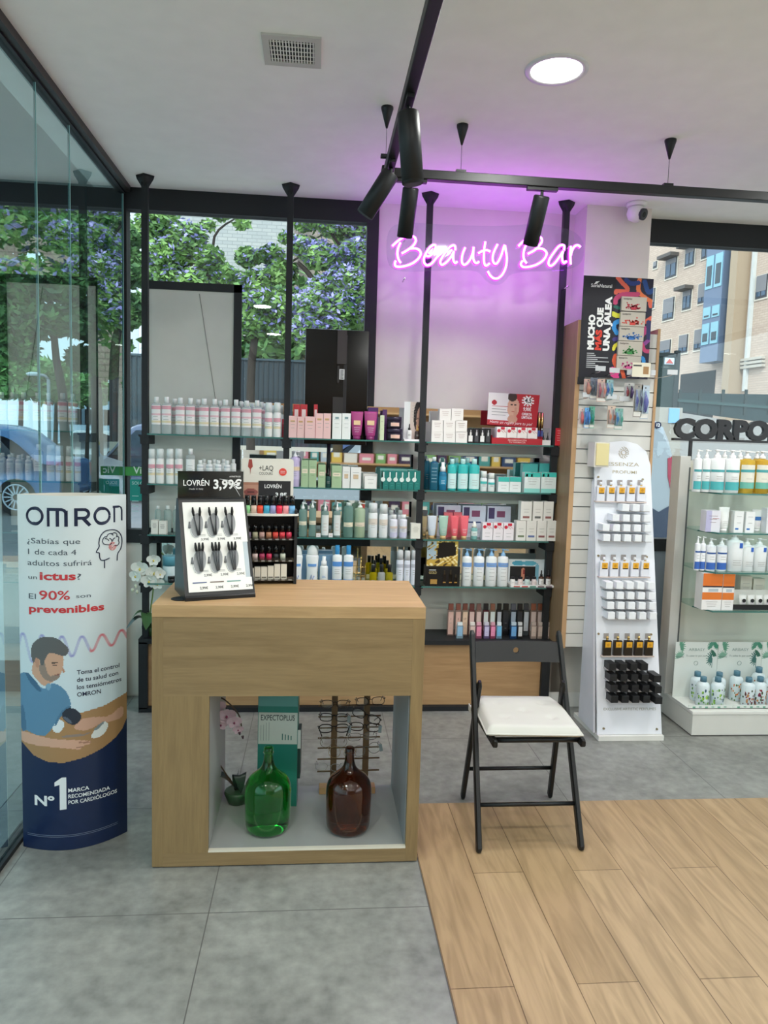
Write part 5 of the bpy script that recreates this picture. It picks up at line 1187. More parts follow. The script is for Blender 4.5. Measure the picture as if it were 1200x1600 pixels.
def boxrow(y, xs_, dk_, nm, dep=.075, miss=()):
    zz = esz(xs_[min(2, len(xs_)-1)], y)[1]
    for i, x in enumerate(xs_):
        X = esz(x, y)[0]; t_ = C('17191c', .45) if dk_ else C('eceef2', .4)
        d_ = dep+(.02 if i == 4 and dk_ else 0)
        o = MB().box(-.0195, .0195, -d_, 0, -.019, .019, t_, .0012).build('perfume_box'); o.location = (1.573+X, 3.76+EY(zz)-.001, zz)
        tag(o, 'small %s perfume box end on, %s in %s' % ('black' if dk_ else 'white', NTH[i], nm), 'box', 'black perfume boxes' if dk_ else 'white perfume boxes')
    x0, x1 = esz(xs_[0], y)[0], esz(xs_[-1], y)[0]
    MB().box(x0-.024, x1+.024, EY(zz)-dep*.8, EY(zz), zz-.0235, zz-.0195, C('b8b4b4', .4)).build('ledge', ES)
c5 = lambda a: [a+16.1*i for i in range(5)]
boxrow(792, c5(937)[2:], 0, 'first row under the upper testers'); boxrow(807.5, c5(938)[1:], 0, 'second row under the upper testers'); boxrow(822.5, c5(939), 0, 'third row under the upper testers'); boxrow(838, c5(940), 0, 'fourth row under the upper testers')
boxrow(911, c5(944), 0, 'first row under the middle testers'); boxrow(926.5, c5(945), 0, 'second row under the middle testers'); boxrow(942, c5(946), 0, 'third row under the middle testers'); boxrow(957.5, c5(947), 0, 'fourth row under the middle testers')
c6 = lambda a: [a+16.3*i for i in range(5)]
boxrow(1036, c6(949)[:4], 1, 'first row under the black testers'); boxrow(1052.5, c6(950), 1, 'second row under the black testers'); boxrow(1069, c6(951), 1, 'third row under the black testers'); boxrow(1085.5, c6(952), 1, 'fourth row under the black testers')

# ================================================================ WHITE DISPLAY WITH CORPORAL SIGN
GX0, GY0 = 2.136, 3.82
gd = thing('white_display', 'white shop display with glass shelves and raised base on the right', 'display unit', (GX0, GY0, 0))
def gb(name, m): o = m.build(name, gd); o.location = (-GX0, -GY0, 0); return o
gw = C('dcdbd4', .5)
gb('base', MB().box(GX0, 3.6, GY0, 4.34, .004, .125, gw, .002).box(GX0-.004, 3.6, GY0-.004, 4.34, .125, .142, C('e8e7e1', .4), .002).box(GX0+.01, 3.6, GY0+.008, 4.3, 0, .006, black))
GPY = 4.12
m = MB().box(GX0-.02, GX0+.044, GPY, GPY+.105, .142, 1.565, C('cfcec9', .5), .002); gb('side_upright', m)
gb('back_panel', MB().box(GX0+.0445, 3.6, GPY+.08, GPY+.11, .142, 1.54, C('dedcd0', .55)))
gb('shelf_channel', MB().box(GX0+.036, GX0+.0445, GPY-.002, GPY+.08, .15, 1.5, C('55595a', .4)))
GS = []
for k, (y_) in enumerate([771, 833, 895, 955]):
    z = at(1150, y_, 'y', 3.86).z; GS.append(z); x0 = GX0+.045
    def sh(y0, y1, mm, zz0, zz1):
        pts = [(x0, y1), (x0, y0+.13), (x0+.04, y0+.05) if 0 else (x0+.05, y0), (3.58, y0), (3.58, y1)]; return pts
    q = MB(); q.prism(sh(3.862, GPY+.078, 0, 0, 0), 'z', z-.008, z, glass_shelf)
    q.prism([(x0-.0012, 3.992), (x0+.0495, 3.8605), (x0+.051, 3.862), (x0+.0, 3.992)], 'z', z-.008, z, glass_edge).box(x0+.05, 3.58, 3.8595, 3.8612, z-.008, z, glass_edge)
    gb('glass_shelf', q)
# sign on a black frame
st = thing('category_sign', 'black standing letter sign reading CORPORAL on top of the white display', 'sign', (GX0, 4.14, 0))
zb_ = 1.668; dkc = C('2b2a2c', .45)
a = at(1054, 686, 'y', 4.12)
MB().box(a.x-GX0, 1.6, -.02, .02, zb_-.014, zb_, dkc).build('sign_bar', st)
for x in (.045, 1.45): MB().box(x-.008, x+.008, -.008, .008, 1.5402, zb_-.014, dkc).build('sign_leg', st)
lw_ = at(1188, 670, 'y', 4.12).x-a.x
v, f = text_mesh('CORPORAL', .055, 0, .98)
v4, _ = text_mesh('CORP', .055, 0, .98); k4 = (max(p[0] for p in v4)-min(p[0] for p in v4)); sx = (at(1172, 670, 'y', 4.12).x-a.x-.004)/k4; sz = .122/ (max(p[1] for p in v4)-min(p[1] for p in v4)); xm = min(p[0] for p in v); ym = min(p[1] for p in v4)
def ext(vv, ff, y0, y1, mm):
    q = MB(); n = len(vv); P2 = [((p[0]-xm)*sx+a.x-GX0+.003, zb_-.004+(p[1]-ym)*sz) for p in vv]
    ed = {}
    for g_ in ff:
        for i in range(len(g_)):
            e = (g_[i], g_[(i+1) % len(g_)]); ed[e] = 1
    bd_ = [e for e in ed if (e[1], e[0]) not in ed]
    q.add([(x, y0, z) for x, z in P2]+[(x, y1, z) for x, z in P2], list(ff)+[tuple(n+i for i in g_)[::-1] for g_ in ff]+[(e[0], n+e[0], n+e[1], e[1]) for e in bd_], mm); return q
ext(v, f, -.012, .012, dkc).build('sign_letters', st)

# ================================================================ SORIA NATURAL POSTER AND HANGING PACKS
PY = 4.0; q4 = [at(x, y, 'y', PY) for x, y in [(910, 433), (1017, 434), (1013, 593), (908, 583)]]
PX0, PX1, PZ0, PZ1 = 1.434, 1.83, 1.985, 2.53; PW, PH = PX1-PX0, PZ1-PZ0
po = thing('advert_poster', 'dark poster with colourful squiggles reading MUCHO MAS QUE UNA JALEA on the slatwall', 'poster', (PX0, PY, PZ0))
ZP = lambda X, Y_: ((X-118)/(785-118), 1-(Y_-78)/(1010-78))   # zoomed-crop pixels -> u,v
sq = [([(440,80),(500,140),(540,180),(520,205),(440,205),(430,220)], 'e5664f', 20), ([(650,90),(640,150),(650,200),(690,240),(780,290)], 'ea7a45', 20), ([(430,310),(440,270),(500,235),(600,230),(640,225)], 'c23e6e', 22), ([(415,415),(450,430),(480,430)], 'd8d83a', 22),
      ([(480,480),(440,500),(430,540),(460,590)], '2d8fd8', 20), ([(440,740),(450,710),(480,690)], 'e6dc3c', 16), ([(460,800),(450,850),(470,900)], 'e2603c', 18), ([(440,980),(430,930),(470,930),(490,960),(460,990),(490,1000)], 'e0408c', 18), ([(530,930),(545,970),(560,1020)], 'e2603c', 18),
      ([(720,480),(780,440)], 'e06048', 18), ([(700,560),(730,530),(740,560),(710,600)], 'b83a78', 18), ([(720,690),(780,640)], '8a3f90', 18), ([(710,680),(740,740),(780,750)], 'c23e6e', 18), ([(710,810),(730,820),(740,860)], '2d8fd8', 18), ([(700,110),(740,200),(785,180)], '1f4a8c', 22), ([(520,100),(570,130),(640,120)], '223a80', 20), ([(440,650),(480,640)], '3d2f7c', 18), ([(760,300),(770,330)], 'e5664f', 18), ([(430,350),(470,360)], '1f6a5c', 14), ([(760,480),(770,620)], '2c2c60', 22)]
def poster_col(u, v):
    c = np.tile(np.array(hx('14121e')), (len(u), 1)); X = u*667+118; Y_ = (1-v)*932+78
    c[X > 430] = hx('1b1a33')
    for pts, col, w_ in sq:
        sp_ = spline([(a, b, 0) for a, b in pts], 6)
        for i in range(len(sp_)-1):
            ax, ay = sp_[i].x, sp_[i].y; bx_, by_ = sp_[i+1].x-ax, sp_[i+1].y-ay; L2_ = bx_*bx_+by_*by_+1e-9
            t_ = np.clip(((X-ax)*bx_+(Y_-ay)*by_)/L2_, 0, 1); d = np.hypot(X-ax-t_*bx_, Y_-ay-t_*by_); c[(d < w_) & (X > 405)] = hx(col)
    return c
m = MB().art(lambda x, y: (x, -.0015, y), PW, PH, 130, 180, poster_col, ink_matt).box(0, PW, -.001, .003, 0, PH, C('14121e'))
PT = lambda X, Y_: (ZP(X, Y_)[0]*PW, ZP(X, Y_)[1]*PH)
def vtext(s_, X, Yb, Yt, cap, mm, b=.04):  # vertical text reading upward, baseline at X, from Yb (bottom) to Yt (top)
    x0, z0 = PT(X, Yb); L_len = (Yb-Yt)/932*PH; m.text(s_, lambda a, b_: (x0-b_, -.003, z0+a), cap/667*PW*1.37, mm, b, 'l', L_len)
ww = C('f2f2f0', .5)
vtext('MUCHO', 243, 755, 432, 58, ww, .06); vtext('MÁS', 315, 757, 568, 56, C('e0402e'), .06); vtext('QUE', 318, 545, 365, 56, ww, .06); vtext('UNA JALEA', 392, 760, 258, 58, ww, .06)
x0, z0 = PT(190, 180); m.text('SoriaNatural', lambda a, b: (x0+a, -.003, z0+b), .026, ww, .015, 'l', .118)
m.flat([(PT(215, 155)[0], -.003, PT(215, 155)[1]), (PT(240, 150)[0], -.003, PT(240, 150)[1]), (PT(272, 122)[0], -.003, PT(272, 122)[1]), (PT(235, 128)[0], -.003, PT(235, 128)[1])], ww)
for i, w_ in enumerate([70, 85, 205, 105, 215, 85, 115, 170]): a_, b_ = PT(185, 785+i*18.5), PT(185+w_, 792+i*18.5); m.box(a_[0], b_[0], -.003, -.002, b_[1], a_[1], C('c9c9cc'))
m.build('printed_board', po)
MB().box(.0, .035, -.002, .012, -.04, 0, black_sat).box(.085, .105, -.002, .012, -.05, 0, black_sat).build('clip_foot', po)
for i, (Y_, col) in enumerate([(255, 'b3283c'), (395, 'd2443a'), (530, '2f6fb8'), (665, '3c8a46'), (800, 'd0508c')]):
    a_, b_ = PT(480-i*3, Y_), PT(718-i*5, Y_+132); W_, H_ = b_[0]-a_[0], a_[1]-b_[1]; cc = hx(col); base_ = hx('c4bcae')
    pts_ = [(random.gauss(.5, .15), abs(random.gauss(.0, .17))) for _ in range(46)]
    o = MB().box(0, W_, 0, .016, 0, H_-.001, C('bfb7aa', .55)); 
    o.text('testiprint', lambda a, b, H_=H_: (.008+a, -.0012, H_-.017+b), .014, C('3b3636'), .01, 'l', .05)
    for (u_, v_) in pts_:
        s_ = .003+.002*random.random(); o.box(W_*u_-s_, W_*u_+s_, -.0014, -.0008, .008+v_*H_, .008+v_*H_+s_*1.6, C(col))
    o.box(W_*.38, W_*.6, -.0016, -.001, .006, .02, C(col)); oo = o.build('product_carton'); oo.location = (PX0+a_[0], PY-.0185, PZ0+b_[1])
    tag(oo, 'flat kraft coloured carton with %s splash print, %s of the five on the dark poster' % (['crimson', 'red', 'blue', 'green', 'pink'][i], ['topmost', 'second', 'middle', 'fourth', 'lowest'][i]), 'box', 'cartons on the dark poster')
# hooks with blister packs on the slatwall
def hook(x, y, L_, lab):
    p = at(x, y, 'y', 4.05); t = thing('display_hook', lab, 'hook', (p.x, 4.048, p.z))
    MB().tube([(0, 0, 0), (0, -L_, .0), (0, -L_-.004, .012)], .0022, chrome, 8).build('prong', t)
    MB().box(-.028, .028, -L_-.008, -L_-.005, .004, .030, C('c9cccf', .2)).build('price_holder', t)
    return p
def blister(x0, x1, yt, yb, Y, card, blob, lab):
    a_, b_ = at(x0, yt, 'y', Y), at(x1, yb, 'y', Y); W_, H_ = b_.x-a_.x, a_.z-b_.z
    t = thing('blister_pack', lab, 'blister pack', (a_.x, Y, b_.z), 0, 'hanging packs on the slatwall')
    MB().box(0, W_, 0, .002, 0, H_, C(card, .3)).box(W_*.42, W_*.58, -.0005, 0, H_*.9, H_*.95, C('55585c')).box(.002, W_-.002, -.0008, 0, H_*.03, H_*.16, C('e0ddd6')).build('card', t)
    q = MB()
    for i in range(len(blob)):
        xx = W_*(i+.5)/len(blob); q.tube([(xx, -.006, H_*.2), (xx+.003, -.009, H_*.5), (xx-.002, -.006, H_*.82)], [W_*.16/len(blob)+.002, W_*.3/len(blob)+.002, .003], C(blob[i], .25), 8)
    q.build('contents', t)
    MB().box(.002, W_-.002, -.014, -.0005, H_*.17, H_*.86, acrylic, .004).build('clear_blister', t)
for i, a_ in enumerate([(920, 585, .16), (940, 588, .17), (972, 590, .12), (990, 592, .2), (1020, 592, .22), (905, 624, .12), (938, 627, .15), (958, 630, .14)]): hook(a_[0], a_[1], a_[2], 'chrome slatwall hook, %s of the %s row' % (NTH[i if i < 5 else i-5], 'upper' if i < 5 else 'lower'))
blister(913, 924, 592, 622, 3.93, 'c9a79c', ['b07a68'], 'small pink card pack hanging leftmost in the upper row')
blister(923, 934, 590, 624, 3.92, '6f7684', ['3a4150', '5a6478'], 'dark grey tool pack hanging second in the upper row')
blister(934, 946, 592, 628, 3.90, 'c8a79b', ['96505a', 'b9786c'], 'rose manicure pack in the upper row under the poster')
blister(946, 957, 593, 625, 3.90, '8fb2b6', ['2d4f94', '2f7c94'], 'blue handled tool pack in the upper row')
blister(976, 989, 598, 628, 3.92, 'c7c4be', ['8a3b40', '52406a'], 'red and purple pack in the upper row')
blister(992, 1002, 600, 652, 3.86, '9a938c', ['4a4f86', '3b3c55'], 'tall stack of blue grey packs at the right end hook')
blister(1003, 1012, 602, 655, 3.86, 'b4c0cc', ['5b5f9c'], 'tall violet pack farthest right on the slatwall')
blister(905, 913, 638, 668, 3.95, 'd9c4bf', ['c46a6a'], 'small pink pack leftmost in the lower row')
blister(914, 921, 637, 669, 3.93, '5fa0d4', ['1f62b0', '2a7cc8'], 'bright blue pack in the lower row')
blister(921, 928, 635, 669, 3.93, '55a48c', ['1f7c6a'], 'teal green pack in the lower row')
blister(950, 960, 634, 669, 3.90, 'cdb6a6', ['b97a5c', '7a4a3c'], 'beige pack with brown tools in the lower row')
blister(961, 972, 638, 671, 3.90, '7fb0a6', ['2f6c9c', '3c8a78'], 'green and blue pack farthest right in the lower row')
a_ = at(985, 567, 'y', 3.85)
tag(MB().box(a_.x, a_.x+.1, 3.82, 3.822, a_.z-.075, a_.z, C('dfd8c4', .5)).box(a_.x+.005, a_.x+.05, 3.8195, 3.82, a_.z-.02, a_.z-.012, C('4a4a4a')).box(a_.x+.06, a_.x+.09, 3.8195, 3.82, a_.z-.06, a_.z-.02, C('a07a50')).box(a_.x+.045, a_.x+.055, 3.822, 4.05, a_.z-.04, a_.z-.034, chrome).build('info_card'), 'cream information card below the right side of the dark poster', 'card')

# ================================================================ PRODUCTS
def geom(x0, x1, yt, Y, zb):
    """pixel extents of an item -> centre x, width, height at distance Y standing at height zb"""
    p = at((x0+x1)/2, yt, 'y', Y); yb = px((p.x, Y, zb))[1]; ym = (yt+yb)/2
    a_, b_ = at(x0, ym, 'y', Y).x, at(x1, ym, 'y', Y).x
    return (a_+b_)/2, b_-a_, p.z-zb
def front_band(m, r, z0, z1, mat, ry=None, e=1.0, span=1.15, off=.0006):
    ry = ry or r; m.loft([(z0, r+off, ry+off, e), (z1, r+off, ry+off, e)], mat, 10, cap=False, a0=-math.pi/2-span, a1=-math.pi/2+span)
def lines(m, w_, y, z0, z1, n, mat, k=.7):
    for i in range(n):
        z = z0+(z1-z0)*i/max(1, n-1); ww_ = w_*k*(.7+.3*((i*7) % 3)/2); m.box(-ww_/2, ww_/2, y-.0006, y, z-.0008, z+.0008, mat)
PK = {}
grey_ink = C('9b9a96', .6)
def proto(kind, w_, h, p):
    """builds the parts of one product; returns root (Empty or mesh)"""
    r = w_/2; root = bpy.data.objects.new('product', None); COL.objects.link(root); root.empty_display_size = .03
    body = C(p.get('body', 'eeeeea'), p.get('rough', .35)); lab = C(p.get('label', 'e8e8e4'), .5); cap = C(p.get('cap', 'f2f2f0'), .3)
    acc = C(p.get('acc', 'd98a9c'), .5)
    if p.get('clear'): body = P('clear_'+p['body'], hx(p['body']), .08, trans=.6, ior=1.12)
    if kind in ('toner', 'cylinder', 'pump', 'dropper', 'foam'):
        e = p.get('e', 1.0); nk = p.get('neck', .45); sh = {'toner': .83, 'cylinder': p.get('sh', .78), 'pump': p.get('sh', .74), 'dropper': .58, 'foam': .66}[kind]*h
        ry = r*p.get('dr', 1.0); m = MB(); rd = min(r*.5, .012)
        m.loft([(0, r*.93, ry*.93, e), (.003, r, ry, e), (sh-rd, r, ry, e), (sh-rd*.3, r*.9, ry*.9, e), (sh, r*nk*1.15, ry*nk*1.15, 1), (sh+.004, r*nk, r*nk, 1)], body, 20)
        l0, l1 = p.get('lz', (.25, .72)); 
        if p.get('label'): front_band(m, r, sh*l0, sh*l1, lab, ry, e)
        for (b0, b1, c_) in p.get('bands', []): front_band(m, r, sh*b0, sh*b1, C(c_, .45), ry, e, span=1.2, off=.0011)
        for k in range(p.get('lines', 3)):
            z = sh*(l0+(l1-l0)*(.25+.16*k)); m.loft([(z, r+.0013, ry+.0013, e), (z+.0018, r+.0013, ry+.0013, e)], C(p.get('ink', '9b9a96'), .6), 6, cap=False, a0=-math.pi/2-.45, a1=-math.pi/2+.45-.12*(k % 2))
        m.build('body', root)
        if kind == 'pump':
            q = MB().loft([(sh, r*nk*1.05, r*nk*1.05), (sh+(h-sh)*.35, r*nk*.95, r*nk*.95), (sh+(h-sh)*.45, r*nk*.5, r*nk*.5), (h*.975, r*.16, r*.16)], cap, 14); q.build('cap', root)
            MB().loft([(h*.965, r*.34, r*.34), (h, r*.3, r*.3)], cap, 12).bar((0, 0, h-.004), (r*.95, -r*.25, h-.006), .006, .006, cap).build('pump_nozzle', root)
        elif kind == 'dropper':
            MB().loft([(sh, r*.52, r*.52), (sh+(h-sh)*.35, r*.5, r*.5), (sh+(h-sh)*.38, r*.3, r*.3), (h*.93, r*.26, r*.26), (h, r*.12, r*.12)], cap, 12).build('dropper_cap', root)
        elif kind == 'foam':
            MB().loft([(sh, r*.7, r*.7), (sh+(h-sh)*.45, r*.68, r*.68), (sh+(h-sh)*.55, r*.45, r*.45), (h, r*.42, r*.42)], cap, 14).build('cap', root)
        else:
            cr = p.get('capr', nk*1.05); MB().loft([(sh+.001, r*cr, r*cr), (h-.002, r*cr, r*cr), (h, r*cr*.9, r*cr*.9)], cap, 16).build('cap', root)
    elif kind == 'spray':      # tall can with full-width translucent cap
        m = MB().loft([(0, r*.94, r*.94), (.004, r, r), (h*.68, r, r), (h*.72, r*.86, r*.86)], body, 20)
        for (b0, b1, c_) in p.get('bands', []): front_band(m, r, h*b0, h*b1, C(c_, .45))
        for k in range(3): z = h*(.3+.06*k); m.loft([(z, r+.0013, r+.0013), (z+.0018, r+.0013, r+.0013)], grey_ink, 6, cap=False, a0=-math.pi/2-.4, a1=-math.pi/2+.4)
        m.build('body', root); MB().loft([(h*.72, r*.92, r*.92), (h*.97, r*.88, r*.88), (h, r*.7, r*.7)], cap, 18).build('cap', root)
    elif kind == 'dome':
        m = MB().loft([(0, r*.8, r*.6), (.004, r*.85, r*.65), (h*.35, r*.82, r*.62), (h*.7, r, r*.7), (h*.76, r*.9, r*.62)], body, 20); front_band(m, r*.9, h*.46, h*.53, C('6d9ed8'), r*.66, span=.8, off=.001); 
        m.tube([(-r*.3, -r*.66, h*.1), (-r*.1, -r*.68, h*.25), (r*.1, -r*.68, h*.12), (r*.35, -r*.64, h*.22)], .002, C('4f7fc8'), 6); m.build('body', root)
        MB().loft([(h*.765, r*.8, r*.58), (h*.8, r*.84, r*.6), (h*.92, r*.68, r*.5), (h*.985, r*.35, r*.3), (h, .001, .001)], cap, 20, cap=False).build('dome_cap', root)
    elif kind == 'tube':       # soft tube standing on its cap
        m = MB().loft([(h*.13, r*.62, r*.62), (h*.16, r*.74, r*.66), (h*.5, r*.88, r*.45), (h*.92, r, r*.10), (h, r, r*.05)], body, 22)
        m.box(-r, r, -.0016, .0016, h*.95, h, body)
        lw2 = w_*.55; 
        if p.get('label'): m.prism([(-lw2/2, h*.52), (lw2/2, h*.52), (lw2/2, h*.68), (-lw2/2, h*.68)], 'y', -r*.52, -r*.40, lab)
        lines(m, w_, -r*.62, h*.28, h*.42, 3, C(p.get('ink', 'e9d8e4')), .5); m.build('tube_body', root)
        MB().cyl(0, 0, 0, h*.13, r*.62, cap, 18).build('cap', root)
    elif kind == 'jar':
        MB().loft([(0, r*.8, r*.8), (h*.1, r*.95, r*.95), (h*.6, r, r), (h*.62, r*.9, r*.9)], body, 22).build('body', root)
        q = MB().loft([(h*.63, r, r), (h*.97, r, r), (h, r*.94, r*.94)], cap, 22); q.build('lid', root)
        if p.get('label'): q2 = MB(); front_band(q2, r, h*.2, h*.5, lab, span=.6); q2.build('label', root)
    elif kind == 'lipstick':
        MB().cyl(0, 0, 0, h*.45, r, body, 14).build('body', root); MB().cyl(0, 0, h*.45, h, r*.96, gold, 14).build('cap', root)
    elif kind == 'perfume':
        d = .024; g_ = P('glassy_'+p['body'], hx(p['body']), .06, trans=.5, ior=1.3, coat=.5) if not p.get('solid') else C(p['body'], .3)
        hb = h*(.80 if not p.get('tall') else .86)
        m = MB().box(-r, r, -d/2, d/2, 0, hb, g_, .002).box(-r*.72, r*.72, -d/2-.0008, -d/2, hb*p.get('l0', .2), hb*.94, lab)
        lines(m, w_, -d/2-.0008, hb*.3, hb*.5, 2, grey_ink, .35)
        if p.get('num'): m.text(p['num'], lambda x, y: (x, -d/2-.0014, hb*.62+y), .018, C('6a4a44'), .01, 'c')
        m.build('bottle', root); MB().box(-r*.75, r*.75, -d*.35, d*.35, hb, h, cap, .0015).build('cap', root)
    elif kind == 'box':
        bpy.data.objects.remove(root); d = p.get('d', min(w_, .055)); m = MB().box(-w_/2, w_/2, -d/2, d/2, 0, h, body, .0008)
        for (u0, u1, v0, v1, c_) in p.get('print', []): m.box(-w_/2+w_*u0, -w_/2+w_*u1, -d/2-.0007, -d/2, h*v0, h*v1, C(c_, .5))
        if p.get('lines', 3): lines(m, w_, -d/2-.0006, h*p.get('t0', .45), h*p.get('t1', .75), p.get('lines', 3), C(p.get('ink', '9b9a96'), .6), .6)
        if p.get('bow'):
            rc_ = C('c8253c', .4); 
            m.tube([(-w_*.28, -d/2-.0004, h*.76), (-w_*.28, -d/2-.001, h*.76)], w_*.17, rc_, 14)
            m.box(-w_*.1, w_*.3, -d/2-.001, -d/2, h*.84, h*.99, rc_); m.bar((0, -d/2-.0006, h*.88), (w_*.46, -d/2-.0006, h*.66), .0008, .004, rc_, (0, -1, .2)); m.bar((-w_*.1, -d/2-.0006, h*.82), (w_*.2, -d/2-.0006, h*.64), .0008, .004, rc_, (0, -1, .2))
        if p.get('cut'):
            wc_ = C('dce8e2', .5); m.tube([(-w_*.5, -d/2-.0003, h*.52), (-w_*.5, -d/2-.001, h*.52)], w_*.38, wc_, 14); m.box(-w_*.5, -w_*.28, -d/2-.001, -d/2, h*.6, h*.92, wc_)
        root = m.build('carton')
    return root
def item(kind, name, cat, lab, x0, x1, yt, Y, zb, group=None, rz=0, key=None, **p):
    cx, w_, h = geom(x0, x1, yt, Y, zb); w_ *= .98
    k = (kind, round(w_, 3), round(h, 2), repr(sorted(p.items())))
    if k in PK:
        o = copy_tree(PK[k]); o.name = name; s_ = h/PK[k]['h_']
    else:
        o = proto(kind, w_, h, p); o.name = name; PK[k] = o; o['h_'] = h
    for q in ('group', 'label', 'category'):
        if q in o: del o[q]
    o.location = (cx, Y, zb); o.rotation_euler.z = R_(rz); tag(o, lab, cat, group); return o
def row(kind, name, cat, base, where, xs, yts, Y, zb, group=None, **p):
    """xs: list of (x0, x1); one label each from its place in the row"""
    n = len(xs)
    for i, (a_, b_) in enumerate(xs):
        yt = yts[i] if isinstance(yts, (list, tuple)) else yts
        l = '%s %s' % (base, where) if n == 1 else '%s, %s, %s' % (base, NTH[i] if i < n-1 or n < 3 else 'rightmost', where)
        item(kind, name, cat, l, a_, b_, yt, Y, zb, group if n > 1 else None, **p)
def span(x0, x1, n, gap=.4): w_ = (x1-x0)/n; return [(x0+i*w_+gap/2, x0+(i+1)*w_-gap/2) for i in range(n)]
YFt, YBk = 4.27, 4.36
Z1, Z2_, Z3_, Z4, Z5 = [SZ[k] for k in (1, 2, 3, 4, 5)]
w1, w2_, w3, w4 = 'top left shelf', 'top middle shelf', 'top right shelf', ''
# ---- top shelf, left
ton = dict(body='eef2f1', clear=1, label='f1ecea', lz=(.30, .93), bands=[(.80, .91, 'e0a3ae'), (.60, .66, 'ebbfc6'), (.36, .43, 'e8d9b4')], nk=.5, dr=.8, e=.8, lines=2)
row('toner', 'toner_bottle', 'bottle', 'clear toner bottle with pink floral label and white cap', w1, [(236.8,252),(252.7,268.3),(274.3,289.6),(290.2,305.5),(311,327),(328,342.6),(344.7,360),(361.2,376.2),(377.5,393),(394,409)], [620,620,621.5,622,623,623.6,624.5,625,626,627], YFt, Z1, 'clear toner bottles on the top left shelf', **ton)
row('toner', 'toner_bottle', 'bottle', 'clear toner bottle standing behind the front row', w1, [(266,280),(303,317),(337,350),(370,383),(402,415)], [623,624,626,627,628], YBk, Z1, 'back row toner bottles on the top left shelf', **ton)
spr = dict(body='efeeea', cap='e4e8e6', bands=[(.44, .55, 'e0a3ae'), (.24, .31, 'e8d9b4')])
row('spray', 'spray_bottle', 'bottle', 'white mousse bottle with pink band', w1, [(413.4,426),(427,439.4)], 629, YFt, Z1, 'white mousse bottles on the top left shelf', **spr)
item('box', 'red_carton', 'box', 'narrow red carton at the right end of the top left shelf', 440.5, 446, 655, YBk, Z1, body='c8404f')
# ---- top shelf, middle
row('box', 'pink_carton', 'box', 'pale pink cosmetic carton', w2_, [(451.3,464),(464.4,475.8),(476.3,492.5),(493,505),(505.2,517)], [650,651,651,646,646], YFt, Z1, 'pale pink cartons on the top middle shelf', body='edc3c0', lines=3, **{'print': [(.2, .75, .72, .8, 'd9a86c')]})
row('box', 'red_carton', 'box', 'red carton standing behind the pink ones', w2_, [(458,468),(469,480),(490,496)], 632, YBk, Z1, 'red cartons behind the pink ones', body='c2383f', lines=1, **{'print': [(.2, .8, .6, .85, 'eddcd8')]})
row('box', 'white_carton', 'box', 'tall white cosmetic carton beside the pink ones', w2_, [(519,533.4),(533.9,547.7)], 646, YFt, Z1, 'tall white cartons on the top middle shelf', body='eceeea', ink='a9b4b0', **{'print': [(.3, .7, .78, .86, '7f9a9c')]})
row('tube', 'purple_tube', 'tube', 'magenta cosmetic tube standing on its cap', w2_, [(548,567.3),(568.5,589.2)], 643, YFt, Z1, 'magenta tubes on the top middle shelf', body='a33a78', label='e8c79c', cap='8a2f68', lines=2)
item('box', 'violet_carton', 'box', 'dark violet carton behind the magenta tubes', 574, 590, 637, YBk, Z1, body='4c2a63', lines=1)
item('box', 'green_carton', 'box', 'narrow pale green carton right of the magenta tubes', 593.5, 600, 649, YFt, Z1, body='cfd9b8', lines=2)
item('box', 'violet_carton', 'box', 'narrow violet carton between pale carton and dark jars', 597, 604, 640, YBk, Z1, body='5a3568', lines=1)
jr = dict(body='231c2c', cap='2b2138', label='e0b7a6')
item('jar', 'hair_mask_jar', 'jar', 'dark violet jar, lower one of the stacked pair', 604, 629, 670, YFt, Z1, **jr)
item('jar', 'hair_mask_jar', 'jar', 'dark violet jar, upper one of the stacked pair', 604.5, 628, 651.5, YFt, Z1+geom(604, 629, 670, YFt, Z1)[2]+.0005, **jr)
def face(bgc, hair, x0=.45, flip=False):
    def f(u, v):
        if flip: u = 1-u
        c = np.tile(np.array(hx(bgc)), (len(u), 1)); fx, fy_ = .72, .5
        c[((u-.62)/.36)**2+((v-.62)/.42)**2 < 1] = hx(hair); c[(u > .45) & (v < .4) & (u < .9)] = hx('c99a80')
        c[((u-fx)/.24)**2+((v-fy_)/.36)**2 < 1] = hx('d9aa90'); c[((u-.60)/.05)**2+((v-.56)/.02)**2 < 1] = hx('4a3028'); c[((u-.80)/.05)**2+((v-.56)/.02)**2 < 1] = hx('4a3028')
        c[(abs(u-.70) < .03) & (v > .4) & (v < .55)] = hx('c08f76'); c[((u-.70)/.09)**2+((v-.33)/.025)**2 < 1] = hx('b0524c'); return c
    return f
a_ = geom(631, 661, 628, YFt+.04, Z1)
m = MB().box(-a_[1]/2, a_[1]/2, 0, .002, 0, a_[2], C('e8eaea', .4)).art(lambda x, y: (-a_[1]/2+a_[1]*.32+x, -.0006, .012+y), a_[1]*.68, a_[2]-.012, 26, 46, face('d5c5bb', '2c2220'), ink_matt); lines(m, a_[1]*.3, -.0004, a_[2]*.6, a_[2]*.9, 5, grey_ink)
m.box(-a_[1]/2, a_[1]/2, -.05, .0, 0, .012, C('f0e9ea', .4)); o = m.build('portrait_card'); o.location = (a_[0], YFt+.04, Z1); tag(o, 'upright display card with a dark haired woman, right end of the top middle shelf', 'card')
item('dropper', 'serum_bottle', 'bottle', 'small white serum bottle left on the portrait card tray', 635.5, 643.5, 662, YFt+.012, Z1+.0122, body='e9e9e7', cap='2a2b30')
item('dropper', 'serum_bottle', 'bottle', 'small dark serum bottle with gold cap on the portrait card tray', 648, 656, 664, YFt+.012, Z1+.0122, body='3d302c', cap='caa35c')
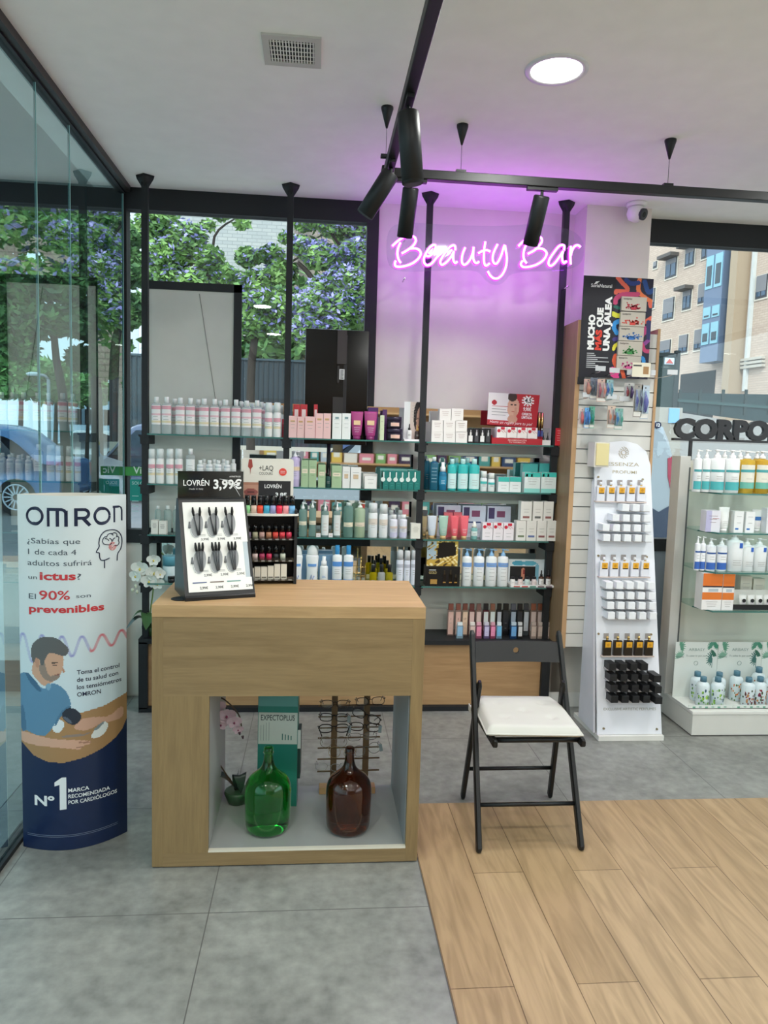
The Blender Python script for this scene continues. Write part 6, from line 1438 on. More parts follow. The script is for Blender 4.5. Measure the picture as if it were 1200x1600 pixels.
# ---- top shelf, right
bx = dict(body='ece7e2', ink='a5837f', lines=3, d=.06)
zst = Z1
for r_, (xs, yt) in enumerate([([(672.7,691),(691.5,710),(710.4,728.5)], 674.5), ([(673.3,691),(691.5,710),(710.4,728.3)], 657), ([(685.4,703.5),(704,722.7)], 639)]):
    hh = geom(xs[0][0], xs[0][1], yt, YFt, zst)[2]
    row('box', 'cream_carton', 'box', 'square white carton, %s row of the pile' % ['bottom', 'middle', 'top'][r_], 'top right shelf', xs, yt, YFt, zst, 'square white cartons piled on the top right shelf', **bx); zst += hh+.0004
for i, (a0_, a1_) in enumerate([(730,739),(739.6,748),(748.3,757.3),(757.7,766)]):
    item('box', 'serum_carton', 'box', 'black serum carton with %s bottle picture, %s, beside the white pile' % (['white', 'dark'][i % 2], NTH[i]), a0_, a1_, 669, YFt, Z1, 'black serum cartons on the top right shelf', body='1b1b1e', lines=0, **{'print': [(.15, .85, .1, .5, 'e9e8e4' if i % 2 == 0 else '4a4a4e'), (.35, .65, .5, .72, 'dddcd8' if i % 2 == 0 else 'c8c8c8'), (.42, .58, .72, .88, 'b9b9b9')]})
# red offer display
g0 = geom(767.5, 846, 686, YFt-.02, Z1); c0 = g0[0]; rw = g0[1]
t = thing('offer_display', 'red cardboard offer display with 4,5 starburst on the top right shelf', 'display', (c0, YFt, Z1))
red = C('b3222e', .4)
MB().box(-rw/2, rw/2, -.035, .07, 0, .004, red).box(-rw/2, rw/2, -.037, -.035, 0, .036, red).box(-rw/2, -rw/2+.002, -.035, .07, 0, .05, red).box(rw/2-.002, rw/2, -.035, .07, 0, .05, red).text('RECOMENDACIÓN', lambda x, y: (x, -.0375, .020+y), .012, C('e8c6c4'), .01, 'c', .11).text('TU FARMACIA', lambda x, y: (x, -.0375, .008+y), .012, C('e8c6c4'), .01, 'c', .10).build('tray', t)
q4 = [(761, 663), (838, 669), (843.5, 617.5), (763.5, 613)]
Q = [at(x, y, 'y', YFt+.08)-Vector((c0, YFt, Z1)) for x, y in q4]
def QM(u, v, o=0): 
    p = (Q[0]*(1-u)+Q[1]*u)*(1-v)+(Q[3]*(1-u)+Q[2]*u)*v; return (p.x, p.y-o, p.z)
m = MB(); m.add([QM(0,0), QM(1,0), QM(1,1), QM(0,1)]+[QM(0,0,-.003), QM(1,0,-.003), QM(1,1,-.003), QM(0,1,-.003)], [(0,1,2,3),(7,6,5,4),(0,4,5,1),(1,5,6,2),(2,6,7,3),(3,7,4,0)], red)
def offer(u, v):
    c = np.tile(np.array(hx('b8232f')), (len(u), 1)); wz = (u < .52) & (v > .16); c[wz] = hx('e9e6e4')
    k = ((u-.5)/.12)**2+((v-.58)/.30)**2 < 1; c[k] = hx('d5a68e'); c[(((u-.47)/.09)**2+((v-.9)/.14)**2 < 1)] = hx('3a2822'); c[((u-.50)/.10)**2+((v-.22)/.12)**2 < 1] = hx('cc9a82'); c[((u-.55)/.03)**2+((v-.4)/.2)**2 < 1] = hx('c99780')
    c[(np.abs(u-.46) < .02) & (np.abs(v-.66) < .015)] = hx('3a2822'); c[(np.abs(u-.54) < .02) & (np.abs(v-.66) < .015)] = hx('3a2822'); c[(np.abs(u-.50) < .025) & (np.abs(v-.45) < .015)] = hx('a8413c')
    c[((u-.12)/.05)**2+((v-.70)/.075)**2 < 1] = hx('b8232f'); a = np.arctan2((v-.80)*.75, u-.78); rr = np.hypot(u-.78, (v-.80)*.75)
    c[rr < .105+.022*np.sign(np.sin(a*11))] = hx('efeeec'); return c
m.art(lambda x, y: QM(x, y, .0008), 1, 1, 70, 50, offer, ink_matt)
qt = lambda u0, v0, s_=.42: (lambda x, y: QM(u0+x/s_*1.0, v0+y/.23, .0016))
m.text('4,5', qt(.715, .75), .045, C('33302e'), .03, 'l', .055); m.text('9,90€', qt(.70, .50), .035, C('f1eceb'), .03, 'l', .065); m.text('OFERTA', qt(.68, .36), .026, C('f1eceb'), .03, 'l', .085); m.text('LIMITADA', qt(.68, .26), .026, C('f1eceb'), .03, 'l', .088); m.text('Hazte un regalo para tu piel', qt(.05, .06), .028, C('f3dede'), .004, 'l', .36, shear=.3)
for i in range(4): m.add([QM(.08, .58-.09*i, .0012), QM(.40-.04*(i % 2), .58-.09*i, .0012), QM(.40-.04*(i % 2), .60-.09*i, .0012), QM(.08, .60-.09*i, .0012)], [(0,1,2,3)], C(['c87a7c', '9a9a98', '9a9a98', 'aaa9a8'][i]))
m.build('header_card', t)
row('box', 'gift_carton', 'box', 'white ribbon print carton in the red display tray', 'top right shelf', span(774, 838, 4), 667, YFt, Z1+.0045, 'ribbon cartons in the red tray', body='eee9e6', bow=1, lines=2, t0=.2, t1=.35, d=.05)
for i, (a0_, a1_) in enumerate([(840.2, 844.2), (844.8, 848.8)]): item('lipstick', 'roll_on', 'lipstick', 'gold capped slim bottle, %s one, right of the red display' % ['left', 'right'][i], a0_, a1_, 645, YBk, Z1, 'gold capped slim bottles', body='3d5fa0')
m = MB(); g1 = geom(846, 859, 669, YFt, Z1); m.box(-g1[1]/2, g1[1]/2, -.02, .02, 0, g1[2], acrylic, .004)
t = thing('clear_bag', 'clear pouch with two dark droppers inside at the right of the top shelf', 'pouch', (g1[0], YFt, Z1)); m.build('pouch', t); MB().box(-g1[1]/2, g1[1]/2, -.021, -.020, 0, g1[2]*.3, C('e8e6e2')).build('white_label', t)
for i, x in enumerate((849, 855.5)): item('dropper', 'dropper_bottle', 'bottle', 'tiny dark dropper, %s one in the clear pouch' % ['left', 'right'][i], x-2, x+2, 675, YFt+.002, Z1, 'droppers in the clear pouch', body='1d1c1e', cap='17171a')
item('box', 'white_carton', 'box', 'white carton behind the red carton at the top right corner', 859, 866, 669, YBk, Z1, body='e9e6e0')
item('box', 'red_carton', 'box', 'red carton with white print at the right end of the top right shelf', 866, 876.5, 669, YFt, Z1, body='c62a35', lines=5, ink='f0d5d3', t0=.3, t1=.85)
# ---- second shelf, left
row('spray', 'spray_bottle', 'bottle', 'white mousse bottle with pink band', 'second left shelf', [(231,243.2),(244,256.6),(259.6,272),(273.2,286)], 701, YFt, Z2_, 'white mousse bottles on the second left shelf', **spr)
item('toner', 'toner_bottle', 'bottle', 'clear bottle with plain white label, second left shelf', 290.6, 305, 701, YFt, Z2_, body='d9dedd', clear=1, label='efefec', lz=(.32, .85), nk=.5, dr=.8, e=.8)
row('cylinder', 'lotion_bottle', 'bottle', 'small white bottle in the front row', 'second left shelf', [(307.7,318),(322,332.6),(336,346),(350,360)], 719, YFt, Z2_, 'small white bottles on the second left shelf', body='eeeeec', label='e2e2e0', sh=.84, nk=.6, capr=.62, bands=[(.82, .9, 'c8cdd0')])
row('cylinder', 'lotion_bottle', 'bottle', 'small white bottle in the back row', 'second left shelf', [(314,323),(330,339),(345,354),(360,369)], 717, YBk, Z2_, 'small white bottles at the back of the second left shelf', body='eeeeec', label='e2e2e0', sh=.84, nk=.6, capr=.62)
# ---- second shelf, middle
item('pump', 'pump_bottle', 'bottle', 'lavender pump bottle at the left of the second middle shelf', 453, 469, 704, YFt, Z2_, body='c4b5d8', label='c9bcdc', cap='f0eef2', bands=[(.55, .68, 'e3c9a8')], sh=.82)
gn = dict(body='a9c29a', ink='6f8a68', d=.05)
row('box', 'green_carton', 'box', 'sage green cosmetic carton', 'second middle shelf', [(470.6,482),(482.5,494.6),(497,508.6),(518,533.8)], [719,719,726,727.5], YFt, Z2_, 'sage green cartons', **gn, **{'print': [(.12, .88, .52, .68, 'e9ddc4')]})
item('dropper', 'dropper_bottle', 'bottle', 'dark green dropper bottle between the green cartons', 508.6, 517.5, 731, YFt-.01, Z2_, body='16453f', cap='1b1c1e')
row('box', 'white_carton', 'box', 'white carton with beige print', 'second middle shelf', [(534.8,546.7),(547.3,563.8)], [729,730], YFt, Z2_, 'white cartons with beige print', body='ebeae6', **{'print': [(.25, .75, .45, .66, 'd8bd9c')]})
item('box', 'white_carton', 'box', 'low white carton behind another, second middle shelf', 566.5, 589, 740, YBk, Z2_, body='e4e2dc')
item('box', 'white_carton', 'box', 'low white carton in front, left of the teal cartons', 569, 588, 744, YFt, Z2_, body='efeee9', lines=2)
row('box', 'teal_carton', 'box', 'deep teal carton with white cut-out', 'second middle shelf', span(597.5, 656, 6), 735, YFt, Z2_, 'deep teal cartons on the second middle shelf', body='1f7770', ink='57a89c', lines=2, t0=.2, t1=.32, d=.05, cut=1)
m = MB(); g1 = geom(593.5, 656, 732.5, YFt+.03, Z2_); m.box(-g1[1]/2, g1[1]/2, 0, .003, 0, g1[2], C('6fa79f', .4)).box(-g1[1]/2, -g1[1]/2+.003, -.05, 0, 0, g1[2]*.9, C('2f857c', .4)); o = m.build('carton_tray'); o.location = (g1[0], YFt+.03, Z2_); tag(o, 'teal cardboard tray back behind the six teal cartons', 'tray')
# ---- second shelf, right
item('cylinder', 'shampoo_bottle', 'bottle', 'dark teal bottle half hidden by the post, second right shelf', 663, 671, 716, YBk, Z2_, body='136078', sh=.9, nk=.6)
item('cylinder', 'shampoo_bottle', 'bottle', 'tall dark teal bottle with white cap and text, second right shelf', 671, 684.5, 714, YFt, Z2_, body='155a72', cap='dfe8ea', sh=.86, nk=.6, lines=5, ink='b9d6de', lz=(.1, .85), e=.6)
item('foam', 'foam_bottle', 'bottle', 'blue foam bottle with white pump cap, second right shelf', 685, 698, 722, YFt, Z2_, body='196f92', cap='eef1f2', bands=[(.3, .75, '2a86aa')], lines=3, ink='d0e6ee')
row('cylinder', 'turquoise_bottle', 'bottle', 'turquoise bottle with pale lower half', 'second right shelf', [(699,713),(714.6,731),(732,749)], 717, YFt, Z2_, 'turquoise bottles on the second right shelf', body='34b5b1', cap='c6e9e6', label='c9e5e3', lz=(.08, .66), sh=.82, nk=.45, e=.9)
row('cylinder', 'turquoise_bottle', 'bottle', 'turquoise bottle in the back row', 'second right shelf', [(706,719),(723,737)], 715, YBk, Z2_, 'turquoise bottles at the back', body='34b5b1', cap='c6e9e6', label='c9e5e3', lz=(.08, .66), sh=.82, nk=.45)
row('cylinder', 'turquoise_vial', 'bottle', 'small white and turquoise tube', 'second right shelf', [(750,761),(762,773)], [736,739], YFt, Z2_, 'small white and turquoise tubes', body='e7eceb', cap='e9ecea', bands=[(.55, .72, '4dbdb8')], sh=.68, nk=.8, capr=.85)
row('box', 'turquoise_carton', 'box', 'white and turquoise carton', 'second right shelf', [(776.5,794),(794.4,812.3)], 745, YFt, Z2_, 'low white and turquoise cartons', body='e6eceb', lines=2, t0=.25, t1=.45, **{'print': [(0, 1, .68, 1, '3fb9ad')]})
row('box', 'turquoise_carton', 'box', 'turquoise topped carton in the front display pair', 'second right shelf', [(817,842),(843,866.7)], 738, YFt, Z2_, 'turquoise display cartons in front', body='dfe9e6', lines=3, t0=.42, t1=.68, d=.06, **{'print': [(0, 1, .78, 1, '3dbcb0'), (0, 1, 0, .2, '8fd6cc'), (.08, .2, .5, .92, 'e8f0ee'), (.4, .5, .5, .92, 'e8f0ee')]})
row('box', 'turquoise_carton', 'box', 'turquoise carton standing behind the display pair', 'second right shelf', [(814,838),(840,863)], 724, YBk, Z2_, 'turquoise cartons at the back', body='4fb3ae', lines=1)
# ---- third shelf, left
row('box', 'white_carton', 'box', 'white carton left of the brush display', 'third left shelf', [(237,248),(249,261)], [812,814], YFt, Z3_, 'white cartons on the third left shelf', body='e6e2d8', ink='8d8a84', lines=5)
row('cylinder', 'clear_bottle', 'bottle', 'clear bottle standing behind the brush display', 'third left shelf', [(242,252),(256,268),(270,280)], 790, YBk, Z3_, 'clear bottles behind the brush display', body='cfe0dc', clear=1, sh=.85)
row('box', 'white_carton', 'box', 'white carton hidden partly by the polish stand', 'third left shelf', span(392, 436, 3), 812, YFt, Z3_, 'white cartons behind the polish stand', body='e9e3e0', bow=1)
# ---- third shelf, middle
grn = dict(body='a9c9c0', clear=1, cap='eef0ee', label='e6dcc4', lz=(.42, .56), dr=.9, lines=1)
row('pump', 'pump_bottle', 'bottle', 'clear green pump bottle with small cream label', 'third middle shelf', [(467,479.5),(482.5,494)], [785,783], YFt, Z3_, 'clear green pump bottles', sh=.80, **grn)
row('pump', 'pump_bottle', 'bottle', 'clear green pump bottle with tall white label', 'third middle shelf', [(502,514),(521,532.4)], [784,784], YFt, Z3_, 'white label pump bottles', body='b3cec8', clear=1, cap='f0f1ef', label='e4e6e2', lz=(.06, .84), sh=.74, dr=.9, ink='c9a28a')
item('cylinder', 'toner_bottle', 'bottle', 'wide clear green bottle with cream label, third middle shelf', 536.5, 552, 785, YFt, Z3_, body='9cc2b8', clear=1, cap='dfe8e4', label='e2d9c0', lz=(.34, .48), sh=.9, nk=.4, lines=1)
item('pump', 'pump_bottle', 'bottle', 'olive green pump bottle with cream label, third middle shelf', 553.5, 570.5, 785, YFt, Z3_, body='a5b89a', cap='eceee8', label='e2d3bc', lz=(.38, .52), sh=.84, lines=1)
row('spray', 'spray_can', 'bottle', 'tall white spray can', 'third middle shelf', [(575,590),(592,606)], [785.5,787.5], YFt, Z3_, 'tall white spray cans on the third middle shelf', body='e9ebea', cap='dfe3e2', bands=[(.38, .55, 'dfd3c6')])
row('cylinder', 'lotion_bottle', 'bottle', 'small white and lilac bottle in front', 'third middle shelf', [(609,621),(624,636)], 804, YFt, Z3_, 'small white and lilac bottles', body='e3e2ea', cap='f1f1f0', sh=.82, nk=.66, capr=.7, bands=[(.05, .3, 'c9c6dd'), (.5, .62, 'dcc9bc')])
row('cylinder', 'lotion_bottle', 'bottle', 'small white bottle in the back row', 'third middle shelf', [(606,616),(620,630)], 797, YBk, Z3_, 'small white bottles at the back', body='e3e2ea', cap='f1f1f0', sh=.82, nk=.66, capr=.7)
item('box', 'cream_carton', 'box', 'cream carton at the right end of the third middle shelf', 641, 656, 817, YFt, Z3_, body='e6e3d8', lines=4, ink='a8a596')
row('box', 'price_card', 'card', 'small white price card with pink print', 'third middle shelf', [(494,501),(513.5,520)], 833, YFt-.02, Z3_, 'small price cards', body='eeeae8', lines=1, d=.004, ink='d05a66')
# ---- fourth shelf, left and middle
item('jar', 'cream_jar', 'jar', 'large jar with teal lid behind the orchid, fourth left shelf', 254, 278, 868, YFt+.02, Z4, body='cfe0e0', cap='5f9fb0')
row('jar', 'makeup_compact', 'compact', 'flat black compact behind the brush display', 'fourth left shelf', [(262,274),(274,286)], [900,902], YFt-.02, Z4, 'black compacts', body='17171a', cap='121214')
row('dome', 'dome_lotion', 'bottle', 'white domed lotion bottle with blue emblem', 'fourth middle shelf', [(455,473),(477.5,498)], 852, YFt, Z4, 'white domed bottles', body='eff0ee', cap='e3e5e2')
row('box', 'blue_carton', 'box', 'light blue carton behind the domed bottles', 'fourth middle shelf', [(471,479),(497,520)], 866, YBk, Z4, 'light blue cartons at the back', body='8fb4d8', lines=1)
item('foam', 'lotion_bottle', 'bottle', 'small white pump bottle between domed and blue topped bottles', 499.5, 512.5, 869, YFt, Z4, body='edeeec', cap='f3f3f1', lines=2, ink='6d9ed8')
row('cylinder', 'blue_top_spray', 'bottle', 'white spray bottle with bright blue top', 'fourth middle shelf', [(519,534.5),(536.5,552)], 852, YFt, Z4, 'blue topped spray bottles', body='f0f2f2', cap='3fa0e0', bands=[(.62, .78, '5b94d6'), (.08, .18, '7aa8dc')], sh=.76, nk=.42, e=.8)
g1 = geom(556, 571, 870, YFt, Z4); t = thing('gold_trinket', 'small gold wire stand with ornament on the fourth middle shelf', 'ornament', (g1[0], YFt, Z4))
m = MB(); r = g1[1]/2; h = g1[2]
for s_ in (-1, 1): m.tube([(s_*r, 0, 0), (s_*r, 0, h*.6), (s_*r*.9, 0, h*.7)], .0022, gold, 6)
m.tube([(-r, 0, h*.62), (r, 0, h*.62)], .0022, gold, 6).tube([(-r, 0, h*.3), (r, 0, h*.3)], .002, gold, 6).tube([(0, 0, 0), (0, 0, h*.95)], .003, gold, 8).cyl(0, 0, 0, .004, r, gold, 16); m.build('wire_frame', t); MB().loft([(h*.9, .002, .002), (h*.95, .006, .006), (h, .002, .002)], gold, 12).build('finial', t)
oil = dict(body='c8b62a', clear=1, cap='1b1b1c', sh=.62, nk=.55, capr=.55, lines=1)
row('cylinder', 'oil_bottle', 'bottle', 'small oil bottle with black cap in the back row', 'fourth middle shelf', [(581,589),(591,599),(601,609)], [875,872,875], YBk, Z4, 'oil bottles at the back', **oil)
for i, (a0_, a1_, c_) in enumerate([(577, 589, 'cdbb1e'), (590, 602, 'd9dde0'), (602.5, 614, 'd0c23a')]): item('cylinder', 'oil_bottle', 'bottle', '%s oil bottle with black cap, %s of the front three' % (['yellow', 'clear', 'pale yellow'][i], ['left', 'middle', 'right'][i]), a0_, a1_, 882, YFt, Z4, 'oil bottles in front', body=c_, clear=1, cap='1b1b1c', sh=.62, nk=.55, capr=.55, lines=1)
row('spray', 'spray_can', 'bottle', 'slim white and silver spray can', 'fourth middle shelf', [(619,630.3),(631,641),(641.6,651)], [859,860,859], YFt, Z4, 'slim spray cans at the right end', body='dfe2ec', cap='d5d6d8', bands=[(.5, .6, 'b9bcc8')])
# ---- third shelf, right
row('tube', 'gold_tube', 'tube', 'clear golden tube at the back left', 'third right shelf', [(659,667),(676,684)], 806, YBk, Z3_, 'golden tubes at the back', body='cbb58c', cap='d8b070')
for a0_, a1_, c_, n_ in [(667.6, 682, 'c9d0da', 'silver grey'), (685, 700, 'a3c2b2', 'sage green'), (703.6, 716.4, 'e8606c', 'coral pink'), (718.6, 732, 'ea6672', 'coral red')]:
    item('tube', 'cosmetic_tube', 'tube', '%s cosmetic tube with gold cap, third right shelf' % n_, a0_, a1_, 805.6, YFt, Z3_, body=c_, cap='d2b07c', ink='e9e9e6')
row('box', 'pink_carton', 'box', 'coral carton behind the tubes', 'third right shelf', [(692,706),(707,720)], 800, YBk, Z3_, 'coral cartons behind the tubes', body='e2707a', lines=1)
item('foam', 'lotion_bottle', 'bottle', 'small teal pump bottle right of the coral tubes', 735.6, 746, 815, YFt, Z3_, body='7fb4b0', cap='e8e6dc', bands=[(.3, .7, 'd9e5e0')])
for i, (a0_, a1_) in enumerate([(681, 719), (721, 758), (760, 797)]):  # solid cartons standing for boxes reflected in the mirror strip
    item('box', 'mirror_image_carton', 'box', 'wide white and violet carton added for a mirror image, %s, third right shelf' % NTH[i], a0_, a1_, 789+i, YBk+.02, Z3_, 'wide cartons added for mirror images, third right shelf', body='d9dcec', lines=2, t0=.15, t1=.25, d=.03, **{'print': [(.05, .3, .6, .95, '4a3d66'), (.4, .75, .65, .85, '8a4a6a'), (0, 1, .45, .5, '3a4a7a'), (.1, .95, .1, .3, 'c4ccda')]})
row('box', 'gift_carton', 'box', 'white carton with red ribbon print', 'third right shelf', [(752,768.2),(768.8,784.4),(785,801)], 816, YFt, Z3_, 'ribbon cartons on the third right shelf', body='eee6ea', bow=1, lines=2, t0=.2, t1=.4)
wt = dict(body='e9e6df', lines=2, t0=.45, t1=.6, d=.06); cc = ['7d8a6c', '6b7aa8', '8c5a5c', '94605c']
hh = geom(820, 836, 813, YFt, Z3_)[2]
for i, (a0_, a1_) in enumerate([(804.4,819.8),(820.3,836),(836.6,851.6),(852.2,867)]): item('box', 'white_carton', 'box', 'white carton with %s tab, %s of the lower row, third right shelf' % (['olive', 'blue', 'brown', 'dusky red'][i], NTH[i]), a0_, a1_, 813, YFt, Z3_, 'white cartons stacked at the right end', **wt, **{'print': [(.18, .82, .17, .27, cc[i])]})
for i, (a0_, a1_) in enumerate([(811.6,829),(830.5,846),(847,862.4)]): item('box', 'white_carton', 'box', 'white carton with %s tab, %s of the upper row, third right shelf' % (['brown', 'dark grey', 'dusky red'][i], NTH[i]), a0_, a1_, 783, YFt, Z3_+hh+.0005, 'white cartons stacked at the right end', **wt, **{'print': [(.2, .8, .13, .24, ['94605c', '6a6a66', '94605c'][i])]})
# ---- fourth shelf, right
g1 = geom(663.6, 717, 884, YFt, Z4); t = thing('gold_gift_set', 'black gift set box reading GOLD with bottle pictures, fourth right shelf', 'box', (g1[0], YFt, Z4)); w_, h = g1[1], g1[2]
m = MB().box(-w_/2, w_/2, -.03, .05, 0, h, C('121213', .35)); m.text('GOLD', lambda x, y: (-w_*.40+x, -.0308, h*.62+y), .022, P('gold_ink', (.7, .55, .25), .4, .6), .01, 'l', w_*.22); m.box(-w_*.4, -w_*.2, -.0306, -.03, h*.8, h*.84, C('c9c9c9'))
m.build('box_body', t); m = MB().box(-w_*.36, -w_*.16, -.033, -.03, h*.1, h*.34, gold)
for k, (c_, hh_) in enumerate([(.05, .8), (.23, .82), (.38, .6)]): m.box(w_*(c_-.05), w_*(c_+.05), -.032, -.03, h*.1, h*hh_*.75, C('0a0a0b', .15)).box(w_*(c_-.02), w_*(c_+.02), -.032, -.03, h*hh_*.75, h*hh_, C('3b3020', .3)).box(w_*(c_-.04), w_*(c_+.04), -.0325, -.032, h*.16, h*.22, gold)
m.build('bottle_picture', t)
g2 = geom(666, 714, 845, YFt+.02, Z4+h)
def goldbag(u, v):
    c = np.tile(np.array(hx('c9a44a')), (len(u), 1)); n = np.sin(u*31+v*9+3*np.sin(v*11+u*5))+np.sin(v*17-u*23+2+3*np.sin(u*9-v*14)); c[n > .8] = hx('f0e2b0'); c[n < -1.1] = hx('5a431c'); c[(u < .3) & (v > .25) & (n > -.6)] = hx('a9bcc8')
    c[inpoly(u, v, [(.3, .28), (.38, .95), (.9, .98), (.95, .45)])] = hx('15120f'); return c
m = MB().box(-g2[1]/2, g2[1]/2, 0, .04, 0, g2[2], C('b8964a', .3)).art(lambda x, y: (-g2[1]/2+x, -.0006, y), g2[1], g2[2], 30, 34, goldbag, ink_gloss); o = m.build('gold_bag'); o.location = (g2[0], YFt-.01, Z4+h+.0005); tag(o, 'shiny gold and black bag on top of the GOLD box', 'bag')
row('pump', 'body_lotion', 'bottle', 'white lotion bottle with light blue pump', 'fourth right shelf', [(721.4,736.6),(739.6,756),(758.6,775.6),(777,793.6)], 857.6, YFt, Z4, 'white lotion bottles with blue pumps', body='eef0f0', cap='8cb8e0', bands=[(.66, .80, '7fa6dc')], sh=.80, lines=5, lz=(.02, .8), e=.9)
g1 = geom(794, 862, 874, YFt+.05, Z4); t = thing('serum_display', 'white card display with dark picture and six serum bottles, fourth right shelf', 'display', (g1[0], YFt, Z4)); w_, h = g1[1], g1[2]
def card(u, v):
    c = np.tile(np.array(hx('dfe6ea')), (len(u), 1)); c[(u > .04) & (u < .62) & (v > .12) & (v < .72)] = hx('141214'); c[((u-.22)/.14)**2+((v-.84)/.1)**2 < 1] = hx('4fa3bf'); c[((u-.48)/.16)**2+((v-.84)/.1)**2 < 1] = hx('5fb0c8')
    c[((u-.34)/.05)**2+((v-.42)/.24)**2 < 1] = hx('c9856c'); c[((u-.36)/.02)**2+((v-.5)/.1)**2 < 1] = hx('8c2f2c'); c[((u-.66)/.05)**2+((v-.5)/.35)**2 < 1] = hx('7fb6c9'); return c
MB().box(-w_/2, w_/2, .05, .053, 0, h, C('dfe6ea')).art(lambda x, y: (-w_/2+x, .0494, y), w_, h, 50, 32, card, ink_matt).build('back_card', t)
m = MB().box(-w_/2-.005, w_/2+.03, -.045, .05, 0, .012, C('ecebe8', .4))
for i, c_ in enumerate(['b5443a', 'c2403c', '2f7a68', '5a2438', '4a2c44', '2f4a78']): m.box(-w_/2+.012+i*.049, -w_/2+.05+i*.049, -.0456, -.045, .001, .008, C(c_))
m.build('tray', t)
for i, (a0_, a1_) in enumerate([(797,805),(809,817),(819.6,828),(830.6,838.4)]): item('cylinder', 'serum_bottle', 'bottle', 'small pale serum bottle with black cap, %s in the serum display' % NTH[i], a0_, a1_, 901, YFt-.02, Z4+.0125, 'serum bottles in the display', body=['e9e4e0', 'ecdad6', 'cfe2de', 'ead9d8'][i], cap='1b1b1e', sh=.7, nk=.7, capr=.8, lines=1)
for i, (a0_, a1_) in enumerate([(841.6,849.6),(852.4,860.4)]): item('dropper', 'dropper_bottle', 'bottle', 'amber dropper bottle with white label, %s of two in the serum display' % ['left', 'right'][i], a0_, a1_, 891, YFt-.02, Z4+.0125, 'amber droppers in the display', body='4a2c1c', cap='141416', label='e9e8e6', lz=(.05, .75))
# ---- plinth top, right: perfume bottles
X6 = lambda X: 640+X/4.8
def perf(lst, yt, Y, front):
    for i, (a0_, a1_, c_, lc, cap_, desc, num) in enumerate(lst):
        kw = dict(body=c_, label=lc, cap=cap_, solid=1 if c_ in ('141518',) else 0)
        if num: kw['num'] = num
        if not front and i < 3: kw['l0'] = .05
        item('perfume', 'perfume_bottle', 'perfume', '%s perfume bottle%s, %s of the %s row on the plinth' % (desc, ' numbered '+num if num else '', NTH[i], 'front' if front else 'back'), X6(a0_), X6(a1_), yt, Y, Z5+.0, 'perfume bottles in the %s row' % ('front' if front else 'back'), **kw)
pkb, rs, nd = 'c8a8a2', 'd9a79c', 'd5bcae'
perf([(281,332,'b89890','e0b8ac','8c5348','pink label','1'),(338,385,'b89890','e0b4a8','8c5348','pink label','2'),(389,437,'b8a090','e6c4aa','7c4a40','peach label','17'),(440,487,'8c5a5c','e0c0b8','6e3f3c','rose',''),(492,537,'a08078','e0c4bc','7d5a54','rose glass',''),(545,592,'6e2a3c','d9dcda','1d1d20','wine red',''),(596,641,'a08c7c','d9e0dc','8c5a48','pale label',''),(648,688,'141518','b9bcc4','17171a','black',''),(692,744,'141518','2a2b30','17171a','wide black',''),(750,797,'2c4258','a8b4c4','5a5e68','dark blue',''),(800,846,'141518','33343a','17171a','narrow black',''),(848,893,'5d6468','c4c9d0','3b3d44','grey',''),(900,948,'b9968a','dcc4bc','9c5f48','copper capped',''),(951,998,'b9968a','dcc4bc','9c5f48','copper capped',''),(1002,1050,'b9968a','dcc4bc','9c5f48','copper capped','')], 943, 4.345, False)
perf([(350,400,'a8c4d4','8fb8d8','dfe6ea','light blue',''),(447,492,'c8b4b0','d8bcb4','e2dcd8','pale rose',''),(494,540,'a8607c','e08aa8','d8a0b0','pink',''),(553,598,'7c6c98','c8c0e0','c8c4d4','lilac',''),(602,643,'a85070','e890b4','d8a0b0','bright pink',''),(648,690,'8fb4d0','6fb4dc','dce4ea','sky blue',''),(753,803,'1d4a7c','6aa4d8','b8c8d8','deep blue',''),(806,846,'141518','d9dadc','d8d8da','small black',''),(905,950,'bfaaa0','c4b0a4','b8a89e','beige',''),(956,1001,'bfaaa0','c4b0a4','b8a89e','beige',''),(1004,1049,'bfaaa0','c4b0a4','b8a89e','beige','')], 972, 4.275, True)
# ---- counter side of the left window: nothing else; WHITE DISPLAY stock (right edge)
ZG = GS
YG = 3.93
X8 = lambda X: 1000+X/6
wl_ = dict(body='eceeee', cap='f4f4f3', sh=.80, lines=2, lz=(.3, .7), nk=.42, bands=[(.08, .32, '4fb0b4'), (.60, .67, '4fa3a6')])
row('pump', 'body_lotion', 'bottle', 'large white pump bottle with turquoise bands', 'top shelf under CORPORAL', [(X8(500), X8(575)), (X8(580), X8(655)), (X8(650), X8(785)), (X8(790), X8(925))], [702.5, 702.5, 702.5, 703], [YG+.09, YG+.09, YG, YG][0] if 0 else YG, ZG[0], 'white pump bottles under the sign', **wl_)
row('pump', 'body_lotion', 'bottle', 'white pump bottle standing in the back row', 'top shelf under CORPORAL', [(1122, 1139), (1147, 1163)], 703, 4.05, ZG[0], 'white pump bottles in the back row', **wl_)
yl_ = dict(body='f2cc58', clear=1, cap='f0f0ee', sh=.80, label='e6e2d4', lz=(.14, .84), nk=.45, lines=2, bands=[(.14, .33, '6fb8a8'), (.62, .70, '4fa3a6')])
row('pump', 'shower_oil', 'bottle', 'golden shower oil pump bottle with white label', 'top shelf under CORPORAL', [(X8(925), X8(1065)), (X8(1072), X8(1200)), (1203, 1222)], 704.5, YG, ZG[0], 'golden oil bottles under the sign', **yl_)
row('pump', 'shower_oil', 'bottle', 'golden pump bottle standing in the back row', 'top shelf under CORPORAL', [(1172, 1190)], 705, 4.05, ZG[0], None, **yl_)
item('box', 'white_carton', 'box', 'white and lilac carton with dark top, second shelf of white display', X8(590), X8(728), 797, YG, ZG[1], body='e2e0e8', lines=3, ink='8a6a70', d=.06, rz=0, **{'print': [(0, .38, 0, 1, 'b9b6d6'), (.45, .9, .62, .64, 'a84a44')]})
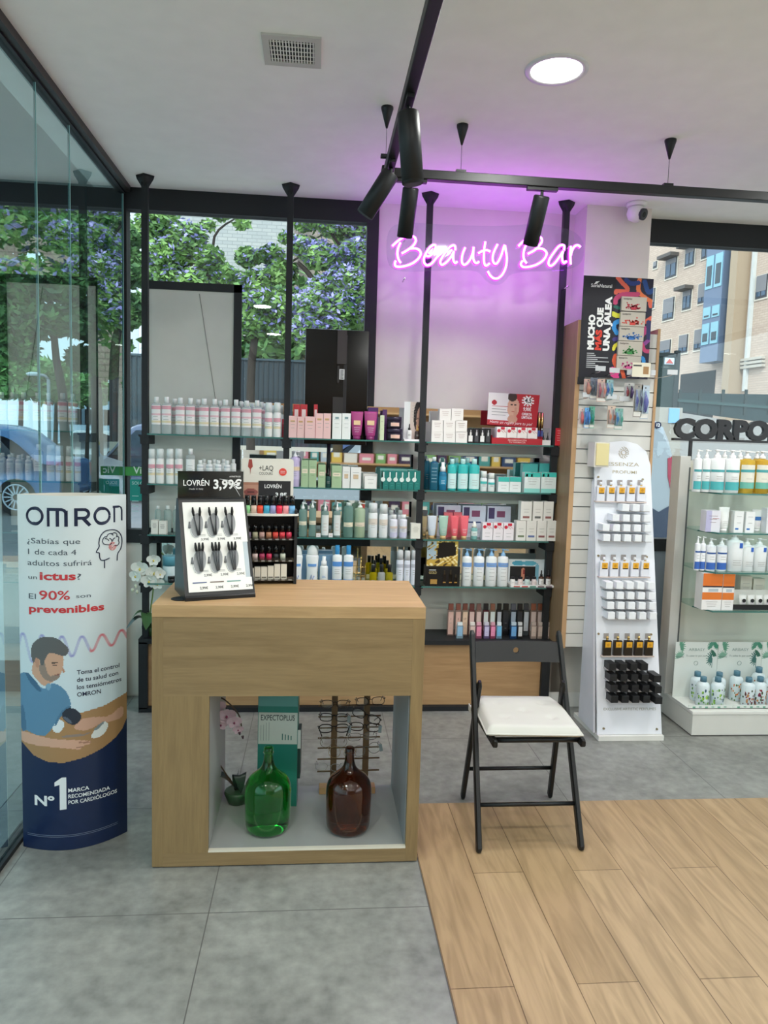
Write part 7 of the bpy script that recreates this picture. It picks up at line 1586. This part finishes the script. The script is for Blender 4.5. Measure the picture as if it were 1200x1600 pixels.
item('tube', 'cream_tube', 'tube', 'white cream tube standing second on the second shelf', X8(735), X8(835), 792, YG, ZG[1], body='eeeeec', cap='f2f2f0', ink='b9b6b2')
bl_ = [(.15, .5, .12, .2, '2f6fb8')]
item('box', 'white_carton', 'box', 'slim white carton with blue square, left of two', X8(858), X8(945), 798, YG, ZG[1], body='edeeee', lines=2, **{'print': bl_})
item('box', 'white_carton', 'box', 'slim white carton with blue square, right of two', X8(965), X8(1050), 799, YG, ZG[1], body='edeeee', lines=2, **{'print': bl_})
item('tube', 'cream_tube', 'tube', 'white tube with blue square near the right edge, second shelf', X8(1045), X8(1140), 796, YG+.03, ZG[1], body='eff0f0', cap='e6e8ea', label='3f78c0')
item('box', 'white_carton', 'box', 'white carton cut by the right frame edge, second shelf', X8(1160), X8(1260), 794, YG, ZG[1], body='e9e9ec', lines=4)
bb = dict(body='eceef2', cap='f3f4f5', sh=.80, label='f0f1f4', lz=(.3, .9), bands=[(.06, .33, '3a66b8'), (.66, .72, '3a5c9c')], lines=2, e=.8)
row('pump', 'body_lotion', 'bottle', 'white pump bottle with royal blue base band', 'third shelf of white display', [(X8(512), X8(560)), (X8(562), X8(610)), (X8(615), X8(702)), (X8(715), X8(805))], [838, 838, 841, 841], YG, ZG[2], 'white and royal blue pump bottles', **bb)
bw_ = dict(body='edf0f1', cap='eef0f0', lines=3, lz=(.1, .7), e=.7, bands=[])
for i, (a0_, a1_, yt, sh_) in enumerate([(808, 948, 834, .84), (940, 1052, 841, .80), (1052, 1170, 841, .80), (1185, 1290, 843, .8)]):
    o = item('pump', 'body_lotion', 'bottle', 'white pump bottle with small blue tab, %s of four, third shelf' % NTH[i], X8(a0_), X8(a1_), yt, YG+.005, ZG[2], 'blue tab pump bottles', body='edf0f1', cap='eef0f0', lines=3, lz=(.1, .55), e=.7, sh=sh_)
    cx_, w_, h_ = geom(X8(a0_), X8(a1_), yt, YG, ZG[2]); MB().box(w_*.08, w_*.28, -w_/2-.001, -w_/2+.002, h_*sh_*.76, h_*sh_*.92, C('2f62c0')).build('blue_tab', o)
ob_ = dict(body='eeeceb', lines=3, t0=.1, t1=.22, ink='a8a4a0', d=.08, **{'print': [(0, 1, .28, .48, 'e07a30'), (0, 1, .62, .66, '2a2430'), (0, 1, .66, 1, 'e2752a'), (.3, .8, .5, .58, 'b9c4cc')]})
row('box', 'orange_carton', 'box', 'tall orange and white carton', 'lowest glass shelf of white display', [(1091.5, 1122.5), (1123, 1141)], [894, 895], YG, ZG[3], 'orange and white cartons', **ob_)
g1 = geom(1140, 1215, 949, YG, ZG[3]); t = thing('hand_cream_display', 'white and black counter tray for small hand creams beside the orange cartons', 'display', (g1[0], YG, ZG[3])); w_ = g1[1]
MB().box(-w_/2, w_/2, -.03, .05, 0, .004, white).box(-w_/2, w_/2, -.032, -.03, 0, .03, C('17171a', .4)).box(w_*.3, w_*.36, -.0326, -.032, .008, .022, C('e0e0e0')).build('tray', t); MB().box(-w_/2, w_/2, .048, .05, .004, .10, C('e4e1da')).build('back_card', t)
for i, x in enumerate([1160, 1173, 1185.5, 1198]):
    o = item('tube', 'hand_cream_tube', 'tube', 'small white hand cream tube with black round emblem, %s in the tray' % NTH[i], x-6, x+6, 929, YG, ZG[3]+.0045, 'hand cream tubes', body='ecebe8', cap='f0efec'); cx_, w_, h_ = geom(x-6, x+6, 929, YG, ZG[3])
    MB().tube([(0, -w_*.33, h_*.55), (0, -w_*.37, h_*.55)], w_*.24, C('1b1b1e'), 16).build('emblem', o)
row('box', 'cream_carton', 'box', 'beige carton behind the hand creams', 'lowest glass shelf of white display', [(1152, 1170), (1172, 1190)], [899, 903], 4.04, ZG[3], 'beige cartons at the back', body='d9d4c6', lines=3)
# bottom: clear leaf printed trays with bottles
def leafprint(u, v):
    c = np.tile(np.array(hx('dde2dd')), (len(u), 1))
    for cx, cy, s_, a0, col in [(.10, .92, .14, .3, '5f9a80'), (.12, .72, .13, 2.0, '7fae98'), (.86, .92, .12, 2.4, '4f8f78'), (.92, .82, .10, 4.0, '2f6a58'), (.88, .70, .16, 3.4, '3f6f6a'), (.98, .96, .1, 3.9, '3f8a70')]:
        for k in range(-4, 5):
            an = a0+k*.32; dx, dy = np.cos(an), np.sin(an); t_ = (u-cx)*dx+(v-cy)*dy; d = np.abs(-(u-cx)*dy+(v-cy)*dx); c[(t_ > 0) & (t_ < s_) & (d < .010*np.sin(np.clip(t_/s_, 0, 1)*3.14)+.003)] = hx(col)
    return c
cardm = []
for i, (x0_, x1_) in enumerate([(1056, 1123), (1123, 1192), (1192, 1262)]):
    p0_, p1_ = at(x0_, 1003, 'y', 4.05), at(x1_, 1003, 'y', 4.05); w_ = p1_.x-p0_.x; h_ = p0_.z-.1425
    t = thing('leaf_display', 'white leaf printed display tray lettered ARBASY, %s on the white base' % ['leftmost', 'middle', 'rightmost'][i], 'display', (p0_.x, 3.86, .1425), 0, 'leaf printed trays')
    m = MB().box(.001, w_-.001, .19, .193, 0, h_, C('dde2dd')).art(lambda x, y: (x+.001, .1894, y), w_-.002, h_, 70, 80, leafprint, ink_matt)
    m.text('ARBASY', lambda x, y: (w_*.5+x, .1885, h_*.84+y), .024, C('8aa09a'), .0, 'c', w_*.38); m.text('Tu sabes lo que usas', lambda x, y: (w_*.5+x, .1885, h_*.74+y), .014, C('6a8078'), 0, 'c', w_*.48, shear=.3); m.text('VEGAN', lambda x, y: (w_*.02+x, .1885, h_*.72+y), .014, C('5f7a70'), .004, 'l', w_*.18)
    m.tube([(w_*.5+.012*math.cos(2*math.pi*k/16), .1885, h_*.62+.012*math.sin(2*math.pi*k/16)) for k in range(16)], .0015, C('9aaaa6'), 5, closed=True); m.build('back_card', t)
    q = MB().box(.001, w_-.001, 0, .19, 0, .004, C('e2e5e0')).box(.001, w_-.001, 0, .002, 0, .022, C('d6ddd8'))
    for k in range(6): q.box(w_*(.1+.14*k), w_*(.1+.14*k)+.016, -.0006, 0, .004+.004*(k % 2), .014, C('6fa08c'))
    q.build('tray', t)
def pbottle(x, yt, Y, cols, lab, Z=.147):
    cx, w_, h = geom(x-9.5, x+9.5, yt, Y, Z); r = w_/2
    k = ('plant', tuple(cols)); t = thing('shower_gel_bottle', lab, 'bottle', (cx, Y, Z), 0, 'shower gel bottles in the leaf trays')
    m = MB().loft([(0, r*.9, r*.9), (.004, r, r), (h*.70, r, r), (h*.77, r*.86, r*.86), (h*.81, r*.55, r*.55), (h*.83, r*.48, r*.48)], C('dbe8ec', .3), 20); rg = random.Random(int(x))
    for j in range(34):
        an = -math.pi/2+rg.uniform(-1.25, 1.25); z = rg.uniform(.03, .62)*h; s_ = rg.uniform(.003, .0075); p = Vector((r*math.cos(an), r*math.sin(an), z)); o_ = Vector((math.cos(an), math.sin(an), 0)); tn = Vector((-math.sin(an), math.cos(an), 0)); p += o_*.0009
        m.add([p+tn*s_*.8*math.cos(2*math.pi*q/8)+Vector((0, 0, s_*(1 if j % 3 else 1.6)*math.sin(2*math.pi*q/8))) for q in range(8)], [tuple(range(8))], C(cols[j % len(cols)], .5))
    m.build('bottle', t); MB().loft([(h*.83, r*.5, r*.5), (h*.99, r*.48, r*.48), (h, r*.42, r*.42)], C('557f92', .4), 16).build('cap', t)
gl_, or_, pu_ = ['8fbf3f', '5f9a50', '2f4f6a', 'a8cf5a'], ['e0853c', '5f7a4a', 'd9a06a', 'c86f30'], ['6a2438', '4a5a3c', '8a3048', 'c08a5a']
Xa = lambda X: 1020+X/5.926
pbottle(Xa(408), 1049, 4.00, gl_, 'leaf green shower gel bottle at the back left of the left tray'); pbottle(Xa(610), 1050, 4.00, gl_, 'leaf green shower gel bottle at the back right of the left tray')
pbottle(Xa(462), 1057, 3.91, gl_, 'leaf green shower gel bottle at the front left of the left tray'); pbottle(Xa(597), 1057.5, 3.91, gl_, 'leaf green shower gel bottle at the front right of the left tray')
pbottle(Xa(772), 1048, 4.0, or_, 'orange patterned shower gel bottle alone at the back of the middle tray'); pbottle(Xa(882), 1058, 3.91, pu_, 'plum patterned shower gel bottle, front left of its pair'); pbottle(Xa(988), 1057, 3.91, pu_, 'plum patterned shower gel bottle, front right of its pair')
pbottle(Xa(975), 1042, 4.01, or_, 'orange patterned shower gel bottle tallest behind the plum pair'); pbottle(Xa(1090), 1051, 3.93, or_, 'orange patterned shower gel bottle at the right frame edge')
# ================================================================ REAR OF THE SHOP (seen only in mirrors)
t = thing('rear_shelving', 'long wooden wall shelving at the far end of the shop, seen only in mirrors', 'shelving', (1.4, YB+.25, 0))
m = MB().box(-2.4, 2.6, -.2, -.18, .2, 2.3, C('b08a62', .6))
m.build('back_panel', t)
for z in (.3, .75, 1.2, 1.65, 2.1): MB().box(-2.4, 2.6, -.18, .15, z-.03, z, C('c9a277', .5)).build('shelf', t)
rr = random.Random(3); pal = {'white': 'e8e6e2', 'red': 'c9504c', 'teal': '4f9fa0', 'navy': '2f4a78', 'yellow': 'e0c060', 'green': '7aa86a', 'pink': 'd98a9c', 'violet': '3a2a4c', 'pale blue': 'b9c9d9'}
for zi, z in enumerate((.3, .75, 1.2, 1.65)):
    x = -2.3; k = 0; pv = 'end'
    while x < 2.4:
        w_ = rr.uniform(.14, .26); h_ = rr.uniform(.16, .32); cn = rr.choice([c for c in pal if c != pv]); k += 1
        o = MB().box(-w_/2, w_/2, -.05, .05, 0, h_, C(pal[cn], .5)).box(-w_*.3, w_*.3, .05, .0506, h_*.3, h_*.6, white).build('stock_carton'); o.location = (1.4+x+w_/2, YB+.3, z+.0005)
        tag(o, '%s %s%s carton right after the %s one, %s half of %s rear shelf' % ('tall' if h_ > .26 else 'medium' if h_ > .2 else 'low', 'wide ' if w_ > .17 else 'narrow ', cn, pv, 'left' if x < 0 else 'right', ['lowest', 'second', 'third', 'highest'][zi]), 'box', 'stock on the rear shelving'); pv = cn; x += w_+.04
bpy.data.scenes.remove(_ts)
for o in bpy.data.objects:
    if 'h_' in o: del o['h_']
